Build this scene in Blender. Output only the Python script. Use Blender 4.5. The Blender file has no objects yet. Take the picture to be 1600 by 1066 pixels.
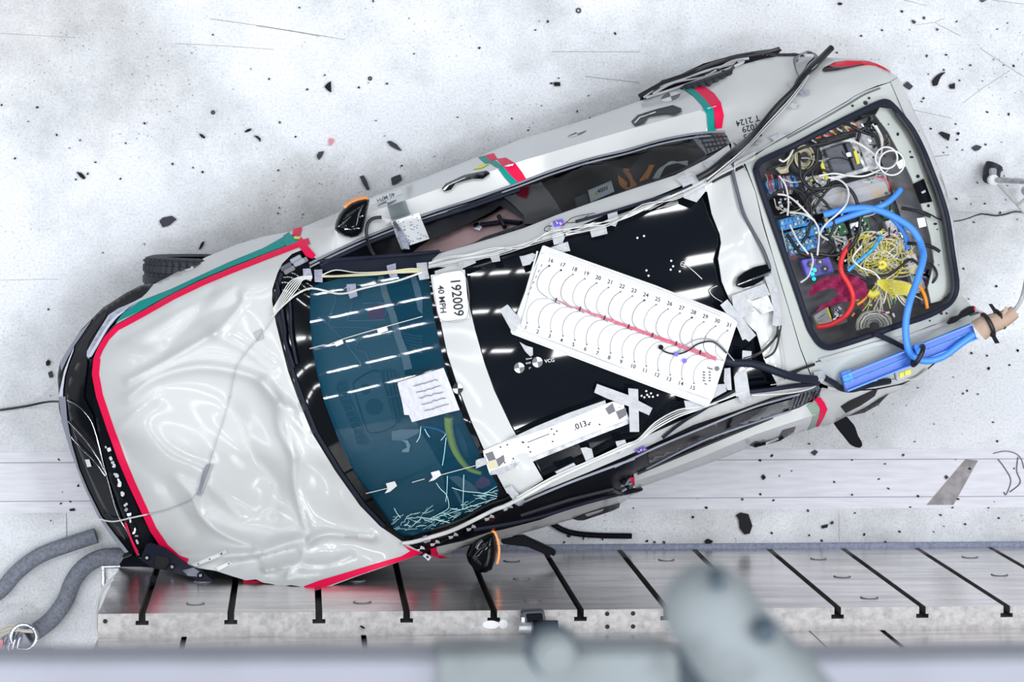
import bpy, bmesh, math, random
import numpy as np
from mathutils import Vector, Matrix
from mathutils.geometry import delaunay_2d_cdt
random.seed(7)
sc = bpy.context.scene
COL = sc.collection
# ------------------------------------------------------------------ camera
F = 4000.0; H = 14.2
_n = np.array([-333.0, -297.0, F]); _n /= np.linalg.norm(_n)
_X = np.array([1.0, 0.0, 333.0 / F]); _X -= _n * _X.dot(_n); _X /= np.linalg.norm(_X)
_Z = -_n; _Y = np.cross(_Z, _X)
cam = bpy.data.cameras.new('camera'); camo = bpy.data.objects.new('camera', cam); COL.objects.link(camo)
cam.sensor_width = 36; cam.lens = 36 * F / 1600; cam.clip_end = 60; cam.clip_start = .2
R = Matrix(((_X[0], -_X[1], -_X[2]), (_Y[0], -_Y[1], -_Y[2]), (_Z[0], -_Z[1], -_Z[2])))
M4 = R.to_4x4(); M4.translation = Vector((0, 0, H)); camo.matrix_world = M4
cam.dof.use_dof = True; cam.dof.focus_distance = 13.1; cam.dof.aperture_fstop = 3.6
sc.camera = camo
sc.view_settings.view_transform = 'Standard'; sc.view_settings.look = 'None'
sc.view_settings.gamma = 1; sc.view_settings.exposure = -0.66
# ------------------------------------------------------------------ world, hall lights and added fill strips
w = bpy.data.worlds.new('world'); sc.world = w; w.use_nodes = True
bg = w.node_tree.nodes['Background']; bg.inputs[0].default_value = (.80, .88, 1, 1); bg.inputs[1].default_value = .25
def lamp(x, y, z, sx, sy, power, col=(1, 1, 1), rz=0):
    l = bpy.data.lights.new('ceiling_or_fill_strip', 'AREA'); l.shape = 'RECTANGLE'; l.size = sx; l.size_y = sy
    l.energy = power; l.color = col
    o = bpy.data.objects.new('ceiling_or_fill_strip', l); o.location = (x, y, z); o.rotation_euler = (0, 0, rz); COL.objects.link(o)
for j in range(7):
    for i in range(14):
        x = -23.5 + i * 1.62 + (j % 2) * .5; y = -9.5 + j * 3.1 - .25 * (x + 8)
        if -13 < y < 11: lamp(x, y, 16.5, 1.25, .22, 54, (.97, .985, 1), -.245)
for y, xs in ((-9, (0, 5.5, 11, 16)), (7.6, (0, 5.5, 11, 16)), (-2.7, (2.3, 9.5, 14)), (2.4, (8.6, 12.5, 17)), (-.4, (8.2, 12))):  # larger strips; those far right are added to brighten the floor
    for x in xs: lamp(x, y, 16.5, 2.6, .85, (330 if y != -9 else 480) * (1.3 if x > 10 else 1), (.97, .985, 1), -.02)
# ------------------------------------------------------------------ photo frame -> world
def P(px, py, z=0.0):
    px = np.asarray(px, float); py = np.asarray(py, float); z = np.asarray(z, float)
    a = px - 800; b = py - 533
    rx = a * _X[0] + b * _X[1] + F * _X[2]; ry = a * _Y[0] + b * _Y[1] + F * _Y[2]; rz = a * _Z[0] + b * _Z[1] + F * _Z[2]
    t = (z - H) / rz
    return rx * t, ry * t, z + 0 * px
def V3(px, py, z=0.0):
    x, y, zz = P(px, py, z); return Vector((float(x), float(y), float(zz)))
CR = {'A': (60, 340, 3.5525), 'B': (60, 620, 3.5525), 'C': (380, 300, 3.5525), 'D': (400, 580, 3.0891), 'E': (700, 100, 2.9604),
 'F': (760, 360, 3.3833), 'G': (980, 50, 2.7327), 'H': (1160, 160, 4.1794), 'I': (1160, 360, 4.1794), 'J': (740, 560, 3.3833),
 'K': (1080, 480, 2.7327), 'L': (0, 780, 3.7275), 'M': (380, 780, 3.3333), 'N': (780, 780, 3.3333), 'O': (1180, 780, 3.7262),
 'Q': (0, 0, 3.136), 'R': (400, 0, 2.665), 'S': (1300, 0, 5.33), 'T': (1380, 180, 5.33), 'U': (1380, 420, 7.105), 'V': (80, 440, 5.922),
 'W': (1230, 60, 6.661), 'AA': (420, 400, 5.921), 'AB': (500, 560, 5.075), 'AC': (640, 580, 6.459), 'AD': (560, 700, 5.465),
 'AE': (500, 280, 5.921), 'AF': (1060, 380, 4.441), 'AG': (960, 560, 3.636)}
def Z(k, pts):
    ox, oy, s = CR[k]; return [(ox + a / s, oy + b / s) for a, b in pts]
# ------------------------------------------------------------------ car body height field (thin plate spline through measured points)
CT = [ # outline of the upper side, front to rear
 (91,620,.52),(93,567,.52),(127,514,.56),(175,472,.6),(218,447,.62),(246,441,.62),(320,402,.62),(400,371,.66),(471,353,.66),(524,334,.62),(580,308,.6),(663,278,.58),
 (749,244,.58),(813,218,.58),(925,184,.58),(1002,158,.6),(1053,138,.62),(1126,112,.64),(1185,94,.66),(1214,88,.66),(1295,90,.72),(1350,93,.78),(1403,120,.84),
 # front, lower side
 (97,659,.52),(111,704,.52),(130,755,.52),(153,803,.52),(178,840,.54),(195,862,.56),(240,885,.62),(291,893,.88),(336,903,.98),(384,912,1.05),(440,917,1.12),(487,925,1.20),
 (560,903,1.06),(627,877,.97),(690,872,.84),(784,842,.8),(894,811,.78),(993,764,.78),(1097,728,.76),(1180,695,.76),(1257,674,.74),(1320,651,.72),(1389,615,.74),(1440,592,.74),
 (1530,500,.78),(1502,460,.7),(1497,380,.66),(1480,300,.66),(1457,245,.68),(1425,180,.74),
 # shoulder / belt, upper
 (190,500,.74),(268,458,.8),(355,420,.86),(460,378,.9),(500,405,.98),(576,369,.93),(660,337,.93),(740,312,.93),(811,286,.94),(862,267,.94),(978,238,.95),(1078,211,.96),(1132,206,.98),
 (540,345,.86),(620,316,.88),(700,288,.89),(760,268,.895),(820,248,.90),(900,224,.90),(987,201,.90),(1050,184,.91),(1110,170,.92),(700,274,.72),(820,234,.72),(925,200,.72),(1020,172,.73),(1230,140,.9),(1310,130,.93),(1230,200,1.0),(1323,150,.97),
 # roof rail, upper
 (690,397,1.33),(740,381,1.36),(818,357,1.38),(869,336,1.38),(987,296,1.38),(1055,274,1.37),(1105,249,1.34),(1142,228,1.26),(595,402,1.17),
 # roof rail, lower
 (811,782,1.35),(858,761,1.37),(917,737,1.38),(994,705,1.38),(1084,662,1.38),(1150,640,1.36),(1207,622,1.32),(1268,605,1.22),(740,813,1.22),(682,840,1.05),
 # belt, lower
 (682,855,.98),(787,827,.97),(888,796,.97),(990,760,.97),(1000,742,.97),(1097,699,.97),(1207,652,.97),(1255,637,.96),(1290,615,1.02),(1340,622,.92),
 # roof
 (680,440,1.38),(700,560,1.42),(735,660,1.43),(780,755,1.38),(760,500,1.46),(900,450,1.48),(1000,420,1.48),(1100,390,1.46),(820,640,1.45),(950,590,1.48),(1080,520,1.48),(1160,560,1.42),
 (1060,310,1.42),(880,370,1.43),(1120,600,1.42),(900,700,1.42),(1010,655,1.43),(850,540,1.48),(720,470,1.43),(1000,500,1.49),
 (1180,300,1.30),(1210,420,1.36),(1250,520,1.32),(1160,250,1.24),(1140,300,1.36),(1160,400,1.43),(1200,480,1.40),
 # hatch frame
 (1185,262,1.24),(1280,210,1.10),(1375,160,.96),(1430,204,.86),(1458,270,.80),(1481,343,.78),(1494,451,.82),(1447,494,.92),(1363,523,1.04),(1303,542,1.12),(1263,508,1.28),(1232,412,1.32),
 (1330,300,1.05),(1360,420,1.05),(1330,590,1.0),(1430,550,.90),(1480,510,.84),
 # bonnet, cowl, windscreen
 (148,562,.74),(170,620,.78),(190,720,.78),(235,820,.76),(280,872,.74),(250,600,.90),(300,500,.93),(260,700,.90),(330,780,.90),(340,620,.95),(380,480,.97),(400,700,.98),
 (433,427,1.0),(425,458,1.01),(431,505,1.02),(450,580,1.04),(487,677,1.04),(562,790,1.03),(627,846,1.0),(480,800,.99),(520,870,1.02),(420,850,.98),(600,850,.98),
 (484,500,1.08),(530,640,1.12),(600,770,1.10),(500,440,1.06),(570,560,1.22),(640,480,1.31),(620,650,1.26),(680,740,1.27),(660,790,1.18),(560,470,1.18)]
ct = np.array(CT, float); cx, cy, cz = P(ct[:, 0], ct[:, 1], ct[:, 2])
def _phi(r2): return np.where(r2 > 1e-12, .5 * r2 * np.log(r2 + 1e-20), 0)
_n_ = len(cx); K = _phi((cx[:, None] - cx) ** 2 + (cy[:, None] - cy) ** 2) + np.eye(_n_) * 4e-4
Pm = np.stack([np.ones(_n_), cx, cy], 1)
A_ = np.block([[K, Pm], [Pm.T, np.zeros((3, 3))]]); SOL = np.linalg.solve(A_, np.concatenate([cz, [0, 0, 0]]))
def hz(x, y):
    x = np.atleast_1d(x); y = np.atleast_1d(y)
    return _phi((x[:, None] - cx) ** 2 + (y[:, None] - cy) ** 2) @ SOL[:_n_] + SOL[_n_] + SOL[_n_ + 1] * x + SOL[_n_ + 2] * y
def body(px, py, off=0.0):
    px = np.atleast_1d(np.asarray(px, float)); py = np.atleast_1d(np.asarray(py, float)); z = np.full(px.shape, .95)
    for i in range(24):
        x, y, _ = P(px, py, z); zn = np.clip(hz(x, y) + off, .2, 1.7); z = z * .4 + zn * .6
    # pressed door shoulders: straight folds between three measured feature lines
    for (fo_, fc_, fb_, z3, x0_, x1_, sg) in FOLDS:
        yo, yc, yb = (np.interp(px, *np.array(f_).T) for f_ in (fo_, fc_, fb_))
        t = (py - yo) * sg; tc = (yc - yo) * sg; tb = (yb - yo) * sg
        zf = np.where(t < tc, z3[0] + (z3[1] - z3[0]) * np.clip(t / tc, 0, 1), z3[1] + (z3[2] - z3[1]) * np.clip((t - tc) / (tb - tc), 0, 1)) + off
        wgt = np.clip((px - x0_) / 45, 0, 1) * np.clip((x1_ - px) / 45, 0, 1) * np.clip((tb + 5 - t) / 5, 0, 1); z = z * (1 - wgt) + zf * wgt
    x, y, _ = P(px, py, z); return x, y, z
FOLDS = [([(471, 353), (524, 334), (580, 308), (663, 278), (749, 244), (813, 218), (870, 201), (925, 184), (1002, 157), (1063, 137), (1126, 112), (1185, 94)], [(471, 370), (560, 338), (620, 318), (700, 290), (820, 250), (987, 201), (1110, 168), (1185, 150)],
  [(484, 412), (500, 404), (576, 369), (660, 337), (740, 311), (811, 286), (862, 267), (978, 235), (1078, 210.5), (1132, 206), (1185, 205)], (.50, .930, .955), 480, 1150, 1),
 ([(985, 768), (1045, 746), (1097, 728), (1180, 695), (1225, 684), (1283, 665)], [(985, 755), (1045, 734), (1097, 714), (1180, 679), (1225, 664), (1283, 645)], [(985, 744), (1043, 720), (1097, 698), (1207, 652), (1249, 637), (1283, 610)], (.56, .945, .965), 960, 1300, -1)]
def flat(zc):
    return lambda px, py, off=0.0: P(np.atleast_1d(np.asarray(px, float)), np.atleast_1d(np.asarray(py, float)), zc + off)
floor_s = flat(0.0)
def polysurf(idx, deg):
    # a smooth low order skin through the measured points inside a photo frame box
    a = ct[idx]; x, y, z = cx[idx], cy[idx], cz[idx]; ex = [(i, j) for i in range(deg + 1) for j in range(deg + 1 - i)]
    xm, ym = x.mean(), y.mean(); c = np.linalg.lstsq(np.stack([(x - xm) ** i * (y - ym) ** j for i, j in ex], 1), z, rcond=None)[0]
    def f(px, py, off=0.0):
        px = np.atleast_1d(np.asarray(px, float)); py = np.atleast_1d(np.asarray(py, float)); zz = np.full(px.shape, 1.3)
        for k in range(12):
            X, Y_, _ = P(px, py, zz); zz = sum(ci * (X - xm) ** i * (Y_ - ym) ** j for ci, (i, j) in zip(c, ex)) + off
        X, Y_, _ = P(px, py, zz); return X, Y_, zz
    return f
_uv = ct[:, 0] * .943 - ct[:, 1] * .334
roof_s = polysurf(np.where((ct[:, 2] > 1.3) & (ct[:, 0] > 715))[0], 2)
wind_s = polysurf(np.where((ct[:, 0] > 420) & (ct[:, 0] < 790) & (ct[:, 2] >= 1.0) & (_uv < 510) & (ct[:, 1] > 395) & (ct[:, 1] < 848))[0], 2)
# ------------------------------------------------------------------ materials
def mat(name, col, rough=.5, metal=0, coat=0, noise=0, nscale=8, ncol=None, bump=0, bscale=60, emit=0, spec=.5, coatr=.04, ndist=(.35, .7), sheen=0, stretch=None):
    m = bpy.data.materials.new(name); m.use_nodes = True; nt = m.node_tree; b = nt.nodes['Principled BSDF']
    b.inputs['Base Color'].default_value = (*col, 1); b.inputs['Roughness'].default_value = rough; b.inputs['Metallic'].default_value = metal
    b.inputs['Specular IOR Level'].default_value = spec
    if coat: b.inputs['Coat Weight'].default_value = coat; b.inputs['Coat Roughness'].default_value = coatr
    if emit: b.inputs['Emission Color'].default_value = (*col, 1); b.inputs['Emission Strength'].default_value = emit
    tc = nt.nodes.new('ShaderNodeTexCoord'); src = tc.outputs['Object']
    if stretch:
        mp = nt.nodes.new('ShaderNodeMapping'); mp.inputs['Scale'].default_value = stretch; nt.links.new(src, mp.inputs[0]); src = mp.outputs[0]
    if noise:
        n = nt.nodes.new('ShaderNodeTexNoise'); n.inputs['Scale'].default_value = nscale; n.inputs['Detail'].default_value = 6
        nt.links.new(src, n.inputs['Vector'])
        r = nt.nodes.new('ShaderNodeValToRGB'); r.color_ramp.elements[0].position = ndist[0]; r.color_ramp.elements[1].position = ndist[1]
        r.color_ramp.elements[0].color = (*col, 1); c2 = ncol or tuple(c * (1 - noise) for c in col); r.color_ramp.elements[1].color = (*c2, 1)
        nt.links.new(n.outputs[0], r.inputs[0]); nt.links.new(r.outputs[0], b.inputs['Base Color'])
    if bump:
        n2 = nt.nodes.new('ShaderNodeTexNoise'); n2.inputs['Scale'].default_value = bscale; n2.inputs['Detail'].default_value = 3
        nt.links.new(src, n2.inputs['Vector'])
        bp = nt.nodes.new('ShaderNodeBump'); bp.inputs['Strength'].default_value = bump; bp.inputs['Distance'].default_value = .01
        nt.links.new(n2.outputs[0], bp.inputs['Height']); nt.links.new(bp.outputs[0], b.inputs['Normal'])
    return m
def glassmat(name, tint, refl=1.0, haze=0.0, hcol=(.1, .3, .4)):
    m = bpy.data.materials.new(name); m.use_nodes = True; nt = m.node_tree; nt.nodes.clear(); L = nt.links
    o = nt.nodes.new('ShaderNodeOutputMaterial'); t = nt.nodes.new('ShaderNodeBsdfTransparent'); t.inputs[0].default_value = (*tint, 1)
    d = nt.nodes.new('ShaderNodeBsdfDiffuse'); d.inputs[0].default_value = (*hcol, 1)
    m0 = nt.nodes.new('ShaderNodeMixShader'); m0.inputs[0].default_value = haze; L.new(t.outputs[0], m0.inputs[1]); L.new(d.outputs[0], m0.inputs[2])
    g = nt.nodes.new('ShaderNodeBsdfGlossy'); g.inputs['Roughness'].default_value = .03
    f = nt.nodes.new('ShaderNodeFresnel'); f.inputs[0].default_value = 1.5
    mm = nt.nodes.new('ShaderNodeMath'); mm.operation = 'MULTIPLY'; mm.inputs[1].default_value = refl; L.new(f.outputs[0], mm.inputs[0])
    m1 = nt.nodes.new('ShaderNodeMixShader'); L.new(mm.outputs[0], m1.inputs[0]); L.new(m0.outputs[0], m1.inputs[1]); L.new(g.outputs[0], m1.inputs[2])
    L.new(m1.outputs[0], o.inputs[0]); return m
def floormat():
    m = bpy.data.materials.new('pale concrete'); m.use_nodes = True; nt = m.node_tree; L = nt.links; b = nt.nodes['Principled BSDF']
    b.inputs['Roughness'].default_value = .55
    tc = nt.nodes.new('ShaderNodeTexCoord')
    def noise(scale, det, a, b_, ca, cb, rough=.6, w=None):
        n = nt.nodes.new('ShaderNodeTexNoise'); n.inputs['Scale'].default_value = scale; n.inputs['Detail'].default_value = det; n.inputs['Roughness'].default_value = rough
        L.new(tc.outputs['Object'], n.inputs['Vector']); r = nt.nodes.new('ShaderNodeValToRGB')
        r.color_ramp.elements[0].position = a; r.color_ramp.elements[1].position = b_; r.color_ramp.elements[0].color = ca; r.color_ramp.elements[1].color = cb
        L.new(n.outputs[0], r.inputs[0]); return r
    base = noise(.85, 7, .44, .68, (.82, .85, .90, 1), (.50, .52, .54, 1), .68)
    warm = noise(.55, 6, .50, .70, (1, 1, 1, 1), (.84, .81, .77, 1))
    grain = noise(75, 4, .32, .54, (.73, .73, .75, 1), (1, 1, 1, 1), .8)
    vo = nt.nodes.new('ShaderNodeTexVoronoi'); vo.inputs['Scale'].default_value = 26; L.new(tc.outputs['Object'], vo.inputs['Vector'])
    rv = nt.nodes.new('ShaderNodeValToRGB'); rv.color_ramp.elements[0].position = .08; rv.color_ramp.elements[1].position = .15
    rv.color_ramp.elements[0].color = (.35, .35, .38, 1); rv.color_ramp.elements[1].color = (1, 1, 1, 1); L.new(vo.outputs['Distance'], rv.inputs[0])
    mask = noise(1.3, 3, .45, .62, (0, 0, 0, 1), (1, 1, 1, 1))
    def mul(a, c, fac=1, facs=None):
        x = nt.nodes.new('ShaderNodeMix'); x.data_type = 'RGBA'; x.blend_type = 'MULTIPLY'; x.inputs['Factor'].default_value = fac
        if facs: L.new(facs, x.inputs['Factor'])
        L.new(a, x.inputs['A']); L.new(c, x.inputs['B']); return x.outputs['Result']
    c = mul(base.outputs[0], warm.outputs[0]); c = mul(c, grain.outputs[0]); c = mul(c, rv.outputs[0], facs=mask.outputs[0])
    L.new(c, b.inputs['Base Color'])
    bp = nt.nodes.new('ShaderNodeBump'); bp.inputs['Strength'].default_value = .15; bp.inputs['Distance'].default_value = .004
    L.new(grain.outputs[0], bp.inputs['Height']); L.new(bp.outputs[0], b.inputs['Normal'])
    return m
M = {}
M['floor'] = floormat()
M['paint'] = mat('greige paint', (.58, .60, .605), .34, 0, .55, coatr=.10)
M['inner'] = mat('primed inner sheet', (.58, .62, .60), .45, 0, .3, bump=.15, bscale=14)
M['black'] = mat('gloss black', (.003, .004, .006), .08, spec=.22)
M['satin'] = mat('satin black', (.005, .006, .010), .30, spec=.07)
M['rubber'] = mat('rubber', (.018, .020, .030), .6, bump=.2, bscale=90)
M['seal'] = mat('weather seal rubber', (.014, .018, .034), .5, spec=.2)
M['roofglass'] = mat('dark roof glass', (.004, .006, .010), .05, 0, 0, bump=.012, bscale=3)
M['lip'] = mat('grey lip', (.27, .29, .35), .4)
M['frit'] = mat('black glass border', (.003, .004, .006), .05)
M['chrome'] = mat('chrome', (.75, .78, .85), .15, 1)
M['lamp'] = mat('headlamp lens', (.55, .6, .75), .12, .4, 1, noise=.5, nscale=25)
M['red'] = mat('crimson tape', (.82, .004, .075), .5, spec=.2)
M['teal'] = mat('teal tape', (.0, .30, .275), .5, spec=.2)
M['palegreen'] = mat('pale green tape', (.30, .40, .33), .5)
M['tape'] = mat('grey cloth tape', (.56, .58, .62), .5, bump=.5, bscale=70, noise=.2, nscale=30)
M['tape2'] = mat('lilac grey tape', (.40, .42, .55), .5, bump=.5, bscale=70, noise=.3, nscale=40)
M['white'] = mat('white plastic', (.82, .84, .87), .4)
M['paper'] = mat('paper', (.72, .73, .82), .8, bump=1, bscale=28)
M['wwhite'] = mat('white wire', (.74, .75, .74), .45)
M['wgrey'] = mat('grey wire', (.42, .43, .46), .45)
M['wblack'] = mat('black wire', (.012, .012, .016), .4)
M['wyellow'] = mat('yellow wire', (.72, .64, .08), .45)
M['wbeige'] = mat('beige wire', (.62, .58, .40), .5)
M['pinkw'] = mat('pink twisted lead', (.78, .16, .26), .5)
M['wred'] = mat('red wire', (.75, .03, .04), .4)
M['worange'] = mat('orange wire', (.85, .27, .02), .45)
M['blue'] = mat('blue', (.07, .30, .92), .35)
M['skyblue'] = mat('sky blue', (.05, .45, .92), .4, noise=.6, nscale=45)
M['traybl'] = mat('blue tray', (.07, .17, .62), .4)
M['purple'] = mat('violet', (.17, .13, .72), .4)
M['green'] = mat('green board', (.01, .22, .07), .4, noise=.7, nscale=60)
M['slate'] = mat('slate plastic', (.07, .08, .11), .4)
M['silver'] = mat('silver sheet', (.62, .64, .68), .35, .7, noise=.5, nscale=30)
M['zinc'] = mat('zinc channel', (.30, .31, .34), .5, .5, noise=.6, nscale=9, ncol=(.36, .27, .16), ndist=(.5, .72))
M['ylabel'] = mat('yellow label', (.85, .78, .05), .5)
M['maroon'] = mat('maroon cloth', (.30, .015, .09), .8, bump=.3, bscale=40)
M['pinkbag'] = mat('pink nylon', (.42, .29, .30), .8, bump=.3, bscale=9)
M['dash'] = mat('dashboard skin', (.085, .11, .125), .6, bump=.2, bscale=120)
M['dashd'] = mat('dark trim', (.012, .016, .02), .5)
M['hivis'] = mat('hi-vis yellow', (.80, .84, .0), .5)
M['tail'] = mat('tail lamp red', (.72, .0, .035), .2, spec=.3)
M['wsglass'] = glassmat('windscreen glass', (.80, .90, .93), 1.2, .34, (.006, .125, .23))  # teal veil of reflected haze painted in as a diffuse share
M['sideglass'] = glassmat('side glass', (.50, .54, .55), .35, .0, (.08, .1, .11))
M['crack'] = mat('shattered glass edges', (.50, .78, .80), .3)
M['foam'] = mat('blue grey foam strip', (.33, .37, .50), .8, noise=.35, nscale=60)
M['plate'] = mat('white track plate', (.76, .77, .84), .45, noise=.14, nscale=5, stretch=(1, 9, 1))
M['stain'] = mat('rubber stain', (.38, .36, .38), .6, noise=.5, nscale=14)
M['steel'] = mat('machined steel', (.90, .86, .855), .20, .92, noise=.42, nscale=2.6, stretch=(.8, .8, 5), bump=.1, bscale=30)
M['steeltop'] = mat('ground steel edge', (.56, .55, .555), .5, .25, noise=.35, nscale=30)
M['slot'] = mat('slot shade black', (.012, .012, .014), .7)  # near-black standing in for shade in slots and holes; also plain dark parts
M['felt'] = mat('grey fabric hose', (.25, .275, .335), .9, noise=.4, nscale=60, bump=.8, bscale=70)
M['fore'] = mat('pale grey beam paint', (.33, .345, .41), .6, noise=.12, nscale=4)
M['foregr'] = mat('worn grey paint', (.25, .285, .305), .6, noise=.55, nscale=9, ncol=(.14, .165, .18), ndist=(.5, .75))
M['foredk'] = mat('dark blue grey steel', (.06, .09, .12), .6)
M['tan'] = mat('tan wrap', (.48, .35, .27), .8, bump=.8, bscale=35)
M['debris'] = mat('black plastic debris', (.006, .006, .008), .45, spec=.15)
M['debrisg'] = mat('grey plastic debris', (.045, .048, .065), .5, spec=.2)
M['pink'] = mat('pink shard', (.75, .25, .32), .5)
M['ink'] = mat('ink', (.015, .015, .02), .6)
M['chalk'] = mat('white marker', (.8, .82, .84), .6)
M['qgrey'] = mat('target grey', (.16, .16, .18), .6)
M['amber'] = mat('amber lens', (.80, .33, .12), .3)
M['led'] = mat('indicator glow', (.0, .9, .55), .3, emit=6)
M['ledb'] = mat('indicator glow blue', (.0, .45, 1), .3, emit=6)
M['orlamp'] = mat('turn lamp glow', (1, .30, .08), .3, emit=1.2)
# ------------------------------------------------------------------ objects
def link(name, me, parent=None, m=None):
    o = bpy.data.objects.new(name, me); COL.objects.link(o)
    if m is not None and me is not None and not me.materials: me.materials.append(M[m] if isinstance(m, str) else m)
    if parent is not None: o.parent = parent; o.matrix_parent_inverse = parent.matrix_world.inverted()
    return o
def tag(o, label=None, cat=None, group=None, kind=None):
    if label: o['label'] = label
    if cat: o['category'] = cat
    if group: o['group'] = group
    if kind: o['kind'] = kind
    return o
def root(name, loc, label, cat, group=None):
    o = bpy.data.objects.new(name, None); o.empty_display_size = .1; COL.objects.link(o); o.location = loc
    bpy.context.view_layer.update(); return tag(o, label, cat, group)
def mesh(name, vs, fs, m=None, parent=None, smooth=True, ang=40):
    me = bpy.data.meshes.new(name); me.from_pydata([tuple(v) for v in vs], [], fs); me.update()
    bm = bmesh.new(); bm.from_mesh(me); bmesh.ops.recalc_face_normals(bm, faces=bm.faces); bm.to_mesh(me); bm.free()
    if smooth:
        me.polygons.foreach_set('use_smooth', [True] * len(me.polygons)); me.set_sharp_from_angle(angle=math.radians(ang))
    return link(name, me, parent, m)
def inpoly(x, y, poly):
    p = np.asarray(poly, float); r = np.zeros(x.shape, bool); j = len(p) - 1
    for i in range(len(p)):
        c = ((p[i, 1] > y) != (p[j, 1] > y)) & (x < (p[j, 0] - p[i, 0]) * (y - p[i, 1]) / (p[j, 1] - p[i, 1] + 1e-12) + p[i, 0]); r ^= c; j = i
    return r
def resamp(poly, res, closed=True):
    out = []; n = len(poly)
    for i in range(n if closed else n - 1):
        a = np.array(poly[i], float); b = np.array(poly[(i + 1) % n], float); k = max(1, int(np.linalg.norm(b - a) / res))
        for t in range(k): out.append(tuple(a + (b - a) * t / k))
    if not closed: out.append(tuple(poly[-1]))
    return out
def cat_(pts, n=6, closed=False):
    p = [np.array(q, float) for q in pts]; L = len(p); out = []
    for i in range(L if closed else L - 1):
        if closed: a, b, c, d = p[(i - 1) % L], p[i], p[(i + 1) % L], p[(i + 2) % L]
        else: a, b, c, d = p[max(i - 1, 0)], p[i], p[i + 1], p[min(i + 2, L - 1)]
        for k in range(n):
            t = k / n; out.append(.5 * ((2 * b) + (c - a) * t + (2 * a - 5 * b + 4 * c - d) * t * t + (3 * b - a - 3 * c + d) * t ** 3))
    if not closed: out.append(p[-1])
    return [tuple(q) for q in out]
def segd(x, y, a, b):
    ax, ay = a; bx, by = b; dx, dy = bx - ax, by - ay; t = np.clip(((x - ax) * dx + (y - ay) * dy) / (dx * dx + dy * dy + 1e-9), 0, 1)
    return np.hypot(x - ax - t * dx, y - ay - t * dy)
def panel(name, poly, m, parent=None, off=0.0, res=9, thick=.012, surf=body, holes=(), disp=None, smooth_out=False, ang=45, fold=None):
    if smooth_out: poly = cat_(poly, 4, True)
    loops = [resamp(poly, res)] + [resamp(h, res) for h in holes]
    vs = []; ed = []
    for lp in loops:
        s = len(vs); vs += lp; ed += [(s + i, s + (i + 1) % len(lp)) for i in range(len(lp))]
    if fold is not None: # a pressed fold line: keep mesh edges on it
        fl_ = [q for q in resamp(fold, res, False) if inpoly(np.array([q[0]]), np.array([q[1]]), poly)[0] and min(float(segd(np.array([q[0]]), np.array([q[1]]), loops[0][i], loops[0][(i + 1) % len(loops[0])])[0]) for i in range(len(loops[0]))) > 1.2]
        s = len(vs); vs += fl_; ed += [(s + i, s + i + 1) for i in range(len(fl_) - 1)]
        fold = fl_
    p = np.array(poly); x0, y0 = p.min(0); x1, y1 = p.max(0)
    gx, gy = np.meshgrid(np.arange(x0 + res * .5, x1, res), np.arange(y0 + res * .5, y1, res)); gx = gx + (np.arange(gx.shape[0])[:, None] % 2) * res * .5
    gx = gx.ravel(); gy = gy.ravel()
    if len(gx):
        k = inpoly(gx, gy, poly)
        for h in holes: k &= ~inpoly(gx, gy, h)
        for lp in loops:
            for i in range(len(lp)): k &= segd(gx, gy, lp[i], lp[(i + 1) % len(lp)]) > res * .35
        if fold:
            for i in range(len(fold) - 1): k &= segd(gx, gy, fold[i], fold[i + 1]) > res * .5
        vs += list(zip(gx[k], gy[k]))
    r = delaunay_2d_cdt([Vector(v) for v in vs], ed, [], 0, 1e-4)
    V = np.array([tuple(v) for v in r[0]]); T = [t for t in r[2]]
    tri = []
    cxy = np.array([V[list(t)].mean(0) for t in T]); ok = inpoly(cxy[:, 0], cxy[:, 1], poly)
    for h in holes: ok &= ~inpoly(cxy[:, 0], cxy[:, 1], h)
    tri = [tuple(t) for t, o in zip(T, ok) if o]
    X, Y_, Z_ = surf(V[:, 0], V[:, 1], off)
    if disp is not None: Z_ = Z_ + disp(V[:, 0], V[:, 1])
    n = len(V); cnt = {}
    for t in tri:
        for i in range(3): cnt[(t[i], t[(i + 1) % 3])] = 1
    be = [e for e in cnt if (e[1], e[0]) not in cnt]
    co = list(zip(X, Y_, Z_)); fs = list(tri); mp = {}
    if thick:
        for e in be:
            for q in e:
                if q not in mp: mp[q] = len(co); co.append((X[q], Y_[q], Z_[q] - thick))
            fs.append((e[1], e[0], mp[e[0]], mp[e[1]]))
    me = bpy.data.meshes.new(name); me.from_pydata([tuple(map(float, c)) for c in co], [], fs); me.update()
    used = [0]
    bm = bmesh.new(); bm.from_mesh(me)
    loose = [v for v in bm.verts if not v.link_faces]; bmesh.ops.delete(bm, geom=loose, context='VERTS')
    # upward normals on the visible skin
    bm.normal_update()
    up = sum(f.normal.z * f.calc_area() for f in bm.faces if abs(f.normal.z) > .2)
    if up < 0: bmesh.ops.reverse_faces(bm, faces=bm.faces)
    bm.to_mesh(me); bm.free()
    me.polygons.foreach_set('use_smooth', [True] * len(me.polygons)); me.set_sharp_from_angle(angle=math.radians(ang))
    return link(name, me, parent, m)
def ribbon(pts, w, w2=None):
    p = [np.array(q, float) for q in pts]; n = len(p); a = []; b = []
    for i in range(n):
        d = p[min(i + 1, n - 1)] - p[max(i - 1, 0)]; d /= np.linalg.norm(d) + 1e-9; nn = np.array([-d[1], d[0]])
        ww = w if w2 is None else w + (w2 - w) * i / (n - 1)
        a.append(tuple(p[i] + nn * ww / 2)); b.append(tuple(p[i] - nn * ww / 2))
    return a + b[::-1]
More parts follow.
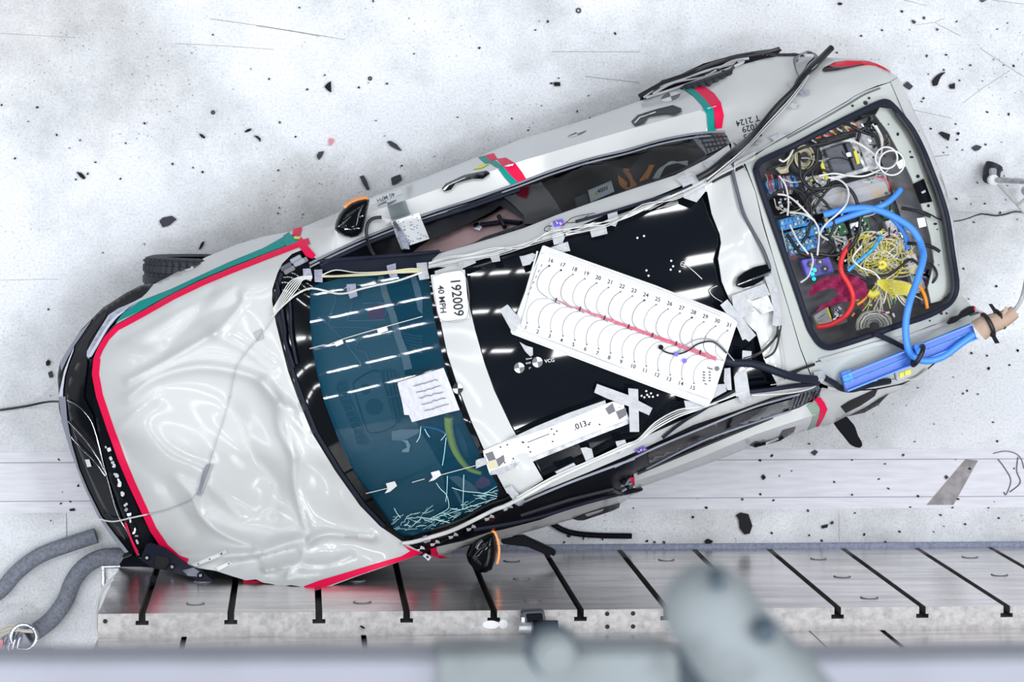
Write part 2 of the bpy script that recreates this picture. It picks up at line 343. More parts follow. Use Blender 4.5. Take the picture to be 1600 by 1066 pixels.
def sideribbon(pts, w):
    p = [np.array(q, float) for q in pts]; n = len(p); b = []
    for i in range(n):
        d = p[min(i + 1, n - 1)] - p[max(i - 1, 0)]; d /= np.linalg.norm(d) + 1e-9; b.append(tuple(p[i] + np.array([-d[1], d[0]]) * w))
    return [tuple(q) for q in p] + b[::-1]
def tube3(name, pts, r, m, parent=None, seg=6, n=5, closed=False, r2=None, ends=True):
    q = [Vector(t) for t in (cat_(pts, n, closed) if n > 1 else pts)]
    N = len(q); vs = []; fs = []; up = None
    for i in range(N):
        d = (q[(i + 1) % N] - q[i - 1]) if closed else (q[min(i + 1, N - 1)] - q[max(i - 1, 0)])
        d = d.normalized() if d.length > 1e-9 else Vector((1, 0, 0))
        if up is None: up = d.orthogonal().normalized()
        up = (up - d * up.dot(d)); up = up.normalized() if up.length > 1e-6 else d.orthogonal().normalized(); s = d.cross(up)
        rr = r if r2 is None else r + (r2 - r) * i / (N - 1)
        for k in range(seg):
            a = 2 * math.pi * k / seg; vs.append(q[i] + (up * math.cos(a) + s * math.sin(a)) * rr)
    for i in range(N if closed else N - 1):
        for k in range(seg):
            fs.append((i * seg + k, i * seg + (k + 1) % seg, ((i + 1) % N) * seg + (k + 1) % seg, ((i + 1) % N) * seg + k))
    if not closed and ends: fs.append(tuple(range(seg))); fs.append(tuple((N - 1) * seg + k for k in range(seg)))
    return mesh(name, vs, fs, m, parent, ang=60)
def dpts(px, surf=body, off=.01, lift=None, res=14):
    """polyline given over the photo frame, laid on a surface"""
    pp = cat_(px, 4) if len(px) > 2 else resamp(px, res, False)
    a = np.array(pp); X, Y_, Z_ = surf(a[:, 0], a[:, 1], off)
    if lift:
        t = np.linspace(0, 1, len(X)); Z_ = Z_ + lift * np.sin(t * math.pi)
    return list(zip(X, Y_, Z_))
def wire(name, px, r, m, parent=None, surf=body, off=.012, lift=None, seg=6):
    return tube3(name, dpts(px, surf, off, lift), r, m, parent, seg, n=1)
def prism(name, poly, z1, z0, m, parent=None, bevel=.003, smooth=False):
    """a box like solid whose top outline is read at height z1"""
    bm = bmesh.new(); vs = [bm.verts.new(V3(a, b, z1)) for a, b in poly]; f = bm.faces.new(vs); f.normal_update()
    if f.normal.z < 0: bmesh.ops.reverse_faces(bm, faces=[f])
    g = bmesh.ops.extrude_face_region(bm, geom=[f]); 
    for v in [v for v in g['geom'] if isinstance(v, bmesh.types.BMVert)]: pass
    newv = [v for v in g['geom'] if isinstance(v, bmesh.types.BMVert)]
    for v in newv: v.co.z = z0
    bmesh.ops.recalc_face_normals(bm, faces=bm.faces)
    if bevel: bmesh.ops.bevel(bm, geom=list(bm.edges), offset=bevel, segments=2, affect='EDGES', clamp_overlap=True)
    me = bpy.data.meshes.new(name); bm.to_mesh(me); bm.free()
    return link(name, me, parent, m)
def box3(name, c, sx, sy, sz, rz, m, parent=None, bevel=.003, rx=0, ry=0):
    bm = bmesh.new(); bmesh.ops.create_cube(bm, size=1, matrix=Matrix.Translation(c) @ Matrix.Rotation(rz, 4, 'Z') @ Matrix.Rotation(ry, 4, 'Y') @ Matrix.Rotation(rx, 4, 'X') @ Matrix.Diagonal((sx, sy, sz, 1)))
    if bevel: bmesh.ops.bevel(bm, geom=list(bm.edges), offset=bevel, segments=2, affect='EDGES', clamp_overlap=True)
    me = bpy.data.meshes.new(name); bm.to_mesh(me); bm.free(); return link(name, me, parent, m)
def cyl(name, c, r, h, m, parent=None, axis='Z', seg=20, r2=None, rot=None, bevel=0):
    bm = bmesh.new(); mt = Matrix.Translation(c)
    if rot is not None: mt = mt @ rot
    elif axis == 'X': mt = mt @ Matrix.Rotation(math.pi / 2, 4, 'Y')
    elif axis == 'Y': mt = mt @ Matrix.Rotation(math.pi / 2, 4, 'X')
    bmesh.ops.create_cone(bm, cap_ends=True, segments=seg, radius1=r, radius2=r if r2 is None else r2, depth=h, matrix=mt)
    if bevel: bmesh.ops.bevel(bm, geom=[e for e in bm.edges if e.calc_face_angle(0) > .7], offset=bevel, segments=2, affect='EDGES')
    me = bpy.data.meshes.new(name); bm.to_mesh(me); bm.free()
    me.polygons.foreach_set('use_smooth', [True] * len(me.polygons)); me.set_sharp_from_angle(angle=math.radians(40))
    return link(name, me, parent, m)
def lathe(name, prof, c, rot, m, parent=None, seg=40, cut=0):
    vs = []; fs = []; n = len(prof)
    for k in range(seg):
        a = 2 * math.pi * k / seg
        for r, h in prof:
            r = r - (cut if cut and k % 3 == 0 and r > .325 and abs(h) > .03 else 0); vs.append(Vector(c) + rot @ Vector((r * math.cos(a), r * math.sin(a), h)))
    for k in range(seg):
        for i in range(n - 1): fs.append((k * n + i, k * n + i + 1, ((k + 1) % seg) * n + i + 1, ((k + 1) % seg) * n + i))
    return mesh(name, vs, fs, m, parent)
def text(name, s, px, py, size, ang, m, parent=None, surf=body, off=.006, flipx=False, flipy=False, sx=1.0, thick=.0012):
    """lettering laid on a surface; size = cap height in photo frame units, ang = clockwise turn in degrees"""
    cu = bpy.data.curves.new('lettering', 'FONT'); cu.body = s; cu.size = 1.4; cu.align_x = 'CENTER'; cu.align_y = 'CENTER'; cu.resolution_u = 3; cu.offset = .012
    ob = bpy.data.objects.new('lettering', cu); COL.objects.link(ob); bpy.context.view_layer.update()
    dg = bpy.context.evaluated_depsgraph_get(); me = bpy.data.meshes.new_from_object(ob.evaluated_get(dg)); bpy.data.objects.remove(ob); bpy.data.curves.remove(cu)
    co = np.array([v.co[:] for v in me.vertices]); a = math.radians(ang); u = co[:, 0] * size * sx * (-1 if flipx else 1); v = -co[:, 1] * size * (-1 if flipy else 1)
    X, Y_, Z_ = surf(px + u * math.cos(a) - v * math.sin(a), py + u * math.sin(a) + v * math.cos(a), off)
    fs = [tuple(p.vertices) for p in me.polygons]; n = len(co); vs = list(zip(X, Y_, Z_)) + list(zip(X, Y_, Z_ - thick))
    nm = bpy.data.meshes.new(name); nm.from_pydata([tuple(map(float, q)) for q in vs], [], fs + [tuple(reversed([i + n for i in f])) for f in fs]); nm.update()
    bpy.data.meshes.remove(me); return link(name, nm, parent, m)
def target(name, px, py, rx, ry, ang, parent=None, surf=body, off=.006, q=8, base='chalk', dark='ink', phase=0):
    a = math.radians(ang)
    def pt(t, k=1): u, v = rx * math.cos(t) * k, ry * math.sin(t) * k; return (px + u * math.cos(a) - v * math.sin(a), py + u * math.sin(a) + v * math.cos(a))
    d = panel(name, [pt(t) for t in np.linspace(0, 2 * math.pi, 24, False)], base, parent, off, 6, .002, surf)
    for s in (0, 1):
        t0 = phase + s * math.pi
        panel('quadrant', [(px, py)] + [pt(t) for t in np.linspace(t0, t0 + math.pi / 2, 8)], dark, d, off + .0015, 6, .001, surf)
    return d
# ------------------------------------------------------------------ setting
def slab(name, x0, x1, y0, y1, z0, z1, m, bevel=0, parent=None):
    return box3(name, Vector(((x0 + x1) / 2, (y0 + y1) / 2, (z0 + z1) / 2)), x1 - x0, y1 - y0, z1 - z0, 0, m, parent, bevel)
tag(slab('floor', -9, 11, -9, 7, -.2, 0, 'floor'), kind='structure')
yf = lambda px, py, z=0: float(P(px, py, z)[1])
yt0, yt1 = yf(800, 703.5), yf(800, 797.5)
tp = slab('trim_1', -9, 11, yt1, yt0, -.05, .004, 'plate'); tag(tp, kind='structure')
for k, (a, b) in enumerate(((719.5, 720.8), (779.0, 780.2))):
    tag(slab('trim_%d' % (k + 2), -9, 11, yf(800, b), yf(800, a), 0, .0055, 'lip'), kind='structure')
tag(slab('trim_4', float(P(175, 850, 0)[0]), 11, yf(1300, 857), yf(1300, 848), 0, .03, 'foam', .004), kind='structure')
# cracks / floor joints as shallow grooves filled with dark grit
def crackline(px, wpx, m='stain'):
    return panel('crack', ribbon(resamp(px, 30, False), wpx), m, None, .0012, 14, .001, floor_s)
for i, (pts, wd) in enumerate(((Z('Q', [(860, 213), (1080, 224), (1340, 242)]), .7), (Z('Q', [(1030, 92), (1300, 130), (1568, 178)]), .9), (Z('Q', [(0, 163), (200, 175), (370, 184)]), .6),
    (Z('R', [(0, 108), (160, 130), (370, 165)]), .9), (Z('R', [(1230, 215), (1599, 216)]), .8), (Z('R', [(1370, 318), (1599, 345)]), 1.0), (Z('S', [(1230, 400), (1430, 530), (1599, 640)]), .8),
    (Z('S', [(860, 190), (1070, 300)]), .7), (Z('S', [(690, 210), (860, 185), (940, 150)]), .7), (Z('S', [(670, 915), (1000, 985)]), .7), (Z('T', [(410, 348), (550, 330)]), 1.0),
    (Z('S', [(600, 0), (780, 45)]), .8), (Z('S', [(1330, 0), (1599, 35)]), .8), ([(104, 802), (105, 850)], .7), (Z('S', [(1090, 860), (1260, 730), (1480, 590)]), .7),
    ([(0, 438), (90, 436)], .5), ([(1311, 802), (1311, 846)], .6), (Z('L', [(385, 75), (388, 300)]), .6))):
    tag(crackline(pts, wd), kind='structure').name = 'trim_%d' % (i + 10)
tag(panel('trim_5', Z('K', [(1170, 650), (1225, 655), (1120, 845), (1005, 845)]), 'stain', None, .006, 12, .0012, floor_s), kind='structure')
# ------------------------------------------------------------------ T-slotted barrier
Yf = yf(1000, 857)
lo, hi = .5, 2.6
for i in range(40):
    mid = (lo + hi) / 2
    if yf(850, 953.5, mid) < Yf: lo = mid
    else: hi = mid
hb = (lo + hi) / 2

XL = float(P(153, 958, hb)[0]); Yb = yf(850, 990, hb)
XR = XL + 8.2
sx = [float(P(a, 962, hb)[0]) for a in (222, 362, 498, 635, 770, 907)]
sp = (sx[-1] - sx[0]) / 5; XS = [sx[0] + i * sp for i in range(17)]

pl = root('crash_barrier', ((XL + XR) / 2, (Yf + Yb) / 2, 0), 'long T-slotted machined steel barrier block under the crumpled bonnet corner', 'barrier')
nk, hd, nd, hh = .0165, .031, .035, .021
out = [(XL, Yf)]
for x in XS:
    if x > XR - .1: break
    out += [(x - nk, Yf), (x - nk, Yf - nd), (x - hd, Yf - nd), (x - hd, Yf - nd - hh), (x + hd, Yf - nd - hh), (x + hd, Yf - nd), (x + nk, Yf - nd), (x + nk, Yf)]
out += [(XR, Yf), (XR, Yb), (XL, Yb)]
def vprism(name, o, z0, z1, m, parent, mtop=None):
    n = len(o); vs = [(x, y, z1) for x, y in o] + [(x, y, z0) for x, y in o]
    fs = [tuple(range(n)), tuple(range(2 * n - 1, n - 1, -1))] + [(i, (i + 1) % n, n + (i + 1) % n, n + i) for i in range(n)]
    ob = mesh(name, vs, fs, m, parent, False)
    if mtop:
        ob.data.materials.append(M[mtop])
        for p in ob.data.polygons:
            if p.normal.z > .5: p.material_index = 1
    return ob
bb = vprism('steel_block', out, 0, hb, 'steel', pl, 'steeltop')
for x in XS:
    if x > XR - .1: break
    slab('slot_shade', x - hd + .001, x + hd - .001, Yf - nd - hh + .0005, Yf - nd - hh + .004, 0, hb - .004, 'slot', 0, pl)  # dark strip painting the shade at the slot bottom
def hole_front(px, py):
    # height on the face where the sight line meets it
    lo, hi = 0, 3
    for i in range(40):
        mid = (lo + hi) / 2
        if yf(px, py, mid) < Yf: lo = mid
        else: hi = mid
    x, y, z = P(px, py, lo); c = Vector((float(x), Yf, float(z)))
    o = cyl('bolt_hole', c, .046, .006, 'qgrey', pl, 'Y'); cyl('bore', c + Vector((0, .002, 0)), .038, .005, 'steel', o, 'Y')
for a in Z('O', [(368, 348), (506, 452), (664, 575), (1250, 338), (1422, 442)]): hole_front(*a)
for a in Z('N', [(65, 323), (117, 417), (173, 532), (870, 317)]): hole_front(*a)
for a in Z('M', [(620, 538), (590, 425)]): hole_front(*a)
for a in Z('L', [(1138, 610), (1180, 480)]): hole_front(*a)
for a in Z('N', [(562, 598), (697, 596), (563, 665), (697, 664)]) + Z('L', [(613, 712)]):
    x, y, z = P(*a, hb); o = cyl('tapped_hole', Vector((float(x), float(y), hb + .0005)), .011, .004, 'slot', pl)
# taller block behind
pr = root('barrier_riser', ((XL + XR) / 2, Yb - .15, hb), 'taller polished steel riser block standing behind the slotted barrier edge', 'barrier')
xs2 = [float(P(a, 993, hb)[0]) for a in (288, 568)]; s2 = xs2[1] - xs2[0]
o2 = [(XL, Yb)]
xx = [xs2[0], xs2[1], float(P(1378, 984, hb)[0]), float(P(1600 + 40, 984, hb)[0])]
for x in xx: o2 += [(x - .013, Yb), (x - .013, Yb - .05), (x + .013, Yb - .05), (x + .013, Yb)]
o2 += [(XR, Yb), (XR, Yb - .5), (XL, Yb - .5)]
vprism('riser_block', o2, 0, hb + .75, 'steel', pr)
for x in xx: slab('slot_shade', x - .012, x + .012, Yb - .0495, Yb - .045, hb, hb + .74, 'slot', 0, pr)  # painted shade at the back of the riser slots
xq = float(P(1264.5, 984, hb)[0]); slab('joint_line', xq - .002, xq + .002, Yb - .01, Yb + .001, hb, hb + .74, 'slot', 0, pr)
# cream-edged steel edge bracket and cable at the left end of the barrier
br = root('edge_bracket', V3(165, 900, .9), 'small bright steel bracket on the left end of the slotted barrier', 'bracket')
zb = 1.05
prism('plate', Z('L', [(598, 392), (690, 385), (690, 420), (640, 470), (600, 480)]), zb, zb - .04, 'silver', br)
tube3('rod', [V3(*q, zb + .03) for q in Z('L', [(602, 390), (602, 520)])], .012, 'chrome', br, 10, 1)
tube3('rod', [V3(*q, zb + .03) for q in Z('L', [(602, 396), (700, 392)])], .010, 'chrome', br, 10, 1)
c1 = tube3('white_cable', [V3(*q, zz) for q, zz in zip(Z('L', [(655, 470), (610, 510), (580, 570), (565, 650), (562, 760), (568, 800)]), (1.2, 1.3, 1.4, 1.5, 1.6, 1.6))], .009, 'wwhite', None, 8)
tag(c1, 'white cable curving around the left end of the steel barrier', 'cable')
# small limit switch box with round motor on the ledge
ls = root('junction_box', V3(840, 975, hb), 'small black box with clear cylinder on the steel ledge below the mirror', 'sensor')
prism('housing', Z('N', [(118, 592), (235, 585), (245, 640), (240, 680), (150, 690), (118, 655)]), hb + .09, hb, 'slate', ls, .006)
prism('lid', Z('N', [(140, 600), (225, 595), (230, 645), (150, 650)]), hb + .1, hb + .085, 'satin', ls, .004)
prism('label', Z('N', [(116, 617), (133, 617), (133, 650), (116, 650)]), hb + .094, hb + .088, 'white', ls, 0)
p0, p1 = V3(*Z('N', [(165, 672)])[0], hb + .1), V3(*Z('N', [(272, 672)])[0], hb + .1)
tube3('barrel', [p0, p1], .033, 'slate', ls, 20, 1)
tube3('clear_cap', [p0 - Vector((.06, 0, 0)), p0 + Vector((.12, 0, 0))], .028, 'silver', ls, 18, 1, r2=.034)
tube3('end_cap', [p1 - Vector((.09, 0, 0)), p1 + Vector((.03, 0, 0))], .038, 'satin', ls, 18, 1)
# two white stickers beside the slot
for q, r, lb in (((1290, 655), 0, 'oval white sticker on the steel ledge under a slot end'), ((1355, 652), 1, 'round white sticker on the steel ledge beside the oval one')):
    c = Z('M', [q])[0]; n = 20; rx, ry = ((13, 6.5) if r == 0 else (7, 7))
    o = panel('sticker', [(c[0] + rx * math.cos(t), c[1] + ry * math.sin(t)) for t in np.linspace(0, 6.283, n, False)], 'white', None, .002, 5, .002, flat(hb)); tag(o, lb, 'sticker')
# ------------------------------------------------------------------ out of focus gantry close to the camera
zf = 10.6
gb = root('gantry_beam', V3(500, 1060, zf - .1), 'blurred pale grey gantry beam crossing the bottom left foreground', 'beam')
prism('beam', [(-60, 1033), (700, 1030), (700, 1400), (-60, 1400)], zf, zf - .12, 'fore', gb, .006)
prism('flange', [(-60, 1027), (700, 1024), (700, 1060), (-60, 1060)], zf - .13, zf - .15, 'fore', gb, .002)
gc = root('gantry_bracket', V3(880, 1050, zf), 'blurred worn grey steel block with a big bolt in the bottom foreground', 'bracket')
prism('block', [(683, 1020), (1060, 1018), (1075, 1400), (683, 1400)], zf + .02, zf - .1, 'foregr', gc, .006)
prism('dark_web', [(1035, 1022), (1275, 1030), (1275, 1400), (1060, 1400)], zf - .12, zf - .2, 'foredk', gc, .004)
b0 = V3(866, 1022, zf + .05)
o = cyl('bolt', b0, .030, .06, 'foregr', gc, seg=24, bevel=.008); cyl('washer', b0 - Vector((0, 0, .03)), .038, .012, 'foredk', gc, seg=24)
gd = root('gantry_rail', V3(1430, 1060, zf), 'blurred lilac grey rail at the bottom right foreground', 'beam')
prism('rail', [(1262, 1032), (1700, 1026), (1700, 1400), (1275, 1400)], zf, zf - .12, 'fore', gd, .006)
prism('dark_edge', [(1255, 1026), (1700, 1020), (1700, 1040), (1255, 1046)], zf - .13, zf - .16, 'foredk', gd, .004)
zk = 10.9; dpx = zk
pk = [V3(1105, 950, zk), V3(1150, 1010, zk - .01), V3(1215, 1085, zk - .02), V3(1330, 1230, zk - .04)]
post = root('rounded_post', pk[0], 'blurred round-ended grey steel arm leaning in from the bottom', 'arm')
r0 = .0595
def arm():
    q = [Vector(a) for a in cat_([tuple(p) for p in pk], 8)]; d0 = (q[0] - q[1]).normalized(); vs = []; fs = []; rings = []
    for t in np.linspace(88, 6, 9): a = math.radians(t); rings.append((q[0] + d0 * r0 * math.sin(a), r0 * math.cos(a)))
    for i, c in enumerate(q): rings.append((c, r0 * (1 + .18 * i / len(q))))
    for i, (c, r) in enumerate(rings):
        d = (q[1] - q[0]).normalized(); s = d.cross(Vector((0, 0, 1))).normalized(); u = s.cross(d)
        for k in range(32): a = math.tau * k / 32; vs.append(c + (s * math.cos(a) + u * math.sin(a)) * r)
    for i in range(len(rings) - 1):
        for k in range(32): fs.append((i * 32 + k, i * 32 + (k + 1) % 32, (i + 1) * 32 + (k + 1) % 32, (i + 1) * 32 + k))
    fs.append(tuple(range(32)))
    return mesh('arm_tube', vs, fs, 'foregr', post)
arm()
for (a, b, r) in ((1120, 905, .010), (1195, 985, .014)):
    c = V3(a, b, zk + .052); cyl('dark_plug', c, r, .02, 'foredk', post, rot=Matrix.Rotation(.5, 4, 'X'))
# ------------------------------------------------------------------ fabric hoses and coupling, left corner
h1 = tube3('fabric_hose', [V3(*q, .05) for q in Z('L', [(-160, 640), (0, 535), (100, 425), (230, 330), (400, 265), (560, 213)])], .043, 'felt', None, 16, 8)
tag(h1, 'grey fabric hose on the floor ending short of the car, upper of two', 'hose')
h2 = tube3('fabric_hose', [V3(*q, zz) for q, zz in zip(Z('L', [(165, 800), (240, 750), (310, 690), (380, 590), (430, 470), (510, 380), (620, 335), (735, 352)]), (.12, .07, .05, .05, .05, .05, .06, .12))], .047, 'felt', None, 16, 8)
tag(h2, 'grey fabric hose snaking from the clamp coupling to the bumper', 'hose')
cp = root('hose_coupling', V3(18, 1005, 0), 'steel pipe coupling with wire clamps in the lower left corner', 'coupling')
tube3('pipe', [V3(*q, .12) for q in Z('L', [(-60, 960), (40, 890), (100, 840)])], .085, 'silver', cp, 24, 1)
tube3('collar', [V3(*q, .14) for q in Z('L', [(85, 850), (165, 800)])], .062, 'lip', cp, 20, 1)
for k in range(5):
    a, b = Z('L', [(-5 + k * 30, 900 - k * 16)])[0]; pts = [V3(a, b, .12) + Vector((.3 * math.cos(t) * .09, math.cos(t) * .1, math.sin(t) * .1)) for t in np.linspace(0, math.tau, 16, False)]
    tube3('clamp_ring', pts, .008, 'chrome', cp, 6, 1, closed=True)
for k in range(6):
    s = random.random() * 20; tube3('tie_wire', [V3(*q, .2) for q in Z('L', [(-10, 760 + k * 10), (60 + s, 735 + k * 8), (130, 760 + s), (200, 770 + s - k * 3)])], .004, 'wgrey' if k % 2 else 'wbeige', cp, 5)
x, y, z = P(*Z('L', [(138, 805)])[0], .2); pts = [Vector((float(x), float(y), .2)) + Vector((.07 * math.cos(t), .07 * math.sin(t), 0)) for t in np.linspace(0, math.tau, 16, False)]
tube3('ring_bolt', pts, .012, 'chrome', cp, 8, 1, closed=True)
prism('tag', Z('L', [(-10, 820), (18, 822), (14, 880), (-12, 882)]), .215, .2, 'pink', cp, 0)
tag(tube3('thin_rod', [V3(*q, .02) for q in Z('L', [(145, 893), (310, 877)])], .004, 'satin', None, 6, 1), 'thin dark rod lying beside the pipe coupling', 'rod')
tag(tube3('black_cable', [V3(*q, zz) for q, zz in zip([(-40, 645), (0, 641), (40, 635), (75, 628), (100, 628)], (.02, .02, .02, .1, .3))], .006, 'wblack', None, 6), 'black cable running from the left picture edge to the front bumper', 'cable')
# ------------------------------------------------------------------ light stand at the right edge
st = root('light_stand', V3(1600, 330, 0), 'chrome tripod leg with a black rubber foot at the right edge', 'stand')
ft = tube3('foot', [V3(*q, zz) for q, zz in zip(Z('T', [(925, 415), (905, 470), (900, 530)]), (.06, .07, .1))], .05, 'rubber', st, 14, 4)
box3('clamp', V3(*Z('T', [(912, 500)])[0], .14), .04, .08, .03, 0, 'lip', ft, .006)
cyl('knuckle', V3(*Z('T', [(915, 540)])[0], .16), .03, .05, 'white', ft, seg=20, bevel=.006)
tube3('leg', [V3(*Z('T', [(940, 540)])[0], .17), V3(*Z('T', [(1400, 560)])[0], .75)], .017, 'silver', st, 12, 1)
tube3('brace', [V3(*Z('T', [(965, 575)])[0], .15), V3(*Z('T', [(1200, 830)])[0], .35)], .012, 'wwhite', st, 10, 1)
tube3('brace', [V3(*Z('T', [(1128, 748)])[0], .3), V3(*Z('T', [(1300, 600)])[0], .55)], .011, 'wwhite', st, 10, 1)
cyl('centre_post', V3(1640, 300, .55), .03, .9, 'silver', st, seg=20)
tag(tube3('trigger_wire', dpts(Z('T', [(170, 775), (330, 800), (470, 870)]), body, .01)[:-1] + [tuple(V3(*q, zz)) for q, zz in zip(Z('T', [(530, 885), (640, 878), (720, 855), (820, 822), (940, 838), (1040, 820), (1100, 803), (1250, 815)]), (.7, .4, .2, .05, .02, .02, .02, .02))], .0045, 'wblack', None, 6, 2), 'thin dark wire trailing from the boot to the right edge', 'cable')
# ------------------------------------------------------------------ the car
car = root('crashed_car', V3(800, 480, 0), 'crash-tested greige estate car with crumpled bonnet and open boot', 'car')
C3 = car
hood_top = [(144.5, 562)] + Z('A', [(360, 700), (410, 610), (560, 522), (740, 425), (900, 350), (1050, 285), (1250, 205), (1421, 140)])
hood_top = [(146, 560), (152, 545), (163, 526), (180, 509), (217, 489), (268, 460), (313, 438.5), (355.6, 420.5), (412, 398), (462, 379), (482, 372)]
cowl = [(478, 388), (456, 397), (441, 412), (433.5, 427), (425.5, 452), (425, 470), (431, 505), (450, 580), (465, 622), (487.5, 677), (523, 735), (562, 790), (594, 823), (627, 845.5), (661, 865)]
hood_bot = [(627, 877), (560, 900), (520, 915), (486, 925), (470, 917), (455, 914.5), (437, 916), (426, 913), (412, 911), (400, 905.5), (384, 907), (364, 901), (336, 892), (310, 888), (291, 882), (274, 876)]
hood_left = [(254, 859), (234.5, 831), (217.6, 794.5), (200.7, 758), (184, 718.5), (167, 671), (150, 620), (143.5, 585)]
hood_poly = hood_top + cowl + hood_bot + hood_left
CREASE = [ # ((px...), height, width px, side sharpness)
 (Z('A', [(500, 905), (740, 780), (980, 640)]), .020, 9), (Z('A', [(980, 640), (1040, 590), (1130, 480), (1140, 430)]), .016, 10), (Z('A', [(500, 1000), (650, 890), (880, 830), (1080, 850), (1230, 900), (1330, 1010), (1421, 1066)]), .026, 12),
 (Z('A', [(980, 640), (1100, 700), (1200, 760), (1300, 840)]), .014, 14), (Z('A', [(430, 640), (620, 700), (830, 560), (960, 420)]), -.012, 16), (Z('A', [(700, 740), (900, 560), (1100, 470)]), -.014, 22),
 (Z('B', [(430, 200), (520, 110), (650, 0)]), .014, 12), (Z('B', [(860, 560), (900, 650), (980, 730), (1100, 790), (1210, 830), (1140, 860), (800, 880)]), .024, 9), (Z('B', [(1330, 0), (1340, 180), (1421, 330)]), .016, 8),
 (Z('B', [(960, 500), (1040, 580), (1120, 660)]), .014, 16), (Z('B', [(780, 470), (860, 540)]), .012, 12), (Z('B', [(1080, 100), (1180, 300), (1320, 480), (1300, 620)]), -.016, 24),
 (Z('B', [(700, 500), (800, 640), (880, 740)]), -.014, 18), (Z('B', [(440, 250), (620, 430), (760, 480)]), -.010, 26),
 (Z('D', [(30, 50), (120, 180), (180, 400), (190, 560), (260, 800)]), .020, 10), (Z('D', [(60, 30), (150, 200), (255, 300)]), .012, 7), (Z('D', [(215, 910), (240, 830), (320, 785), (440, 790), (560, 800)]), .030, 8),
 (Z('D', [(0, 870), (120, 820), (250, 800)]), .016, 9), (Z('D', [(220, 940), (215, 880), (250, 790)]), -.020, 7), (Z('D', [(50, 960), (180, 930), (340, 930), (460, 890)]), .018, 6), (Z('D', [(0, 920), (60, 990), (210, 1010), (300, 1000)]), -.018, 8),
 (Z('D', [(330, 400), (420, 600), (470, 740)]), .008, 26), (Z('B', [(830, 940), (1000, 890), (1200, 870), (1421, 800)]), .014, 7), (Z('B', [(1000, 960), (1200, 900), (1421, 850)]), -.018, 8), (Z('B', [(1260, 960), (1400, 940), (1380, 1000)]), .015, 6),
 (Z('A', [(1050, 285 + 90), (900, 440), (740, 520), (560, 620), (440, 690)]), -.005, 8), (Z('M', [(0, 315), (130, 270), (310, 220)]), .010, 7), (Z('M', [(110, 370), (150, 430), (190, 440)]), .012, 6)]
rng = np.random.RandomState(3)
def hood_disp(x, y):
    d = np.zeros(x.shape)
    for pts, a, wd in CREASE:
        q = cat_(pts, 4); dm = np.full(x.shape, 1e9)
        for i in range(len(q) - 1): dm = np.minimum(dm, segd(x, y, q[i], q[i + 1]))
        d += 1.35 * a * (.5 * np.exp(-(dm / (wd * .7)) ** 2) + .65 * np.exp(-dm / (wd * 1.5)))
    e = np.full(x.shape, 1e9); hp = hood_poly
    for i in range(len(hp)): e = np.minimum(e, segd(x, y, hp[i], hp[(i + 1) % len(hp)]))
    lower = np.clip((y - 560) / 160, .12, 1)
    d += (.010 * np.sin(x / 37 + y / 61 + 1) * np.sin(y / 43 - x / 90) + .006 * np.sin(x / 19 - y / 23) * np.sin(y / 27 + 2)) * lower
    return d * np.clip(e / 14, 0, 1)
hood = panel('bonnet', hood_poly, 'paint', car, .03, 4.2, .02, disp=hood_disp, ang=80)
red_top = sideribbon(hood_top, 9.0)
panel('red_edge_tape', red_top, 'red', hood, .034, 5, .003, disp=hood_disp)
panel('red_edge_tape', sideribbon([hood_top[0]] + hood_left[::-1] + [(274, 876), (291, 882)], -11), 'red', hood, .034, 5, .003, disp=hood_disp)
panel('red_edge_tape', Z('D', [(230, 1040), (310, 1010), (430, 975), (560, 935), (700, 895), (745, 870), (712, 842), (805, 880), (700, 917), (480, 990), (262, 1066)]), 'red', hood, .036, 6, .003)
# ribbed underside lip of the crumpled corner
panel('torn_edge', Z('M', [(0, 410), (130, 440), (300, 460), (340, 490), (160, 470), (0, 430)]), 'red', hood, -.02, 6, .004)
# fender, doors and quarter, upper side
fl = Z('A', [(430, 590), (470, 533), (520, 490), (600, 420), (640, 370), (710, 335), (800, 285), (930, 220), (1100, 150), (1250, 105), (1421, 75)])
fen = panel('front_wing', fl + [(471, 353), (482, 366), (484, 371)] + [(a, b - 1.5) for a, b in hood_top[2:-1][::-1]], 'paint', car, .02, 7, .015)
tl = Z('A', [(430, 580), (470, 530), (560, 465), (740, 395), (900, 320), (1050, 250), (1250, 168), (1380, 95), (1421, 98)])
panel('teal_tape', tl + [(462, 378), (412, 397), (355.6, 419), (313, 437), (268, 459), (217, 487)], 'teal', fen, .024, 6, .003)
for t in (Z('C', [(225, 240), (255, 222), (275, 250), (300, 258), (320, 290), (240, 300), (215, 262)]),): panel('teal_tape', t, 'teal', fen, .032, 6, .003)
for t in (Z('C', [(270, 240), (280, 205), (328, 192), (318, 240)]), Z('C', [(285, 290), (322, 248), (360, 300), (403, 350), (385, 372), (345, 355), (320, 315)])): panel('red_tape', t, 'red', fen, .036, 6, .003)
panel('yellow_tape', Z('C', [(278, 245), (310, 250), (315, 260), (285, 262)]), 'hivis', fen, .04, 6, .002)
belt_u = [(484, 412), (500, 404), (540, 385), (576, 369), (660, 337), (740, 311), (811, 286), (862, 267), (920, 249), (978, 235), (1030, 220), (1078, 210.5), (1110, 207), (1132, 206)]
door_f = panel('front_door', [(473, 355), (524, 334), (580, 308), (663, 278), (749, 244), (760, 250), (785, 262), (811, 285)] + belt_u[1:6][::-1] + [(492, 404), (478, 385)], 'paint', car, .02, 5, .015, ang=24, fold=FOLDS[0][1])
door_r = panel('rear_door', [(751, 243.5), (813, 218), (870, 201), (925, 184), (965, 170), (1002, 157), (1035, 147), (1063, 137), (1085, 152), (1100, 168), (1112, 190), (1115, 206)] + belt_u[6:12][::-1] + [(813, 284), (787, 261), (762, 249)], 'paint', car, .02, 5, .015, ang=24, fold=FOLDS[0][1])
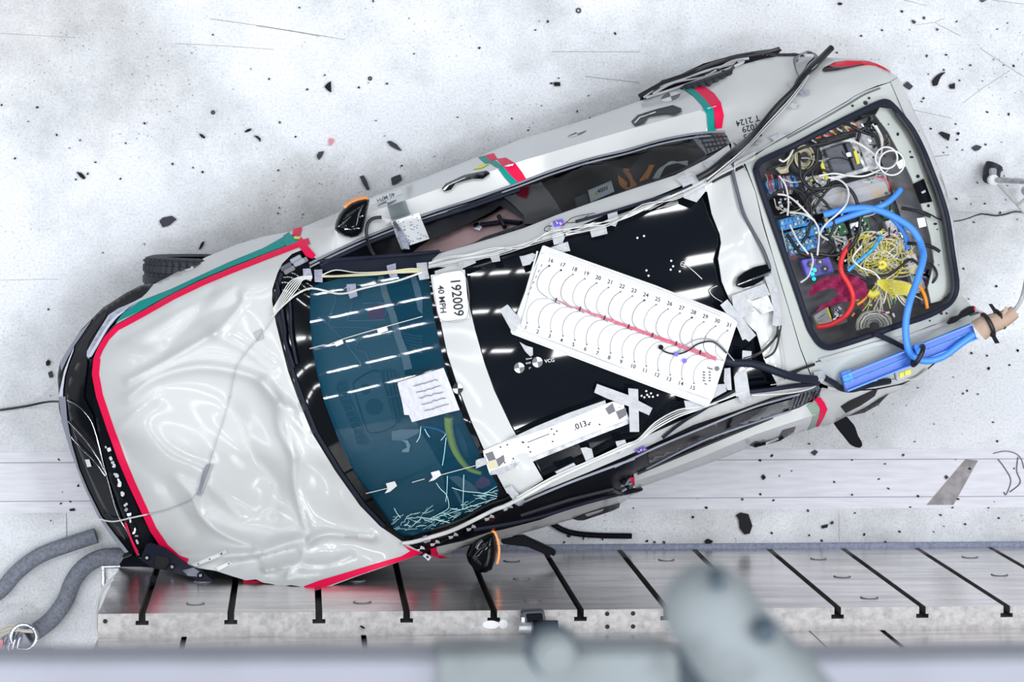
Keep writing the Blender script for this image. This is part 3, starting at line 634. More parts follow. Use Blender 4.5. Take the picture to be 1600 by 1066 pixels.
qi = [(1403, 120), (1392, 127.6), (1370, 134), (1353, 141), (1335, 150), (1323, 158), (1280, 183), (1230, 211), (1195, 232), (1160, 252), (1142, 252), (1143, 226), (1132, 206), (1116, 205)]
qp = panel('rear_quarter_panel', [(1064, 136.5), (1085, 127), (1126, 112), (1160, 101), (1185, 94), (1214, 88), (1255, 88), (1295, 90), (1330, 92), (1350, 93), (1375, 103)] + qi + [(1113, 190), (1101, 168), (1086, 151)], 'paint', car, .02, 6, .015, ang=50, fold=FOLDS[0][1])
def handle(pts, par, off=.05):
    h = panel('door_handle', pts, 'satin', par, off, 5, .03); return h
handle(Z('E', [(850, 265), (880, 235), (960, 210), (1040, 190), (1080, 205), (1078, 215), (1045, 235), (1010, 228), (925, 240), (905, 270), (865, 284)]), door_r)
panel('glint_edge', Z('E', [(860, 272), (885, 245), (960, 220), (961, 224), (889, 249), (866, 274)]), 'chrome', door_r, .054, 5, .003)  # thin chrome strip standing in for the white highlight on the handle
handle(Z('R', [(775, 785), (790, 765), (870, 728), (960, 710), (975, 722), (945, 745), (900, 745), (830, 765), (812, 790), (785, 798)]), door_f)
panel('glint_edge', Z('R', [(780, 790), (798, 770), (870, 738), (871, 742), (802, 773), (786, 792)]), 'chrome', door_f, .054, 5, .003)  # same added highlight on the front door handle
# stripes of tape over the door seams
panel('teal_tape', Z('R', [(925, 655), (952, 647), (985, 672), (955, 682)]), 'teal', door_f, .03, 6, .003)
panel('red_tape', Z('R', [(952, 647), (990, 637), (1005, 660), (975, 672)]), 'red', door_f, .03, 6, .003)
panel('teal_tape', Z('R', [(972, 678), (995, 665), (1030, 695), (1065, 735), (1095, 762), (1062, 768), (1040, 745), (1010, 705)]), 'teal', door_f, .028, 6, .003)
panel('red_tape', Z('R', [(1000, 662), (1040, 656), (1080, 680), (1110, 720), (1125, 745), (1095, 762), (1065, 735), (1030, 695)]), 'red', door_r, .028, 6, .003)
panel('yellow_tape', Z('R', [(900, 706), (935, 686), (975, 680), (940, 700)]), 'hivis', door_f, .031, 6, .002)
panel('teal_tape', Z('G', [(230, 240), (262, 228), (300, 255), (335, 290), (368, 330), (377, 425), (345, 425), (340, 350), (315, 310), (270, 262)]), 'teal', door_r, .028, 6, .003)
panel('red_tape', Z('G', [(262, 228), (290, 218), (330, 232), (370, 260), (400, 300), (413, 355), (405, 410), (378, 415), (370, 330), (335, 290), (300, 255)]), 'red', qp, .028, 6, .003)
# targets on the doors
def diamond(k, cx_, cy_, rx, ry, ang, par, dark='qgrey'):
    (px, py), = Z(k, [(cx_, cy_)]); s = CR[k][2]; target('target_sticker', px, py, rx / s, ry / s, ang, par, off=.026, dark=dark)
diamond('E', 1030, 150, 46, 20, -18, door_r); diamond('E', 597, 322, 45, 8, -20, door_r); diamond('R', 545, 845, 42, 9, -20, door_f); diamond('A', 855, 268, 50, 16, -28, fen)
# 40 mph strip, upside down on the door
panel('number_strip', Z('R', [(470, 832), (478, 858), (612, 806), (602, 788)]), 'white', door_f, .025, 6, .002)
text('lettering', '40 MPH', *Z('R', [(540, 822)])[0], 6.5, 158, 'ink', door_f, off=.027)
for i, (s, q) in enumerate((('T 2124', (515, 378)), ('1029', (525, 408)), ('F 095', (535, 440)))): text('handwriting', s, *Z('G', [q])[0], 9.5, 165, 'ink', qp, off=.022)
# clear film with little box + connector plate on the window sill
# tail lamp
tlp = panel('tail_lamp', Z('W', [(368, 325), (390, 300), (440, 275), (500, 245), (620, 228), (760, 232), (850, 236), (930, 262), (1010, 300), (1080, 345), (1040, 330), (930, 285), (850, 275), (760, 285), (640, 300), (520, 325), (400, 345), (375, 340)]), 'tail', car, .028, 5, .02)
panel('lamp_base', Z('W', [(366, 325), (388, 300), (440, 280), (520, 296), (640, 288), (780, 265), (800, 275), (640, 308), (520, 333), (400, 348), (372, 342)]), 'black', tlp, .032, 5, .004)
# rear wheel arch trim with frayed cladding, upper side
arch = [(1000, 160), (1002, 150), (1035, 125), (1060, 118), (1100, 99), (1150, 85), (1185, 79), (1215, 75), (1222, 78), (1214, 86), (1185, 93), (1126, 111), (1053, 137), (1020, 152)]
ar = panel('wheel_arch_trim', arch, 'satin', car, -.02, 5, .03)
for k, pts in enumerate((Z('G', [(70, 280), (130, 235), (230, 205), (340, 165), (500, 125), (400, 170), (280, 215), (140, 262), (80, 280)]), Z('G', [(50, 275), (160, 215), (260, 180), (360, 140), (470, 110), (590, 88), (650, 72)]), Z('G', [(110, 265), (200, 215), (330, 190), (400, 150), (450, 125), (520, 112)]), Z('G', [(250, 200), (330, 185), (380, 160), (430, 170), (470, 130)]))):
    wire('loose_trim', pts, .008 if k != 1 else .013, 'wgrey' if k in (0, 2) else 'wblack', ar, off=.03)
for k in range(7):
    a = 560 + k * 16; wire('loose_trim', Z('G', [(a, 100), (a + 25, 92 + k), (a + 60, 100 - k), (a + 100, 104)]), .006, 'wblack', ar, off=.015)
# front fascia: bumper skin, lamps, grille
fo = Z('V', [(985, 5), (900, 20), (820, 40), (690, 105), (560, 190), (480, 240), (430, 290), (350, 370), (280, 440), (180, 590), (80, 750), (62, 850), (60, 900), (66, 990), (70, 1060)]) + Z('B', [(113, 60), (130, 140), (152, 220), (180, 300), (212, 390), (250, 480), (290, 570), (330, 650), (375, 720), (420, 780), (480, 860), (560, 890)])
hl = [(a, b) for a, b in hood_left]
fasc = panel('front_bumper', fo + [(235, 862), (252, 860)] + hl + [(146, 560), (152, 545), (163, 526), (180, 507)] + Z('A', [(440, 580), (520, 490), (600, 418), (640, 372)]), 'black', car, 0, 6, .03)
panel('bumper_lip', Z('B', [(112, 0), (150, 0), (160, 130), (185, 260), (225, 400), (275, 520), (345, 660), (420, 760), (500, 862), (480, 868), (400, 770), (325, 655), (248, 490), (178, 305), (128, 140)]), 'lip', fasc, .008, 5, .01)
panel('bumper_lip', Z('V', [(212, 600), (205, 640), (160, 760), (125, 880), (110, 1000), (108, 1066), (68, 1066), (85, 980), (118, 830), (170, 700)]), 'chrome', fasc, .008, 5, .01)
panel('corner_skin', Z('V', [(78, 755), (170, 600), (280, 450), (380, 350), (300, 470), (210, 600), (150, 710), (95, 830)]), 'lip', fasc, .006, 5, .01)
panel('air_intake', Z('V', [(240, 640), (300, 520), (400, 380), (520, 270), (500, 330), (420, 450), (350, 560), (320, 660)]), 'slot', fasc, .004, 5, .006)
hlp = panel('headlamp', Z('V', [(328, 690), (330, 645), (430, 470), (530, 310), (620, 250), (760, 190), (850, 140), (800, 180), (720, 240), (620, 325), (540, 420), (450, 560), (385, 680), (345, 712)]), 'lamp', car, .02, 4.5, .02)
panel('lamp_strip', Z('V', [(345, 690), (440, 530), (540, 370), (640, 285), (690, 265), (600, 340), (520, 440), (430, 600), (370, 700)]), 'chrome', hlp, .024, 4.5, .004)
gr = panel('grille', Z('V', [(325, 720), (350, 1066), (200, 1066), (135, 1060), (175, 900), (240, 760), (300, 700)]) [:1] + Z('V', [(335, 740)]) + Z('B', [(250, 0), (300, 100), (330, 220), (380, 440), (430, 600), (470, 700), (540, 850), (480, 800), (400, 690), (330, 560), (270, 420), (220, 290), (180, 150), (155, 0)]) + Z('V', [(170, 900), (240, 760), (300, 715)]), 'black', fasc, .012, 6, .01)
for pts in (Z('B', [(165, 135), (260, 240), (330, 340), (375, 430)]), Z('B', [(160, 20), (230, 60), (290, 130), (320, 210)]), Z('B', [(170, 210), (240, 290), (320, 370), (370, 440)]), Z('B', [(320, 210), (350, 330), (390, 480), (440, 650), (500, 760), (560, 880)])):
    wire('chrome_rib', pts, .0035, 'chrome', gr, off=.026)
panel('white_sticker', Z('B', [(258, 350), (282, 348), (295, 388), (270, 392)]), 'white', gr, .022, 6, .002)
# engine bay slot between grille and bonnet: latch parts
panel('slam_panel', Z('B', [(300, 0), (325, 0), (400, 250), (480, 450), (560, 640), (640, 800), (600, 830), (560, 850), (480, 700), (400, 480), (340, 250)]), 'satin', fasc, .024, 6, .01)
for i in range(26):
    t = i / 26; a, b = Z('B', [(385 + 165 * t + random.uniform(-12, 12), 280 + 540 * t + random.uniform(-8, 8))])[0]
    x, y, z = body(a, b, .035); box3('latch_part', Vector((x[0], y[0], z[0])), random.uniform(.008, .03), random.uniform(.008, .02), .01, random.random() * 3, random.choice(['silver', 'lip', 'satin', 'chrome']), fasc, .002)
panel('red_rubber', Z('B', [(475, 700), (490, 700), (520, 790), (555, 860), (548, 885), (515, 810)]), 'red', fasc, .03, 5, .004)
# torn bumper carrier at the lower front corner
bc = root('bumper_carrier', V3(265, 885, .75), 'torn black plastic bumper bracket with bolts on the barrier corner', 'bracket')
panel('bracket_shell', Z('B', [(600, 820), (620, 812), (700, 840), (760, 880), (830, 935), (900, 965), (965, 1020), (900, 1025), (800, 990), (740, 975), (690, 960), (640, 955), (565, 905), (575, 880)]), 'seal', bc, .06, 6, .05)
for q in ((603, 893), (742, 943), (900, 990)):
    (a, b), = Z('B', [q]); x, y, z = body(a, b, .068); cyl('bolt', Vector((x[0], y[0], z[0])), .017, .012, 'satin', bc, bevel=.002); cyl('bolt_head', Vector((x[0], y[0], z[0] + .008)), .009, .012, 'chrome', bc, seg=6)
panel('socket', Z('B', [(655, 880), (720, 895), (728, 920), (700, 960), (645, 945)]), 'slot', bc, .068, 6, .012)
panel('lower_flap', Z('B', [(470, 900), (520, 880), (570, 905), (640, 950), (560, 945), (440, 945)]), 'satin', bc, .02, 6, .03)
prism('foot', Z('L', [(780, 520), (800, 490), (880, 470), (930, 480), (850, 530), (790, 535)]), .95, .80, 'seal', bc, .006)
panel('bracket_end', Z('B', [(800, 965), (860, 950), (900, 975), (880, 1000), (830, 995)]), 'lip', bc, .066, 6, .01)
# windscreen and black surround
header = [(790, 772), (775, 745), (752, 700), (733, 655), (713, 602), (697, 550), (683, 490), (676, 435), (672, 415), (686, 398), (640, 399), (600, 401), (540, 405), (492, 408)]
fr_out = cowl + [(682, 853), (700, 843), (740, 826), (785, 801), (811, 783)] + header
glass = [(484, 457), (489, 449), (496, 444), (528, 436), (572, 432), (620, 430), (668, 430), (671, 440), (677, 490), (690, 550), (706, 604), (728, 664), (757, 722), (776, 756), (779, 768), (777, 777), (732, 803), (703, 817), (662, 832), (645, 838), (630, 837), (618, 831), (609, 817), (580, 775), (555, 741), (529, 687), (507, 629), (495, 583), (488, 545), (484, 500)]
ws = panel('windscreen_surround', fr_out, 'frit', car, .012, 7, .02, holes=[glass])
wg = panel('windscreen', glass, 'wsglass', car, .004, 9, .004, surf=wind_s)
panel('cowl_edge', ribbon([(a + 7, b) for a, b in cowl[3:13]], 5), 'seal', ws, .02, 7, .01)
for pts in (Z('AA', [(75, 240), (90, 330), (110, 420), (130, 560), (150, 700), (150, 780), (190, 900), (230, 1030)]), Z('AA', [(190, 400), (200, 520), (205, 700), (230, 860), (260, 1000)])): wire('wiper_arm', pts, .009, 'seal', ws, off=.03)
for q in ((190, 130), (280, 60), (310, 50), (250, 30), (160, 100)):
    (a, b), = Z('AA', [q]); x, y, z = body(a, b, .02); box3('hinge_part', Vector((x[0], y[0], z[0])), .06, .025, .02, .5, random.choice(['slate', 'lip', 'qgrey']), ws, .003)
# shatter lines
rng = random.Random(5)
for i in range(95):
    if i < 62:
        a = rng.uniform(270, 800); b = 575 + (a - 270) * rng.uniform(-.18, .16) + rng.uniform(0, 140); ln = rng.uniform(25, 110); th = rng.uniform(-.9, .5)
    else:
        a = rng.uniform(780, 1170); b = 520 - (a - 780) * .28 + rng.uniform(-60, 80); ln = rng.uniform(40, 130); th = rng.uniform(-.6, .3)
    pts = [(a + ln * t * math.cos(th) + rng.uniform(-7, 7), b + ln * t * math.sin(th) + rng.uniform(-7, 7)) for t in (0, .35, .7, 1)]
    pts = [p for p in Z('AD', pts) if inpoly(np.array([p[0]]), np.array([p[1]]), glass)[0]]
    if len(pts) > 1: wire('crack', pts, rng.uniform(.0008, .0018), 'crack', wg, off=.013, seg=4)
for pts in (Z('AD', [(665, 300), (700, 350), (750, 400), (770, 470), (765, 520), (700, 560), (620, 600)]), Z('AD', [(800, 340), (900, 370), (1040, 385), (1185, 415)]), Z('AD', [(305, 515), (330, 560), (360, 600)]), Z('AD', [(900, 230), (895, 400), (890, 520)]), Z('AD', [(760, 240), (755, 380), (745, 460)]), Z('AB', [(800, 540), (790, 620), (765, 665)]), Z('AB', [(830, 560), (850, 600), (870, 625)]), Z('AB', [(1000, 630), (985, 760), (970, 850)]), Z('AB', [(960, 650), (985, 620), (1000, 600)]), Z('AD', [(780, 640), (640, 610), (500, 590)]), Z('AD', [(640, 600), (740, 570), (900, 520), (1180, 430)])):
    wire('crack', pts, .0022, 'crack', wg, off=.013, seg=4)
# roof
hd_l = [(680, 430), (684, 470), (690, 510), (699, 553), (716, 605), (736, 657), (755, 700), (778, 745), (792, 771)]
hd_r = [(849, 750), (833, 722), (812, 690), (797, 663), (772, 610), (757, 568), (742, 515), (731, 468), (725, 430), (722, 414)]
panel('roof_header', hd_l + [(811, 777), (830, 762)] + hd_r + [(700, 417), (679, 424)], 'paint', car, .026, 9, .012)
sr_r = [(1066, 290), (1105, 300), (1112, 334), (1125, 366), (1127, 380), (1122, 404), (1128, 440), (1140, 468), (1160, 499), (1182, 520), (1194, 562), (1214, 600)]
panel('panoramic_roof_glass', hd_r[::-1] + [(867, 743), (929, 717), (997, 687), (1050, 664), (1109, 637), (1172, 612)][0:] + sr_r[::-1] + [(953, 333), (852, 374), (781, 397), (740, 409)], 'roofglass', car, .006, 14, .01, surf=roof_s)
ru = [(686, 396.6), (740, 381), (779, 369), (818, 357), (869, 336.5), (930, 315), (987, 296), (1055, 274), (1105, 249), (1139, 226)]
ri = [(1163, 258), (1112, 276), (1066, 290), (1010, 313), (953, 333), (900, 355), (852, 374), (781, 397), (740, 409), (700, 418), (672, 417), (676, 405)]
panel('roof_rail', ru + [(1143, 238), (1150, 252)] + ri, 'paint', car, .030, 7, .02)
panel('roof_rail', [(808, 776), (867, 743), (929, 717), (997, 687), (1050, 664), (1109, 637), (1172, 614), (1222, 608), (1273, 603), (1271, 607), (1207, 621), (1150, 642), (1084, 664), (1010, 699), (994, 706), (917, 739), (858, 763), (811, 784)], 'paint', car, .030, 7, .02)
rr = panel('rear_roof_skin', sr_r[:1] + [(1112, 277), (1163, 259), (1168, 270), (1180, 300), (1190, 345), (1207, 400), (1222, 450), (1237, 500), (1250, 545), (1268, 592), (1240, 602), (1214, 607)] + sr_r[::-1][:-1], 'paint', car, .026, 6, .015,
    disp=lambda x, y: .010 * np.sin(x / 13 + y / 40) * np.sin(y / 31) * (np.clip(1 - np.abs(y - 400) / 160, 0, 1)) + .012 * np.exp(-((x - 1160 - (y - 300) * .22) / 9) ** 2) * np.clip(1 - np.abs(y - 360) / 60, 0, 1))
panel('roof_ditch', Z('E', [(1218, 540), (1245, 515), (1290, 500), (1355, 460), (1370, 478), (1300, 515), (1255, 535), (1225, 552)]), 'slot', car, .045, 6, .004)
panel('roof_ditch', Z('AF', [(765, 895), (945, 830), (950, 850), (860, 880), (730, 950), (745, 915)]), 'slot', car, .045, 6, .004)
ov = panel('aerial_base', Z('AF', [(398, 275), (415, 235), (460, 200), (530, 165), (610, 148), (640, 165), (645, 190), (600, 225), (590, 255), (520, 295), (450, 312), (405, 300)]), 'black', car, .05, 5, .02)
wire('chrome_rib', Z('AF', [(410, 290), (500, 255), (580, 225), (640, 200)]), .005, 'chrome', ov, off=.055)
# hatch frame around the boot opening
seal_o = [(1181, 266), (1185, 256), (1196, 248), (1240, 228), (1290, 202), (1340, 177), (1375, 161), (1386, 160), (1394, 165), (1410, 183), (1426, 204), (1442, 235), (1456, 270), (1469, 305), (1480, 343), (1487, 390), (1493, 430), (1494, 452), (1488, 468), (1475, 480), (1447, 494), (1405, 508), (1363, 523), (1330, 534), (1303, 542), (1290, 542), (1279, 535), (1270, 522), (1263, 508), (1248, 463), (1230, 411), (1212, 360), (1198, 320), (1187, 287)]
hf_out = [(1164, 255), (1195, 233), (1230, 212.5), (1280, 184), (1323, 159.5), (1335, 151), (1353, 142), (1392, 128.5), (1403, 121), (1415, 140), (1428, 172), (1443, 205), (1458, 240), (1470, 270), (1481, 305), (1489, 340), (1496, 380), (1500, 420), (1503, 462), (1520, 480), (1536, 487), (1532, 498), (1528, 507), (1490, 540), (1450, 575), (1440, 588), (1405, 600), (1370, 607), (1330, 610), (1300, 606), (1285, 600), (1270, 592), (1251, 544), (1238, 500), (1223, 450), (1208, 400), (1192, 345), (1181, 300), (1170, 270)]
hfr = panel('hatch_frame', hf_out, 'inner', car, .02, 7, .02, holes=[seal_o])
wire('weather_seal', seal_o + [seal_o[0]], .017, 'seal', car, off=.035, seg=10)
wire('weather_seal', [(a - 5 if a > 1400 else a, b) for a, b in seal_o[7:20]], .011, 'rubber', car, off=.028, seg=8)
# bumper ledge strip and light shelf panels
panel('bumper_step', [(1392, 128), (1403, 122), (1415, 140), (1428, 172), (1443, 205), (1458, 240), (1470, 270), (1481, 305), (1489, 340), (1496, 380), (1500, 420), (1500, 440), (1493, 400), (1482, 350), (1472, 318), (1458, 270), (1444, 236), (1428, 205), (1412, 175)], 'paint', hfr, .032, 6, .008)
wire('shut_line', [(1230, 216), (1280, 189), (1320, 166), (1335, 157), (1352, 147), (1375, 138)], .005, 'qgrey', hfr, off=.024)
wire('shut_line', Z('I', [(480, 860), (700, 800), (860, 740), (1050, 700), (1250, 620), (1421, 590)]), .004, 'qgrey', hfr, off=.022)
panel('sill_channel', Z('I', [(500, 840), (640, 800), (850, 735), (1060, 690), (1200, 640), (1421, 560), (1421, 590), (1200, 665), (1060, 715), (860, 760), (650, 825), (520, 860)]), 'paint', hfr, .034, 6, .008)
for k, lst in (('W', [(680, 702, 2), (815, 672, 3.4), (853, 622, 2), (1187, 649, 1.6), (1365, 965, 1.6)]), ('U', [(518, 578, 1.4), (645, 497, 2.2), (703, 495, 1.7)]), ('H', [(720, 22, 1.8), (805, 8, 1.8)]), ('AG', [(1215, 5, 2)])):
    for a, b, r in lst:
        (px, py), = Z(k, [(a, b)]); x, y, z = body(px, py, .024); cyl('panel_hole', Vector((x[0], y[0], z[0])), r / 300, .006, 'slot', hfr, seg=14)
# lower-side doors, glazing, cladding
sw = [(1282, 611), (1250, 636), (1207, 651), (1097, 698), (996, 740), (988, 767), (888, 797), (787, 827), (720, 847), (684, 856), (672, 860), (664, 866), (650, 858), (700, 843), (740, 826), (785, 801), (811, 785), (858, 764), (917, 740), (994, 707), (1010, 700), (1084, 665), (1150, 643), (1207, 622), (1271, 608)]
swp = panel('side_window_frame', sw, 'satin', car, .01, 6, .015)
panel('side_glass', Z('AG', [(190, 545), (220, 500), (600, 360), (800, 290), (1000, 235), (1010, 255), (990, 295), (800, 370), (550, 465), (200, 600)]), 'black', swp, .02, 7, .004)
for pts, r, mm in ((Z('AG', [(0, 618), (250, 500), (500, 395), (800, 275), (1050, 205)]), .006, 'lip'), (Z('AG', [(160, 640), (500, 470), (780, 370), (1000, 300)]), .006, 'lip'), (Z('AG', [(130, 655), (500, 500), (900, 335)]), .008, 'rubber'), (Z('J', [(240, 770), (500, 660), (850, 530)]), .007, 'lip'), (Z('J', [(250, 830), (500, 750), (740, 690)]), .010, 'rubber'), (Z('J', [(0, 905), (300, 850), (600, 760), (880, 690)]), .012, 'seal')):
    wire('window_rib', pts, r, mm, swp, off=.028)
panel('vent_mesh', Z('AG', [(1000, 240), (1050, 195), (1160, 155), (1172, 175), (1165, 215), (1060, 270), (990, 298)]), 'slate', swp, .022, 6, .004)
for i in range(7):
    a = 1010 + i * 22; wire('mesh_bar', Z('AG', [(a, 285 - i * 10), (a + 25, 215 - i * 6)]), .004, 'slot', swp, off=.03)
dl = panel('front_door', Z('J', [(160, 905), (350, 855), (500, 800), (700, 740), (840, 700), (885, 690), (870, 712), (830, 730), (800, 755), (700, 800), (620, 825), (520, 852), (350, 900), (150, 955)]) + Z('D', [(1140, 810), (1000, 845), (930, 880), (880, 890), (868, 850), (1000, 820), (1120, 780)]), 'paint', car, .02, 6, .015)
panel('red_tape', Z('D', [(842, 858), (872, 850), (874, 885), (930, 900), (890, 906), (845, 890)]), 'red', dl, .026, 5, .003)
h = handle(Z('J', [(525, 850), (580, 825), (690, 790), (775, 768), (770, 790), (740, 805), (680, 825), (580, 858), (550, 858)]), dl, .03); panel('grip_face', Z('J', [(590, 825), (690, 795), (680, 810), (600, 838)]), 'paint', h, .034, 5, .003)
dr = panel('rear_door', [(990, 741), (1043, 720), (1097.5, 698), (1150, 676), (1207, 652), (1249, 637), (1262, 630), (1270, 628), (1283, 665), (1257, 674), (1225, 684), (1180, 695), (1140, 712), (1097, 728), (1045, 746), (993, 764)], 'paint', car, .02, 5, .015, ang=24, fold=FOLDS[1][1])
h = handle(Z('AG', [(768, 495), (800, 470), (850, 480), (930, 455), (955, 410), (1030, 390), (1020, 420), (940, 470), (800, 508)]), dr, .03); panel('grip_face', Z('AG', [(860, 478), (930, 450), (935, 465), (860, 490)]), 'paint', h, .034, 5, .003)
ql = panel('rear_quarter_panel', [(1268, 629), (1279, 620), (1284, 606), (1300, 608), (1330, 612), (1372, 609), (1400, 603), (1420, 600), (1400, 612), (1389, 617), (1375, 626), (1359, 635), (1340, 646), (1320, 652), (1301, 662), (1285, 667)], 'paint', car, .018, 6, .012)
panel('lamp_cavity', Z('AG', [(1285, 275), (1330, 245), (1500, 168), (1480, 215), (1400, 270), (1315, 312)]), 'slot', ql, .024, 6, .004)
panel('red_tape', Z('AG', [(1130, 235), (1170, 222), (1195, 255), (1211, 290), (1190, 340), (1160, 390), (1143, 392), (1160, 340), (1170, 290), (1155, 258)]), 'red', ql, .028, 5, .003)
panel('pale_green_tape', Z('AG', [(1095, 270), (1130, 248), (1160, 270), (1168, 295), (1155, 350), (1140, 392), (1095, 412), (1120, 360), (1128, 320)]), 'palegreen', dr, .028, 5, .003)
panel('tail_lamp_edge', Z('AG', [(1440, 275), (1500, 235), (1560, 200), (1500, 265), (1420, 310), (1330, 330)]), 'satin', ql, .03, 5, .006)
# torn B-pillar debris on lower side
for i in range(12):
    (a, b), = Z('J', [(800 + random.uniform(-28, 30), 675 + random.uniform(-32, 25))]); x, y, z = body(a, b, .03)
    box3('torn_piece', Vector((x[0], y[0], z[0])), random.uniform(.01, .04), .012, .012, random.random() * 3, random.choice(['lip', 'qgrey', 'satin']), dl, .002, rx=random.random())
panel('red_tape', Z('J', [(822, 632), (850, 628), (852, 668), (835, 665)]), 'red', dl, .035, 5, .003)
wire('loose_trim', Z('J', [(730, 700), (800, 715), (888, 692)]), .010, 'wblack', dl, off=.03)
# checker targets down the A pillar
for (a, b) in ((1278, 512), (1120, 597), (965, 685), (812, 752), (655, 815), (525, 865)):
    (px, py), = Z('AD', [(a, b)])
    for s in (-1, 1):
        pts = [(px - .3 * s, py), (px + s * 8, py + .5), (px + s * 6.5, py - 3.2 * s if s > 0 else py + 5.5), (px + s * 1.5, py + (4 if s < 0 else -5.5))]
        panel('checker_mark', pts, 'chalk', ws if a < 1300 else swp, .022, 5, .001)
# upper side glazing
uw = [(484, 400), (492, 404)] + belt_u[1:] + [(1142, 224), (1105, 250), (1055, 275), (987, 297), (869, 338), (818, 358), (740, 382), (690, 397.5), (640, 399), (600, 401), (540, 405), (495, 408)]
oh = Z('AE', [(845, 690), (900, 640), (960, 600), (1040, 550), (1130, 520)]) + [(735, 348), (770, 330)] + Z('E', [(238, 655), (300, 690), (350, 722), (345, 742), (170, 800)]) + [(740, 380), (700, 393)]
gh = Z('E', [(430, 548), (500, 515), (700, 440), (900, 380), (1000, 358), (1110, 343), (1150, 380), (1192, 425), (1100, 478), (950, 540), (780, 598), (640, 650), (535, 690), (490, 620)])
uwp = panel('side_window_frame', uw, 'satin', car, .012, 6, .02, holes=[oh, gh])
panel('rear_side_glass', gh, 'sideglass', car, .008, 10, .004)
panel('pillar_cover', Z('E', [(248, 610), (330, 562), (350, 565), (430, 545), (480, 610), (530, 690), (480, 710), (410, 740), (355, 740), (350, 700), (300, 650)]), 'black', uwp, .022, 6, .006)
panel('vent_mesh', Z('E', [(1130, 345), (1150, 325), (1280, 315), (1308, 365), (1240, 400), (1195, 418)]), 'slate', uwp, .02, 6, .006)
for i in range(6): wire('mesh_bar', Z('E', [(1165 + i * 20, 330), (1200 + i * 17, 408 - i * 7)]), .004, 'slot', uwp, off=.026)
for i in range(3): wire('mesh_bar', Z('E', [(1160 + i * 14, 345 + i * 20), (1290, 335 + i * 18)]), .004, 'slot', uwp, off=.026)
for pts, r, mm in ((belt_u, .007, 'lip'), ([(a, b + 5.5) for a, b in belt_u[:-1]], .005, 'lip'), ([(a, b + 11) for a, b in belt_u[1:7]], .009, 'seal'), (Z('E', [(0, 690), (250, 600)]), .012, 'seal')):
    wire('window_rib', pts, r, mm, uwp, off=.026)
wire('window_rib', Z('AE', [(0, 760), (300, 735), (600, 715), (900, 690), (1100, 670)]), .010, 'seal', uwp, off=.03)
panel('a_pillar_cover', Z('AE', [(20, 765), (300, 740), (620, 722), (900, 700), (1090, 680), (1040, 740), (1005, 800), (900, 830), (600, 850), (200, 850), (30, 850), (0, 830)]), 'seal', ws, .03, 6, .01)
# mirrors
def mirror(k, pts, glow, lo_, par, name='door_mirror'):
    m_ = panel(name, Z(k, pts), 'black', par, 0, 3.5, .08, smooth_out=False, surf=lambda px, py, off=0: P(px, py, np.full(np.shape(px), lo_)), disp=dome(Z(k, pts), .055)); return m_
def dome(poly, hgt):
    p = np.array(poly)
    def f(x, y):
        e = np.full(x.shape, 1e9)
        for i in range(len(p)): e = np.minimum(e, segd(x, y, p[i], p[(i + 1) % len(p)]))
        t = np.clip(e / 17, 0, 1); return hgt * np.sqrt(np.clip(1 - (1 - t) ** 2, 0, 1))
    return f
m1 = mirror('AE', [(140, 430), (150, 390), (175, 330), (220, 270), (290, 215), (370, 185), (430, 175), (458, 190), (450, 240), (440, 290), (425, 360), (410, 430), (395, 490), (350, 530), (290, 545), (220, 530), (160, 495), (138, 465)], 0, 1.0, door_f)
wire('turn_lamp', Z('AE', [(225, 262), (290, 212), (370, 182), (440, 172)]), .012, 'amber', m1, surf=flat(1.0), off=.01)
for pts in (Z('AE', [(170, 440), (240, 400), (330, 360), (400, 340)]), Z('AE', [(230, 465), (300, 458), (370, 455)])): wire('chrome_rib', pts, .004, 'chrome', m1, surf=flat(1.05), off=.0)
m2 = mirror('AD', [(925, 920), (960, 860), (1000, 800), (1060, 750), (1110, 715), (1140, 705), (1165, 740), (1180, 800), (1182, 880), (1170, 960), (1140, 1040), (1090, 1066), (1030, 1066), (985, 1030), (940, 980)], 0, .98, dl)
wire('turn_lamp', Z('AD', [(1135, 705), (1165, 725), (1190, 790), (1202, 870), (1195, 950), (1182, 990)]), .006, 'orlamp', m2, surf=flat(1.0), off=.01)
wire('chrome_rib', Z('AD', [(1010, 860), (1030, 820), (1060, 790)]), .010, 'chrome', m2, surf=flat(1.03), off=.0)
# wheels
def wheel(px, py, yaw, parent=car):
    c = V3(px, py, .345); Rz = Matrix.Rotation(yaw, 3, 'Z') @ Matrix.Rotation(math.pi / 2, 3, 'X'); R4 = Rz.to_4x4()
    w_ = .125; prof = [(.235, -w_ * .9), (.30, -w_), (.33, -w_ * .92), (.343, -w_ * .75)]
    for g in (-.45, -.15, .15, .45): prof += [(.345, (g - .06) * 2 * w_ * .8), (.337, (g - .05) * 2 * w_ * .8), (.337, (g + .05) * 2 * w_ * .8), (.345, (g + .06) * 2 * w_ * .8)]
    prof += [(.343, w_ * .75), (.33, w_ * .92), (.30, w_), (.235, w_ * .9)]
    o = bpy.data.objects.new('wheel', None); COL.objects.link(o); o.parent = parent; o.location = c - parent.location; bpy.context.view_layer.update()
    t = lathe('tyre', prof, c, Rz, 'rubber', o, 150, .010)
    rim = lathe('rim', [(.02, .06), (.06, .075), (.10, .05), (.20, .055), (.232, .10), (.235, -.10), (.2, -.08), (.02, -.07)], c, Rz, 'lip', o, 40)
    return o
wheel(324, 437, math.radians(-1)); wheel(1135, 146, math.radians(19.5)); wheel(1212, 618, math.radians(19.5)); wheel(500, 795, math.radians(12))
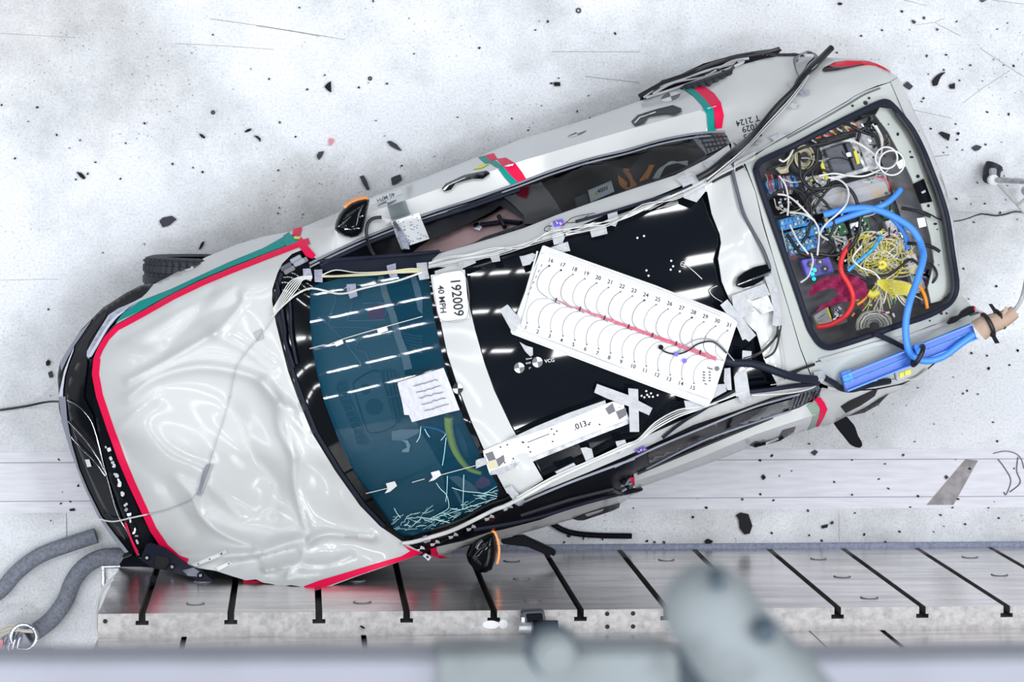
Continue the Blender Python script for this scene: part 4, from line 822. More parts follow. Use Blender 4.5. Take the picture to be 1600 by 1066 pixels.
# lower body (flanks and underside)
ol = [(91, 592), (92, 619), (97, 659), (111, 704), (130, 755), (153, 803), (178, 840), (195, 862), (240, 880), (291, 884), (336, 890), (384, 900), (440, 905), (487, 912), (560, 893), (627, 870), (690, 866), (784, 836), (894, 805), (993, 758), (1097, 722), (1180, 690), (1257, 668), (1320, 646), (1389, 612), (1440, 586), (1495, 540), (1500, 460), (1494, 380), (1478, 300), (1455, 245), (1424, 180), (1400, 125), (1350, 96), (1295, 93), (1214, 92), (1126, 116), (1053, 142), (1002, 162), (925, 188), (813, 222), (749, 248), (663, 282), (580, 312), (524, 338), (471, 358), (400, 378), (320, 412), (246, 450), (218, 455), (175, 480), (127, 522), (97, 567)]
q = np.array(resamp(ol, 20)); X, Y_, Z_ = body(q[:, 0], q[:, 1], -.02); cxm, cym = X.mean(), Y_.mean(); n = len(X)
nr = (q[:, 1] - (760 - .334 / .943 * (q[:, 0] - 300)) > -60).astype(float)  # hidden flank kept wide by the barrier to darken its reflection
ins = lambda k: (cxm + (X - cxm) * k[0], cym + (Y_ - cym) * (k[1] * (1 - nr) + .985 * nr))
x1, y1 = ins((.985, .965)); x2, y2 = ins((.96, .90)); x3, y3 = ins((.95, .86))
vs = list(zip(X, Y_, Z_)) + list(zip(x1, y1, Z_ * .75)) + list(zip(x2, y2, np.full(n, .30))) + list(zip(x3, y3, np.full(n, .18)))
fs = [(r * n + i, r * n + (i + 1) % n, (r + 1) * n + (i + 1) % n, (r + 1) * n + i) for r in range(3) for i in range(n)] + [tuple(range(3 * n, 4 * n))]
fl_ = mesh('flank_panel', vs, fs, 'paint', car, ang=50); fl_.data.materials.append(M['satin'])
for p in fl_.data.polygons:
    if p.center.z < .45 or p.center.x < float(P(240, 700, .5)[0]) or (p.center.y < float(P(500, 780, .5)[1]) and p.center.x < float(P(900, 700, .5)[0])): p.material_index = 1  # barrier side blackened so the steel face reflects a dark underside
# ------------------------------------------------------------------ cabin contents seen through the glass
pn = lambda name, poly, m, z, par=car, th=.02, res=14, disp=None: panel(name, poly, m, par, 0, res, th, flat(z), disp=disp)
in_poly = [(470, 432), (560, 412), (690, 402), (700, 440), (712, 520), (735, 600), (770, 700), (800, 770), (700, 810), (630, 845), (560, 780), (500, 690), (460, 560)]
panel('cabin_floor', in_poly, 'dashd', car, -.42, 22, .02, surf=wind_s)
dpoly = [(482, 450), (500, 440), (560, 430), (600, 440), (612, 490), (628, 560), (640, 620), (655, 670), (690, 730), (700, 790), (650, 830), (615, 825), (560, 745), (512, 630), (492, 560)]
dash = panel('dashboard', dpoly, 'dash', car, -.11, 9, .05, surf=wind_s, disp=lambda x, y: -.05 * np.clip((x - 560) / 120, 0, 1) ** 2)
def dsh(px, py, off=0.0):
    x, y, z = wind_s(px, py, -.11 + off); z = z - .05 * np.clip((np.asarray(px) - 560) / 120, 0, 1) ** 2
    return P(px, py, z)
def vent(poly, bars):
    v = panel('air_vent', poly, 'dashd', dash, .004, 5, .006, surf=dsh)
    wire('vent_rim', poly + [poly[0]], .005, 'dash', v, surf=dsh, off=.008)
    for a, b in bars: wire('vent_blade', [a, b], .004, 'dash', v, surf=dsh, off=.010)
vp = Z('AB', [(125, 235), (150, 195), (195, 185), (215, 230), (240, 330), (290, 460), (340, 560), (375, 650), (365, 685), (310, 685), (280, 650), (240, 520), (180, 380), (140, 290)])
vent(vp, [(Z('AB', [(150 + 14 * i, 230 + 48 * i)])[0], Z('AB', [(205 + 15 * i, 215 + 48 * i)])[0]) for i in range(9)])
vp2 = Z('AB', [(480, 100), (560, 92), (610, 130), (640, 220), (670, 330), (700, 440), (610, 520), (575, 430), (540, 320), (500, 200)])
vent(vp2, [(Z('AB', [(520 + 28 * i, 105)])[0], Z('AB', [(600 + 28 * i, 500 - 30 * i)])[0]) for i in range(3)])
wire('vent_rim', Z('AB', [(540, 310), (655, 285)]), .008, 'dash', dash, surf=dsh, off=.012)
sp_ = Z('AB', [(260, 200), (320, 150), (420, 100), (480, 120), (520, 250), (560, 400), (600, 520), (500, 580), (400, 590), (360, 540), (300, 350)])
wire('speaker_outline', sp_ + [sp_[0]], .004, 'dashd', dash, surf=dsh, off=.003)
for c, r in (((360, 245), 45), ((430, 385), 70)):
    (px, py), = Z('AB', [c]); r /= 5.075; panel('speaker', [(px + r * math.cos(t), py + r * .95 * math.sin(t)) for t in np.linspace(0, math.tau, 20, False)], 'dashd', dash, .004, 5, .003, surf=dsh)
for pts in (Z('AA', [(600, 450), (580, 560), (570, 650), (760, 660), (1000, 680), (1150, 760)]), Z('AA', [(780, 430), (740, 560), (760, 600), (1080, 590)]), Z('AA', [(870, 440), (1080, 440), (1075, 560)]), Z('AA', [(460, 560), (640, 720), (860, 1000)]), Z('AA', [(860, 760), (800, 860), (900, 900), (940, 1040)]), Z('AA', [(520, 340), (600, 300), (620, 420), (560, 560)])):
    wire('dash_seam', pts, .004, 'lip', dash, surf=dsh, off=.004)
panel('display', Z('AA', [(910, 470), (1060, 450), (1075, 580), (930, 585)]), 'maroon', dash, .008, 6, .01, surf=dsh)
panel('tape_scrap', Z('AB', [(568, 580), (640, 565), (790, 563), (780, 595), (720, 625), (660, 655), (570, 650)]), 'wgrey', dash, .012, 5, .003, surf=dsh)
panel('pale_scrap', Z('AB', [(650, 655), (695, 650), (716, 690), (705, 745), (650, 745), (655, 725), (690, 710), (680, 670)]), 'chalk', dash, .014, 4, .003, surf=dsh)
panel('cross_tube', ribbon(Z('AA', [(1035, 180), (1075, 350), (1150, 560), (1200, 760), (1260, 920), (1290, 1050)]), 9, 13), 'zinc', car, -.03, 6, .02, surf=wind_s)
panel('orange_band', Z('AA', [(1060, 335), (1100, 330), (1105, 350), (1065, 352)]), 'worange', car, -.026, 4, .02, surf=wind_s)
panel('header_trim', Z('AA', [(1310, 195), (1360, 190), (1400, 300), (1421, 400), (1421, 540), (1380, 500), (1350, 350)]), 'lip', car, -.02, 6, .01, surf=wind_s)
for i in range(6): wire('headliner_rib', Z('AA', [(1200 + i * 3, 700 + i * 28), (1300, 730 + i * 28), (1421, 745 + i * 30)]), .006, 'slate', car, surf=wind_s, off=-.06)
hv = tube3('yellow_hose', dpts(Z('AB', [(1022, 462), (1025, 560), (1060, 700), (1120, 810), (1190, 880), (1280, 912)]), wind_s, -.035), .026, 'hivis', None, 12, 1, r2=.010)
tag(hv, 'bright yellow-green hose arching behind the lower part of the windscreen', 'hose')
wire('blue_lead', Z('AB', [(810, 540), (900, 555), (960, 575), (1005, 605)]), .006, 'blue', car, surf=wind_s, off=-.03)
panel('rear_panel_strip', Z('AB', [(1060, 500), (1110, 580), (1160, 680), (1180, 790), (1140, 770), (1090, 640)]), 'slate', car, -.08, 6, .02, surf=wind_s)
panel('torn_lining', Z('AD', [(800, 340), (830, 345), (895, 470), (870, 480)]), 'zinc', car, -.03, 6, .02, surf=wind_s)
panel('torn_lining', Z('AD', [(1000, 300), (1060, 240), (1120, 270), (1125, 320), (1060, 350), (995, 340)]), 'maroon', car, -.04, 6, .02, surf=wind_s)
panel('torn_lining', Z('AD', [(770, 250), (850, 240), (960, 300), (1040, 380), (900, 370)]), 'lip', car, -.05, 6, .02, surf=wind_s)
# front side opening: airbag and belt anchor
ab = panel('curtain_airbag', [(620, 398), (650, 380), (700, 362), (760, 340), (800, 318), (838, 345), (820, 366), (740, 392), (690, 402)], 'pinkbag', car, -.10, 7, .03, disp=lambda x, y: .012 * np.sin(x / 14) * np.sin(y / 9 + x / 30))
tube3('belt_anchor', dpts(Z('E', [(150, 745), (230, 735), (260, 728), (340, 738)]), body, -.05), .014, 'satin', car, 10, 1)
tube3('belt_anchor', dpts(Z('E', [(235, 705), (262, 755)]), body, -.045), .012, 'satin', car, 10, 1)
panel('belt_guide', Z('E', [(118, 735), (140, 732), (158, 755), (145, 770), (120, 762)]), 'chrome', car, -.04, 4, .012)
panel('inner_door_card', [(560, 385), (640, 352), (740, 325), (800, 303), (812, 312), (770, 332), (700, 358), (640, 383), (600, 398)], 'satin', car, -.06, 8, .02)
# rear side window: loom and voltage plate
panel('cabin_lining', gh, 'dashd', car, -.32, 14, .02)
for i in range(7):
    wire('orange_loom', Z('E', [(790 + i * 6, 520 + i * 5), (800 + i * 4, 560 + i * 3), (840 + i * 5, 580 - i * 3), (850 - i * 6, 530 - i * 6), (820 + i * 3, 490)]), .006, 'worange', car, off=-.06 - .005 * i)
for i in range(5): wire('orange_loom', Z('E', [(890 + i * 8, 540 - i * 3), (920 + i * 6, 500 - i * 5), (935 + i * 4, 470)]), .006, 'worange', car, off=-.06)
for i in range(5): wire('white_loom', Z('E', [(950 + i * 6, 530), (980 + i * 6, 485 - i * 3), (1040, 460 - i * 2), (1110, 450 + i * 5)]), .004, 'wwhite', car, off=-.06)
vb = panel('voltage_plate', Z('E', [(648, 585), (755, 540), (770, 590), (660, 640)]), 'white', car, -.04, 7, .01)
text('lettering', '400V', *Z('E', [(716, 582)])[0], 6, -22, 'ink', vb, off=-.036)
panel('warning_mark', Z('E', [(674, 600), (690, 588), (694, 606)]), 'ylabel', vb, -.036, 4, .001)
panel('control_box', Z('E', [(585, 620), (640, 600), (655, 645), (600, 668)]), 'slate', car, -.05, 6, .03)
# ------------------------------------------------------------------ things taped to the roof and glass
def patch(poly, m='tape', off=.045, par=None, label=None, surf=body, name='tape_strip', res=6, group=None):
    o = panel(name, poly, m, par, off, res, .0025, surf)
    return o
board = root('sensor_board', V3(975, 505, 1.47), 'white numbered board with 31 red-wired sensors lying on the dark roof', 'sensor board')
zb0 = 1.545; bs = flat(zb0)
tray = prism('tray', Z('F', [(300, 78), (900, 292), (1262, 436), (1328, 485), (1198, 890), (1168, 934), (900, 838), (132, 548), (128, 530)]), zb0 - .012, zb0 - .04, 'white', board, .004)
for pts in (Z('F', [(300, 84), (900, 298), (1262, 442)]), Z('F', [(312, 104), (900, 312), (1240, 446)]), Z('F', [(134, 536), (900, 822), (1168, 922)]), Z('F', [(148, 520), (900, 800), (1176, 900)]), Z('F', [(300, 84), (132, 534)]), Z('F', [(270, 110), (160, 500)])):
    tube3('tray_rim', [V3(a, b, zb0 - .008) for a, b in pts], .005, 'silver' if pts[0][0] > 848 and False else 'white', board, 8, 1)
sheet = panel('sheet', Z('F', [(285, 128), (310, 120), (900, 330), (1326, 490), (1192, 888), (1170, 890), (880, 790), (205, 525), (182, 500)]), 'white', board, 0, 16, .004, bs)
for i in range(16):
    a, b = 340 + i * 62.9, 160 + i * 22.8; text('numeral', str(16 + i), *Z('F', [(a, b)])[0], 6.3, 15, 'ink', board, surf=bs, off=.0025)
    d = (332 + i * 62.9, 188 + i * 22.8); (px, py), = Z('F', [d]); x, y, z = bs(px, py, .004)
    s_ = cyl('sensor_dot', Vector((x[0], y[0], z[0])), .0052 if i in (0, 1, 8, 12) else .004, .005, 'ink' if i in (0, 1, 8, 12) else 'qgrey', board, seg=12)
    e = (d[0] + 45, d[1] + 168) if i < 15 else (1200, 672)
    wire('sensor_lead', Z('F', [d, (d[0] - 38, d[1] + 30), (d[0] - 62, d[1] + 80), (d[0] - 58, d[1] + 125), (d[0] - 20, d[1] + 160), (min(d[0] + 60, 1190), min(d[1] + 205, 670))]), .0015, 'wgrey' if i % 2 else 'zinc', board, bs, .005, seg=5)
for i in range(15):
    a, b = 208 + i * 63, 514 + i * 22.8; text('numeral', str(1 + i), *Z('F', [(a, b)])[0], 6.3, 15, 'ink', board, surf=bs, off=.0025)
    d = (216 + i * 63, 490 + i * 22.8); (px, py), = Z('F', [d]); x, y, z = bs(px, py, .004); cyl('sensor_dot', Vector((x[0], y[0], z[0])), .004, .005, 'qgrey', board, seg=12)
    wire('sensor_lead', Z('F', [d, (d[0] - 2, d[1] - 45), (d[0] + 14, d[1] - 90), (d[0] + 55, d[1] - 125), (d[0] + 110, d[1] - 128)]), .0015, 'zinc' if i % 2 else 'wgrey', board, bs, .005, seg=5)
for i in range(11):
    ph = i * .9; pts = []
    for t in np.linspace(0, 1, 26):
        if t < i * .045: continue
        a = 300 + t * 915; b = 345 + t * 335 + math.sin(t * 40 + ph) * (3 + 9 * t); pts.append((a, b))
    wire('spine_lead', Z('F', pts), [.0016, .0022][i % 2], 'pinkw' if i % 3 else 'wwhite', board, bs, .008 + .003 * (i % 3), seg=5)
for a, b in ((368, 368), (495, 414), (625, 461), (752, 507), (878, 553), (1003, 598), (1130, 644)):
    wire('cable_tie', Z('F', [(a + 4, b - 11), (a - 3, b + 11)]), .004, 'wblack', board, bs, .016)
for i in range(6): wire('pencil_mark', Z('F', [(295 - i * 14, 180 + i * 30), (288 - i * 14, 192 + i * 30)]), .0015, 'ink', board, bs, .003)
wire('black_lead', Z('F', [(915, 612), (940, 640), (1000, 655), (1060, 640), (1120, 600), (1200, 590), (1270, 650)]), .004, 'wblack', board, bs, .014)
wire('black_lead', Z('F', [(1000, 650), (1080, 590), (1160, 572), (1230, 600), (1310, 690)]), .003, 'wgrey', board, bs, .016)
cyl('plug', V3(*Z('F', [(922, 618)])[0], zb0 + .015), .012, .02, 'satin', board)
for q in ((1003, 655), (1047, 690)): cyl('violet_clip', V3(*Z('F', [q])[0], zb0 + .015), .012, .014, 'purple', board, seg=8)
cyl('eyelet', V3(*Z('F', [(1219, 731)])[0], zb0 + .002), .012, .006, 'qgrey', board)
sc_ = panel('connector_sketch', Z('F', [(1150, 735), (1200, 745), (1195, 800), (1145, 795)]), 'white', board, .0026, 6, .001, bs)
for i in range(4):
    for j in range(2): panel('printed_pad', Z('F', [(1145 + j * 30, 745 + i * 15), (1157 + j * 30, 747 + i * 15), (1156 + j * 30, 755 + i * 15), (1144 + j * 30, 753 + i * 15)]), 'qgrey', sc_, .004, 6, .001, bs)
text('handwriting', 'UuA', *Z('F', [(1182, 730)])[0], 3.5, 20, 'ink', board, surf=bs, off=.003); text('handwriting', 'xiv', *Z('F', [(1160, 812)])[0], 3, 20, 'ink', board, surf=bs, off=.003)
# tape holding the board, each strip its own piece
TP = [(Z('F', [(70, 420), (112, 392), (180, 470), (150, 540), (125, 520)]), 'cloth tape strip on the left side of the numbered board'),
 (Z('F', [(178, 140), (245, 120), (262, 128), (232, 180), (192, 190)]), 'short tape piece at the upper left corner of the numbered board'),
 (Z('F', [(340, 90), (430, 60), (443, 108), (380, 120)]), 'tape piece above the numeral 16 corner of the numbered board'),
 (Z('F', [(175, 590), (210, 610), (245, 620), (246, 660), (232, 668), (205, 640)]), 'tape tail under the lower left corner of the numbered board'),
 (Z('AF', [(290, 430), (340, 390), (440, 520), (540, 640), (490, 685), (465, 665), (445, 675), (410, 590)]), 'torn cloth tape at the right corner of the numbered board'),
 (Z('F', [(1215, 815), (1262, 812), (1270, 850), (1195, 892)]), 'tape tab at the lower right corner of the numbered board'),
 (Z('F', [(1045, 900), (1180, 915), (1230, 915), (1120, 950), (1055, 950)]), 'tape scrap below the lower right corner of the numbered board'),
 (Z('F', [(750, 835), (802, 840), (808, 1066), (758, 1066)]), 'upright arm of the cross of tape between the board and the long plate'),
 (Z('F', [(585, 812), (745, 870), (878, 940), (860, 978), (750, 930), (640, 890), (570, 858)]), 'slanting arm of the cross of tape between the board and the long plate'),
 (Z('AF', [(445, 745), (508, 750), (505, 860), (470, 880), (440, 850)]), 'upper tape wrap on the thick grey cable at the rear roof'),
 (Z('AF', [(400, 900), (470, 870), (500, 1066), (400, 1066), (385, 930)]), 'lower tape wrap running down from the thick grey cable'),
 (Z('AG', [(685, 130), (745, 110), (780, 240), (735, 258), (710, 240), (700, 200)]), 'tape strip end crossing the lower roof rail near the rear'),
 (Z('AF', [(600, 240), (650, 215), (690, 330), (715, 540), (740, 560), (690, 580), (650, 570), (660, 480), (640, 360)]), 'long crumpled tape strip beside the silver square on the rear roof'),
 (Z('AF', [(370, 365), (600, 280), (640, 360), (470, 400), (500, 470), (540, 465), (440, 520), (380, 440)]), 'wide tape patch left of the silver square on the rear roof'),
 (Z('AF', [(320, 870), (360, 865), (370, 1020), (340, 1020), (315, 960)]), 'grey tape strip right of the numbered board end'),
 (Z('AA', [(315, 120), (385, 115), (405, 195), (390, 235), (320, 210)]), 'leftmost lilac tape square on the white wires above the windscreen'),
 (Z('AA', [(420, 128), (495, 125), (498, 245), (425, 240)]), 'second lilac tape square on the white wires above the windscreen'),
 (Z('AA', [(720, 262), (803, 258), (808, 310), (822, 372), (752, 396), (735, 350), (722, 320)]), 'lilac tape square on the single wire over the windscreen glass'),
 (Z('AA', [(1088, 90), (1175, 68), (1178, 150), (1195, 190), (1130, 208), (1105, 160)]), 'lilac tape square on the wire bundle at mid windscreen'),
 (Z('C', [(962, 395), (1020, 390), (1025, 440), (1035, 480), (980, 490), (965, 440)]), 'tape square on the wires at the roof corner by the numbered paper'),
 (Z('E', [(50, 905), (120, 895), (130, 920), (70, 945), (50, 940)]), 'tape bit on the upper roof rail wires, first behind the paper sign'),
 (Z('E', [(190, 880), (235, 870), (242, 912), (205, 918)]), 'tape bit on the upper roof rail wires, second behind the paper sign'),
 (Z('E', [(330, 890), (395, 880), (400, 910), (345, 935)]), 'tape tab beside the upper left board corner near the rail'),
 (Z('E', [(470, 735), (505, 720), (540, 800), (530, 830), (490, 838), (480, 790)]), 'shiny tape over the small violet circuit on the rail'),
 (Z('E', [(735, 680), (780, 672), (790, 720), (775, 752), (745, 745)]), 'tape square holding wires mid upper rail'),
 (Z('E', [(655, 765), (730, 745), (738, 785), (665, 803)]), 'loose white tape flag below the upper rail'),
 (Z('E', [(510, 830), (555, 825), (566, 865), (530, 870)]), 'tape tab above numeral 17'),
 (Z('E', [(1100, 495), (1150, 510), (1165, 560), (1195, 585), (1150, 640), (1090, 620), (1085, 560), (1050, 530)]), 'bright tape knot at the rear end of the upper rail'),
 (Z('E', [(1175, 455), (1225, 445), (1240, 480), (1205, 495)]), 'grey tape over the black cable by the window corner'),
 (Z('J', [(565, 475), (595, 470), (625, 480), (640, 545), (600, 560)]), 'tape tab on the lower rail below the long plate'),
 (Z('J', [(750, 440), (800, 430), (820, 480), (775, 508), (762, 480)]), 'tape tab on the lower rail right of the long plate'),
 (Z('J', [(430, 600), (530, 552), (550, 580), (450, 622)]), 'long tape tab on the lower rail under the long plate'),
 (Z('J', [(165, 690), (200, 672), (240, 720), (265, 745), (235, 780), (205, 745)]), 'tape fold on the lower rail at the windscreen corner'),
 (Z('AD', [(540, 765), (580, 745), (620, 780), (615, 800), (570, 815), (545, 800)]), 'lilac tape wrap on the white strip at the A pillar foot'),
 (Z('AD', [(1320, 450), (1400, 430), (1421, 450), (1400, 490), (1370, 500), (1330, 478)]), 'lilac tape bit at the top of the lower A pillar'),
 (Z('G', [(685, 215), (725, 208), (750, 225), (735, 245), (700, 240)]), 'tape on the cable bundle at the rear quarter, nearest the loose wires'),
 (Z('G', [(735, 255), (775, 245), (778, 262), (750, 276)]), 'small lilac tape tab beside the quarter panel cable'),
 (Z('G', [(678, 318), (695, 300), (732, 308), (720, 328)]), 'grey tape tab on the quarter panel above the handwriting'),
 (Z('G', [(610, 450), (660, 430), (682, 440), (630, 468)]), 'grey tape tab on the boot edge beside the handwriting'),
 (Z('G', [(450, 465), (480, 455), (575, 462), (560, 480), (470, 482)]), 'tape strip under the black cable next to the handwriting'),
 (Z('I', [(740, 985), (790, 980), (800, 1010), (745, 1050), (720, 1035)]), 'crumpled tape under the blue tray, left one'),
 (Z('I', [(835, 960), (885, 945), (880, 985), (850, 1015), (825, 1015)]), 'crumpled tape under the blue tray, right one'),
 (Z('I', [(465, 925), (520, 918), (548, 960), (530, 1000), (480, 990)]), 'crumpled tape ball where the thick grey cable meets the boot corner')]
for i, (pl_, lb) in enumerate(TP):
    lil = 'lilac' in lb; o = patch(pl_, 'tape2' if lil else 'tape', .062 if i < 15 else .05); tag(o, lb, 'tape')
o = prism('metal_plate', Z('AF', [(485, 412), (620, 360), (665, 465), (585, 492)]), 1.462, 1.45, 'silver', None, .001); tag(o, 'bare silver square plate taped to the rear roof', 'plate')
o.location.z = float(body(*Z('AF', [(580, 430)])[0], .04)[2][0]) - 1.455
# long taped plate with targets
lp = root('target_plate', V3(870, 680, 1.45), 'long white perforated plate with checker targets at both ends, taped to the roof', 'plate')
ls_ = lambda px, py, off=0.0: roof_s(px, py, .05 + off)
panel('plate', Z('J', [(50, 490), (200, 425), (440, 345), (690, 245), (740, 228), (790, 240), (825, 325), (640, 405), (300, 540), (125, 610), (85, 612), (60, 540)]), 'white', lp, .0, 8, .02, ls_)
panel('side_flange', Z('J', [(90, 600), (300, 528), (640, 392), (828, 322), (832, 342), (640, 415), (300, 552), (130, 612), (88, 618)]), 'silver', lp, .006, 7, .02, ls_)
panel('wrapping', Z('J', [(160, 440), (330, 360), (500, 290), (695, 222), (700, 240), (560, 300), (380, 372), (215, 425)]), 'tape', lp, .012, 6, .004, ls_)
tg = panel('target_sticker', Z('J', [(60, 490), (130, 470), (165, 560), (85, 600), (68, 560)]), 'chalk', lp, .004, 6, .001, ls_)
for q, m_ in ((Z('J', [(62, 505), (100, 492), (118, 535), (80, 545)]), 'qgrey'), (Z('J', [(118, 535), (160, 512), (164, 545), (132, 575)]), 'qgrey'), (Z('J', [(68, 550), (115, 540), (130, 580), (85, 588)]), 'wbeige')): panel('quadrant', q, m_, tg, .006, 6, .001, ls_)
tg = panel('target_sticker', Z('J', [(695, 275), (740, 232), (785, 245), (808, 300), (770, 330), (720, 300)]), 'chalk', lp, .004, 6, .001, ls_)
for q in (Z('J', [(697, 268), (735, 238), (750, 280), (715, 298)]), Z('J', [(752, 282), (805, 262), (808, 300), (770, 325)])): panel('quadrant', q, 'qgrey', tg, .006, 6, .001, ls_)
for a, b in ((142, 470), (178, 458), (258, 443), (264, 446), (290, 470), (300, 495), (210, 530), (165, 552), (412, 375), (425, 402), (418, 440), (440, 385), (770, 258), (612, 350), (666, 350)):
    (px, py), = Z('J', [(a, b)]); x, y, z = ls_(px, py, .002); cyl('drilled_hole', Vector((x[0], y[0], z[0])), .004, .004, 'ink', lp, seg=10)
text('handwriting', '.013.-', *Z('J', [(575, 352)])[0], 9, -20, 'ink', lp, surf=ls_, off=.003)
wire('pencil_mark', Z('J', [(285, 445), (400, 400)]), .0015, 'ink', lp, ls_, .003)
patch(Z('J', [(10, 555), (20, 535), (60, 525), (70, 560), (15, 582)]), 'tape', .06, lp)
# paper signs
pp = panel('run_number_sheet', Z('C', [(1040, 462), (1230, 432), (1255, 700), (1095, 720), (1062, 600)]), 'white', None, .046, 12, .002); tag(pp, 'white paper sign with 192009 40 MPH taped on the roof header', 'sign')
wire('sheet_border', Z('C', [(1048, 470), (1222, 442), (1244, 695), (1100, 712), (1068, 600), (1048, 470)]), .0012, 'wgrey', pp, off=.049)
text('lettering', '192009', *Z('C', [(1185, 585)])[0], 15.5, 84, 'ink', pp, off=.049, sx=.92)
text('lettering', '40 MPH', *Z('C', [(1102, 597)])[0], 9.5, 84, 'ink', pp, off=.049)
# crumpled handwritten sheet
ps = panel('note_sheet', Z('AB', [(615, 205), (620, 190), (980, 75), (1040, 230), (1108, 410), (1000, 435), (730, 507), (705, 450), (668, 448), (655, 370)]), 'paper', None, .05, 5, .002, disp=lambda x, y: .005 * np.sin(x / 3.1 + y / 7) * np.sin(y / 2.7) * np.clip((665 - x) / 40, .1, 1)); tag(ps, 'crumpled lilac-white handwritten sheet on the upper edge of the windscreen', 'paper')
for i in range(5):
    a, b = 740 + i * 22, 225 + i * 48
    wire('handwriting', Z('AB', [(a + t * 24, b - t * 7 + random.uniform(-7, 7)) for t in range(9)]), .0016, 'ink', ps, off=.058, seg=4)
# targets on roof and glass
tag(target('target_sticker', *Z('AC', [(487, 175)])[0], 8.2, 8.4, 10, None, surf=body, off=.034, phase=-.2), 'round black and white target at the windscreen header edge beside the note sheet', 'target sticker')
rs = lambda px, py, off=0.0: roof_s(px, py, .01 + off)
for q, lb in (((174, 727), 'left round quartered target on the dark roof below numeral 1'), ((270, 697), 'right round quartered target on the dark roof next to VCG')):
    tag(target('target_sticker', *Z('F', [q])[0], 8.2, 8.2, -12, None, surf=rs, off=.002, dark='qgrey'), lb, 'target sticker')
rg = text('handwriting', 'VCG', *Z('F', [(334, 690)])[0], 5.5, -8, 'chalk', car, surf=rs, off=.002)
for i, (s, q) in enumerate((('Sensor', (226, 678)), ('ROD', (222, 702)), ('y=', (230, 727)))): text('handwriting', s, *Z('F', [q])[0], 2.6, -12, 'chalk', car, surf=rs, off=.002)
# small white curled wires and dots on the roof glass
wire('loose_thread', Z('F', [(1028, 170), (1045, 165), (1048, 185), (1032, 190), (1028, 175), (1060, 188), (1100, 220), (1140, 258)]), .0022, 'wwhite', car, rs, .006)
wire('loose_thread', Z('F', [(1220, 293), (1180, 315), (1200, 350), (1245, 378)]), .0022, 'wwhite', car, rs, .006)
for a, b in ((798, 40), (833, 30), (846, 212), (857, 240), (977, 161), (987, 190), (974, 208), (1022, 217), (845, 850), (870, 862), (880, 880), (860, 880), (850, 870), (905, 872), (835, 883), (820, 875)):
    (px, py), = Z('F', [(a, b)]); x, y, z = rs(px, py, .003); cyl('white_speck', Vector((x[0], y[0], z[0])), .0055, .003, 'chalk', car, seg=8)
# filament lines with flags across the windscreen
for lines, flags, lb in (((Z('AA', [(380, 858), (520, 820)]), Z('AA', [(560, 820), (680, 772), (900, 705), (1080, 655), (1421, 560)])), (Z('AA', [(605, 805), (680, 775), (692, 810), (622, 840)]), Z('AA', [(1000, 680), (1090, 652), (1105, 690), (1015, 725)])), 'upper thin blue-white filament line with paper flags on the windscreen'),
    ((Z('AD', [(65, 390), (250, 345)]), Z('AD', [(460, 295), (565, 265)]), Z('AD', [(700, 232), (1060, 135)])), (Z('AD', [(235, 305), (310, 285), (330, 325), (270, 375), (225, 390), (250, 350)]), Z('AD', [(618, 210), (690, 192), (708, 232), (650, 275), (600, 290), (635, 250)]), Z('AD', [(1000, 110), (1060, 85), (1080, 130), (1000, 178), (1015, 150)])), 'lower thin blue-white filament line with paper flags on the windscreen')):
    r_ = root('filament_line', Vector(tuple(map(float, [c[0] for c in wind_s(*lines[0][0], .02)]))), lb, 'filament')
    for l in lines: wire('filament', l, .0022, 'wwhite', r_, wind_s, .022)
    for f_ in flags: panel('flag', f_, 'white', r_, .026, 5, .002, wind_s)
# connector plate on the side window sill
cb = root('perforated_plate', V3(640, 362, 1.05), 'white perforated metal plate with a grey connector on the upper window sill', 'plate')
panel('plate', Z('AE', [(700, 382), (915, 310), (1012, 552), (832, 612)]), 'white', cb, .10, 6, .02)
panel('side_plate', Z('AE', [(660, 395), (700, 385), (825, 650), (755, 650), (700, 520)]), 'silver', cb, .07, 6, .02)
for i in range(42):
    u, v = random.random(), random.random(); a = 700 + u * 215 + v * 120; b = 385 - u * 70 + v * 215
    (px, py), = Z('AE', [(a, b)]); x, y, z = body(px, py, .102); cyl('drilled_hole', Vector((x[0], y[0], z[0])), .0025, .004, 'ink', cb, seg=8)
panel('connector', Z('AE', [(715, 480), (760, 465), (790, 540), (820, 600), (830, 650), (770, 640), (740, 560)]), 'tape2', cb, .12, 5, .025)
panel('clear_film', Z('AE', [(620, 240), (790, 195), (835, 325), (660, 380)]), 'sideglass', cb, .05, 7, .004)
tag(tube3('black_cable', dpts(Z('AE', [(500, 700), (470, 650), (440, 570), (428, 480), (450, 400), (500, 362), (570, 352)]), body, .06), .009, 'wblack', None, 8, 1), 'black cable looping from the window sill beside the upper mirror', 'cable')
tag(patch(Z('AE', [(568, 350), (600, 360), (665, 375), (640, 400), (605, 428), (600, 390)]), 'tape', .07), 'white tape arrow on the looping black cable', 'tape')
tag(tube3('grey_cable', dpts(Z('AE', [(680, 395), (700, 420), (735, 470)]), body, .125), .008, 'slate', None, 8, 1), 'short dark cable plugged into the perforated plate connector', 'cable')
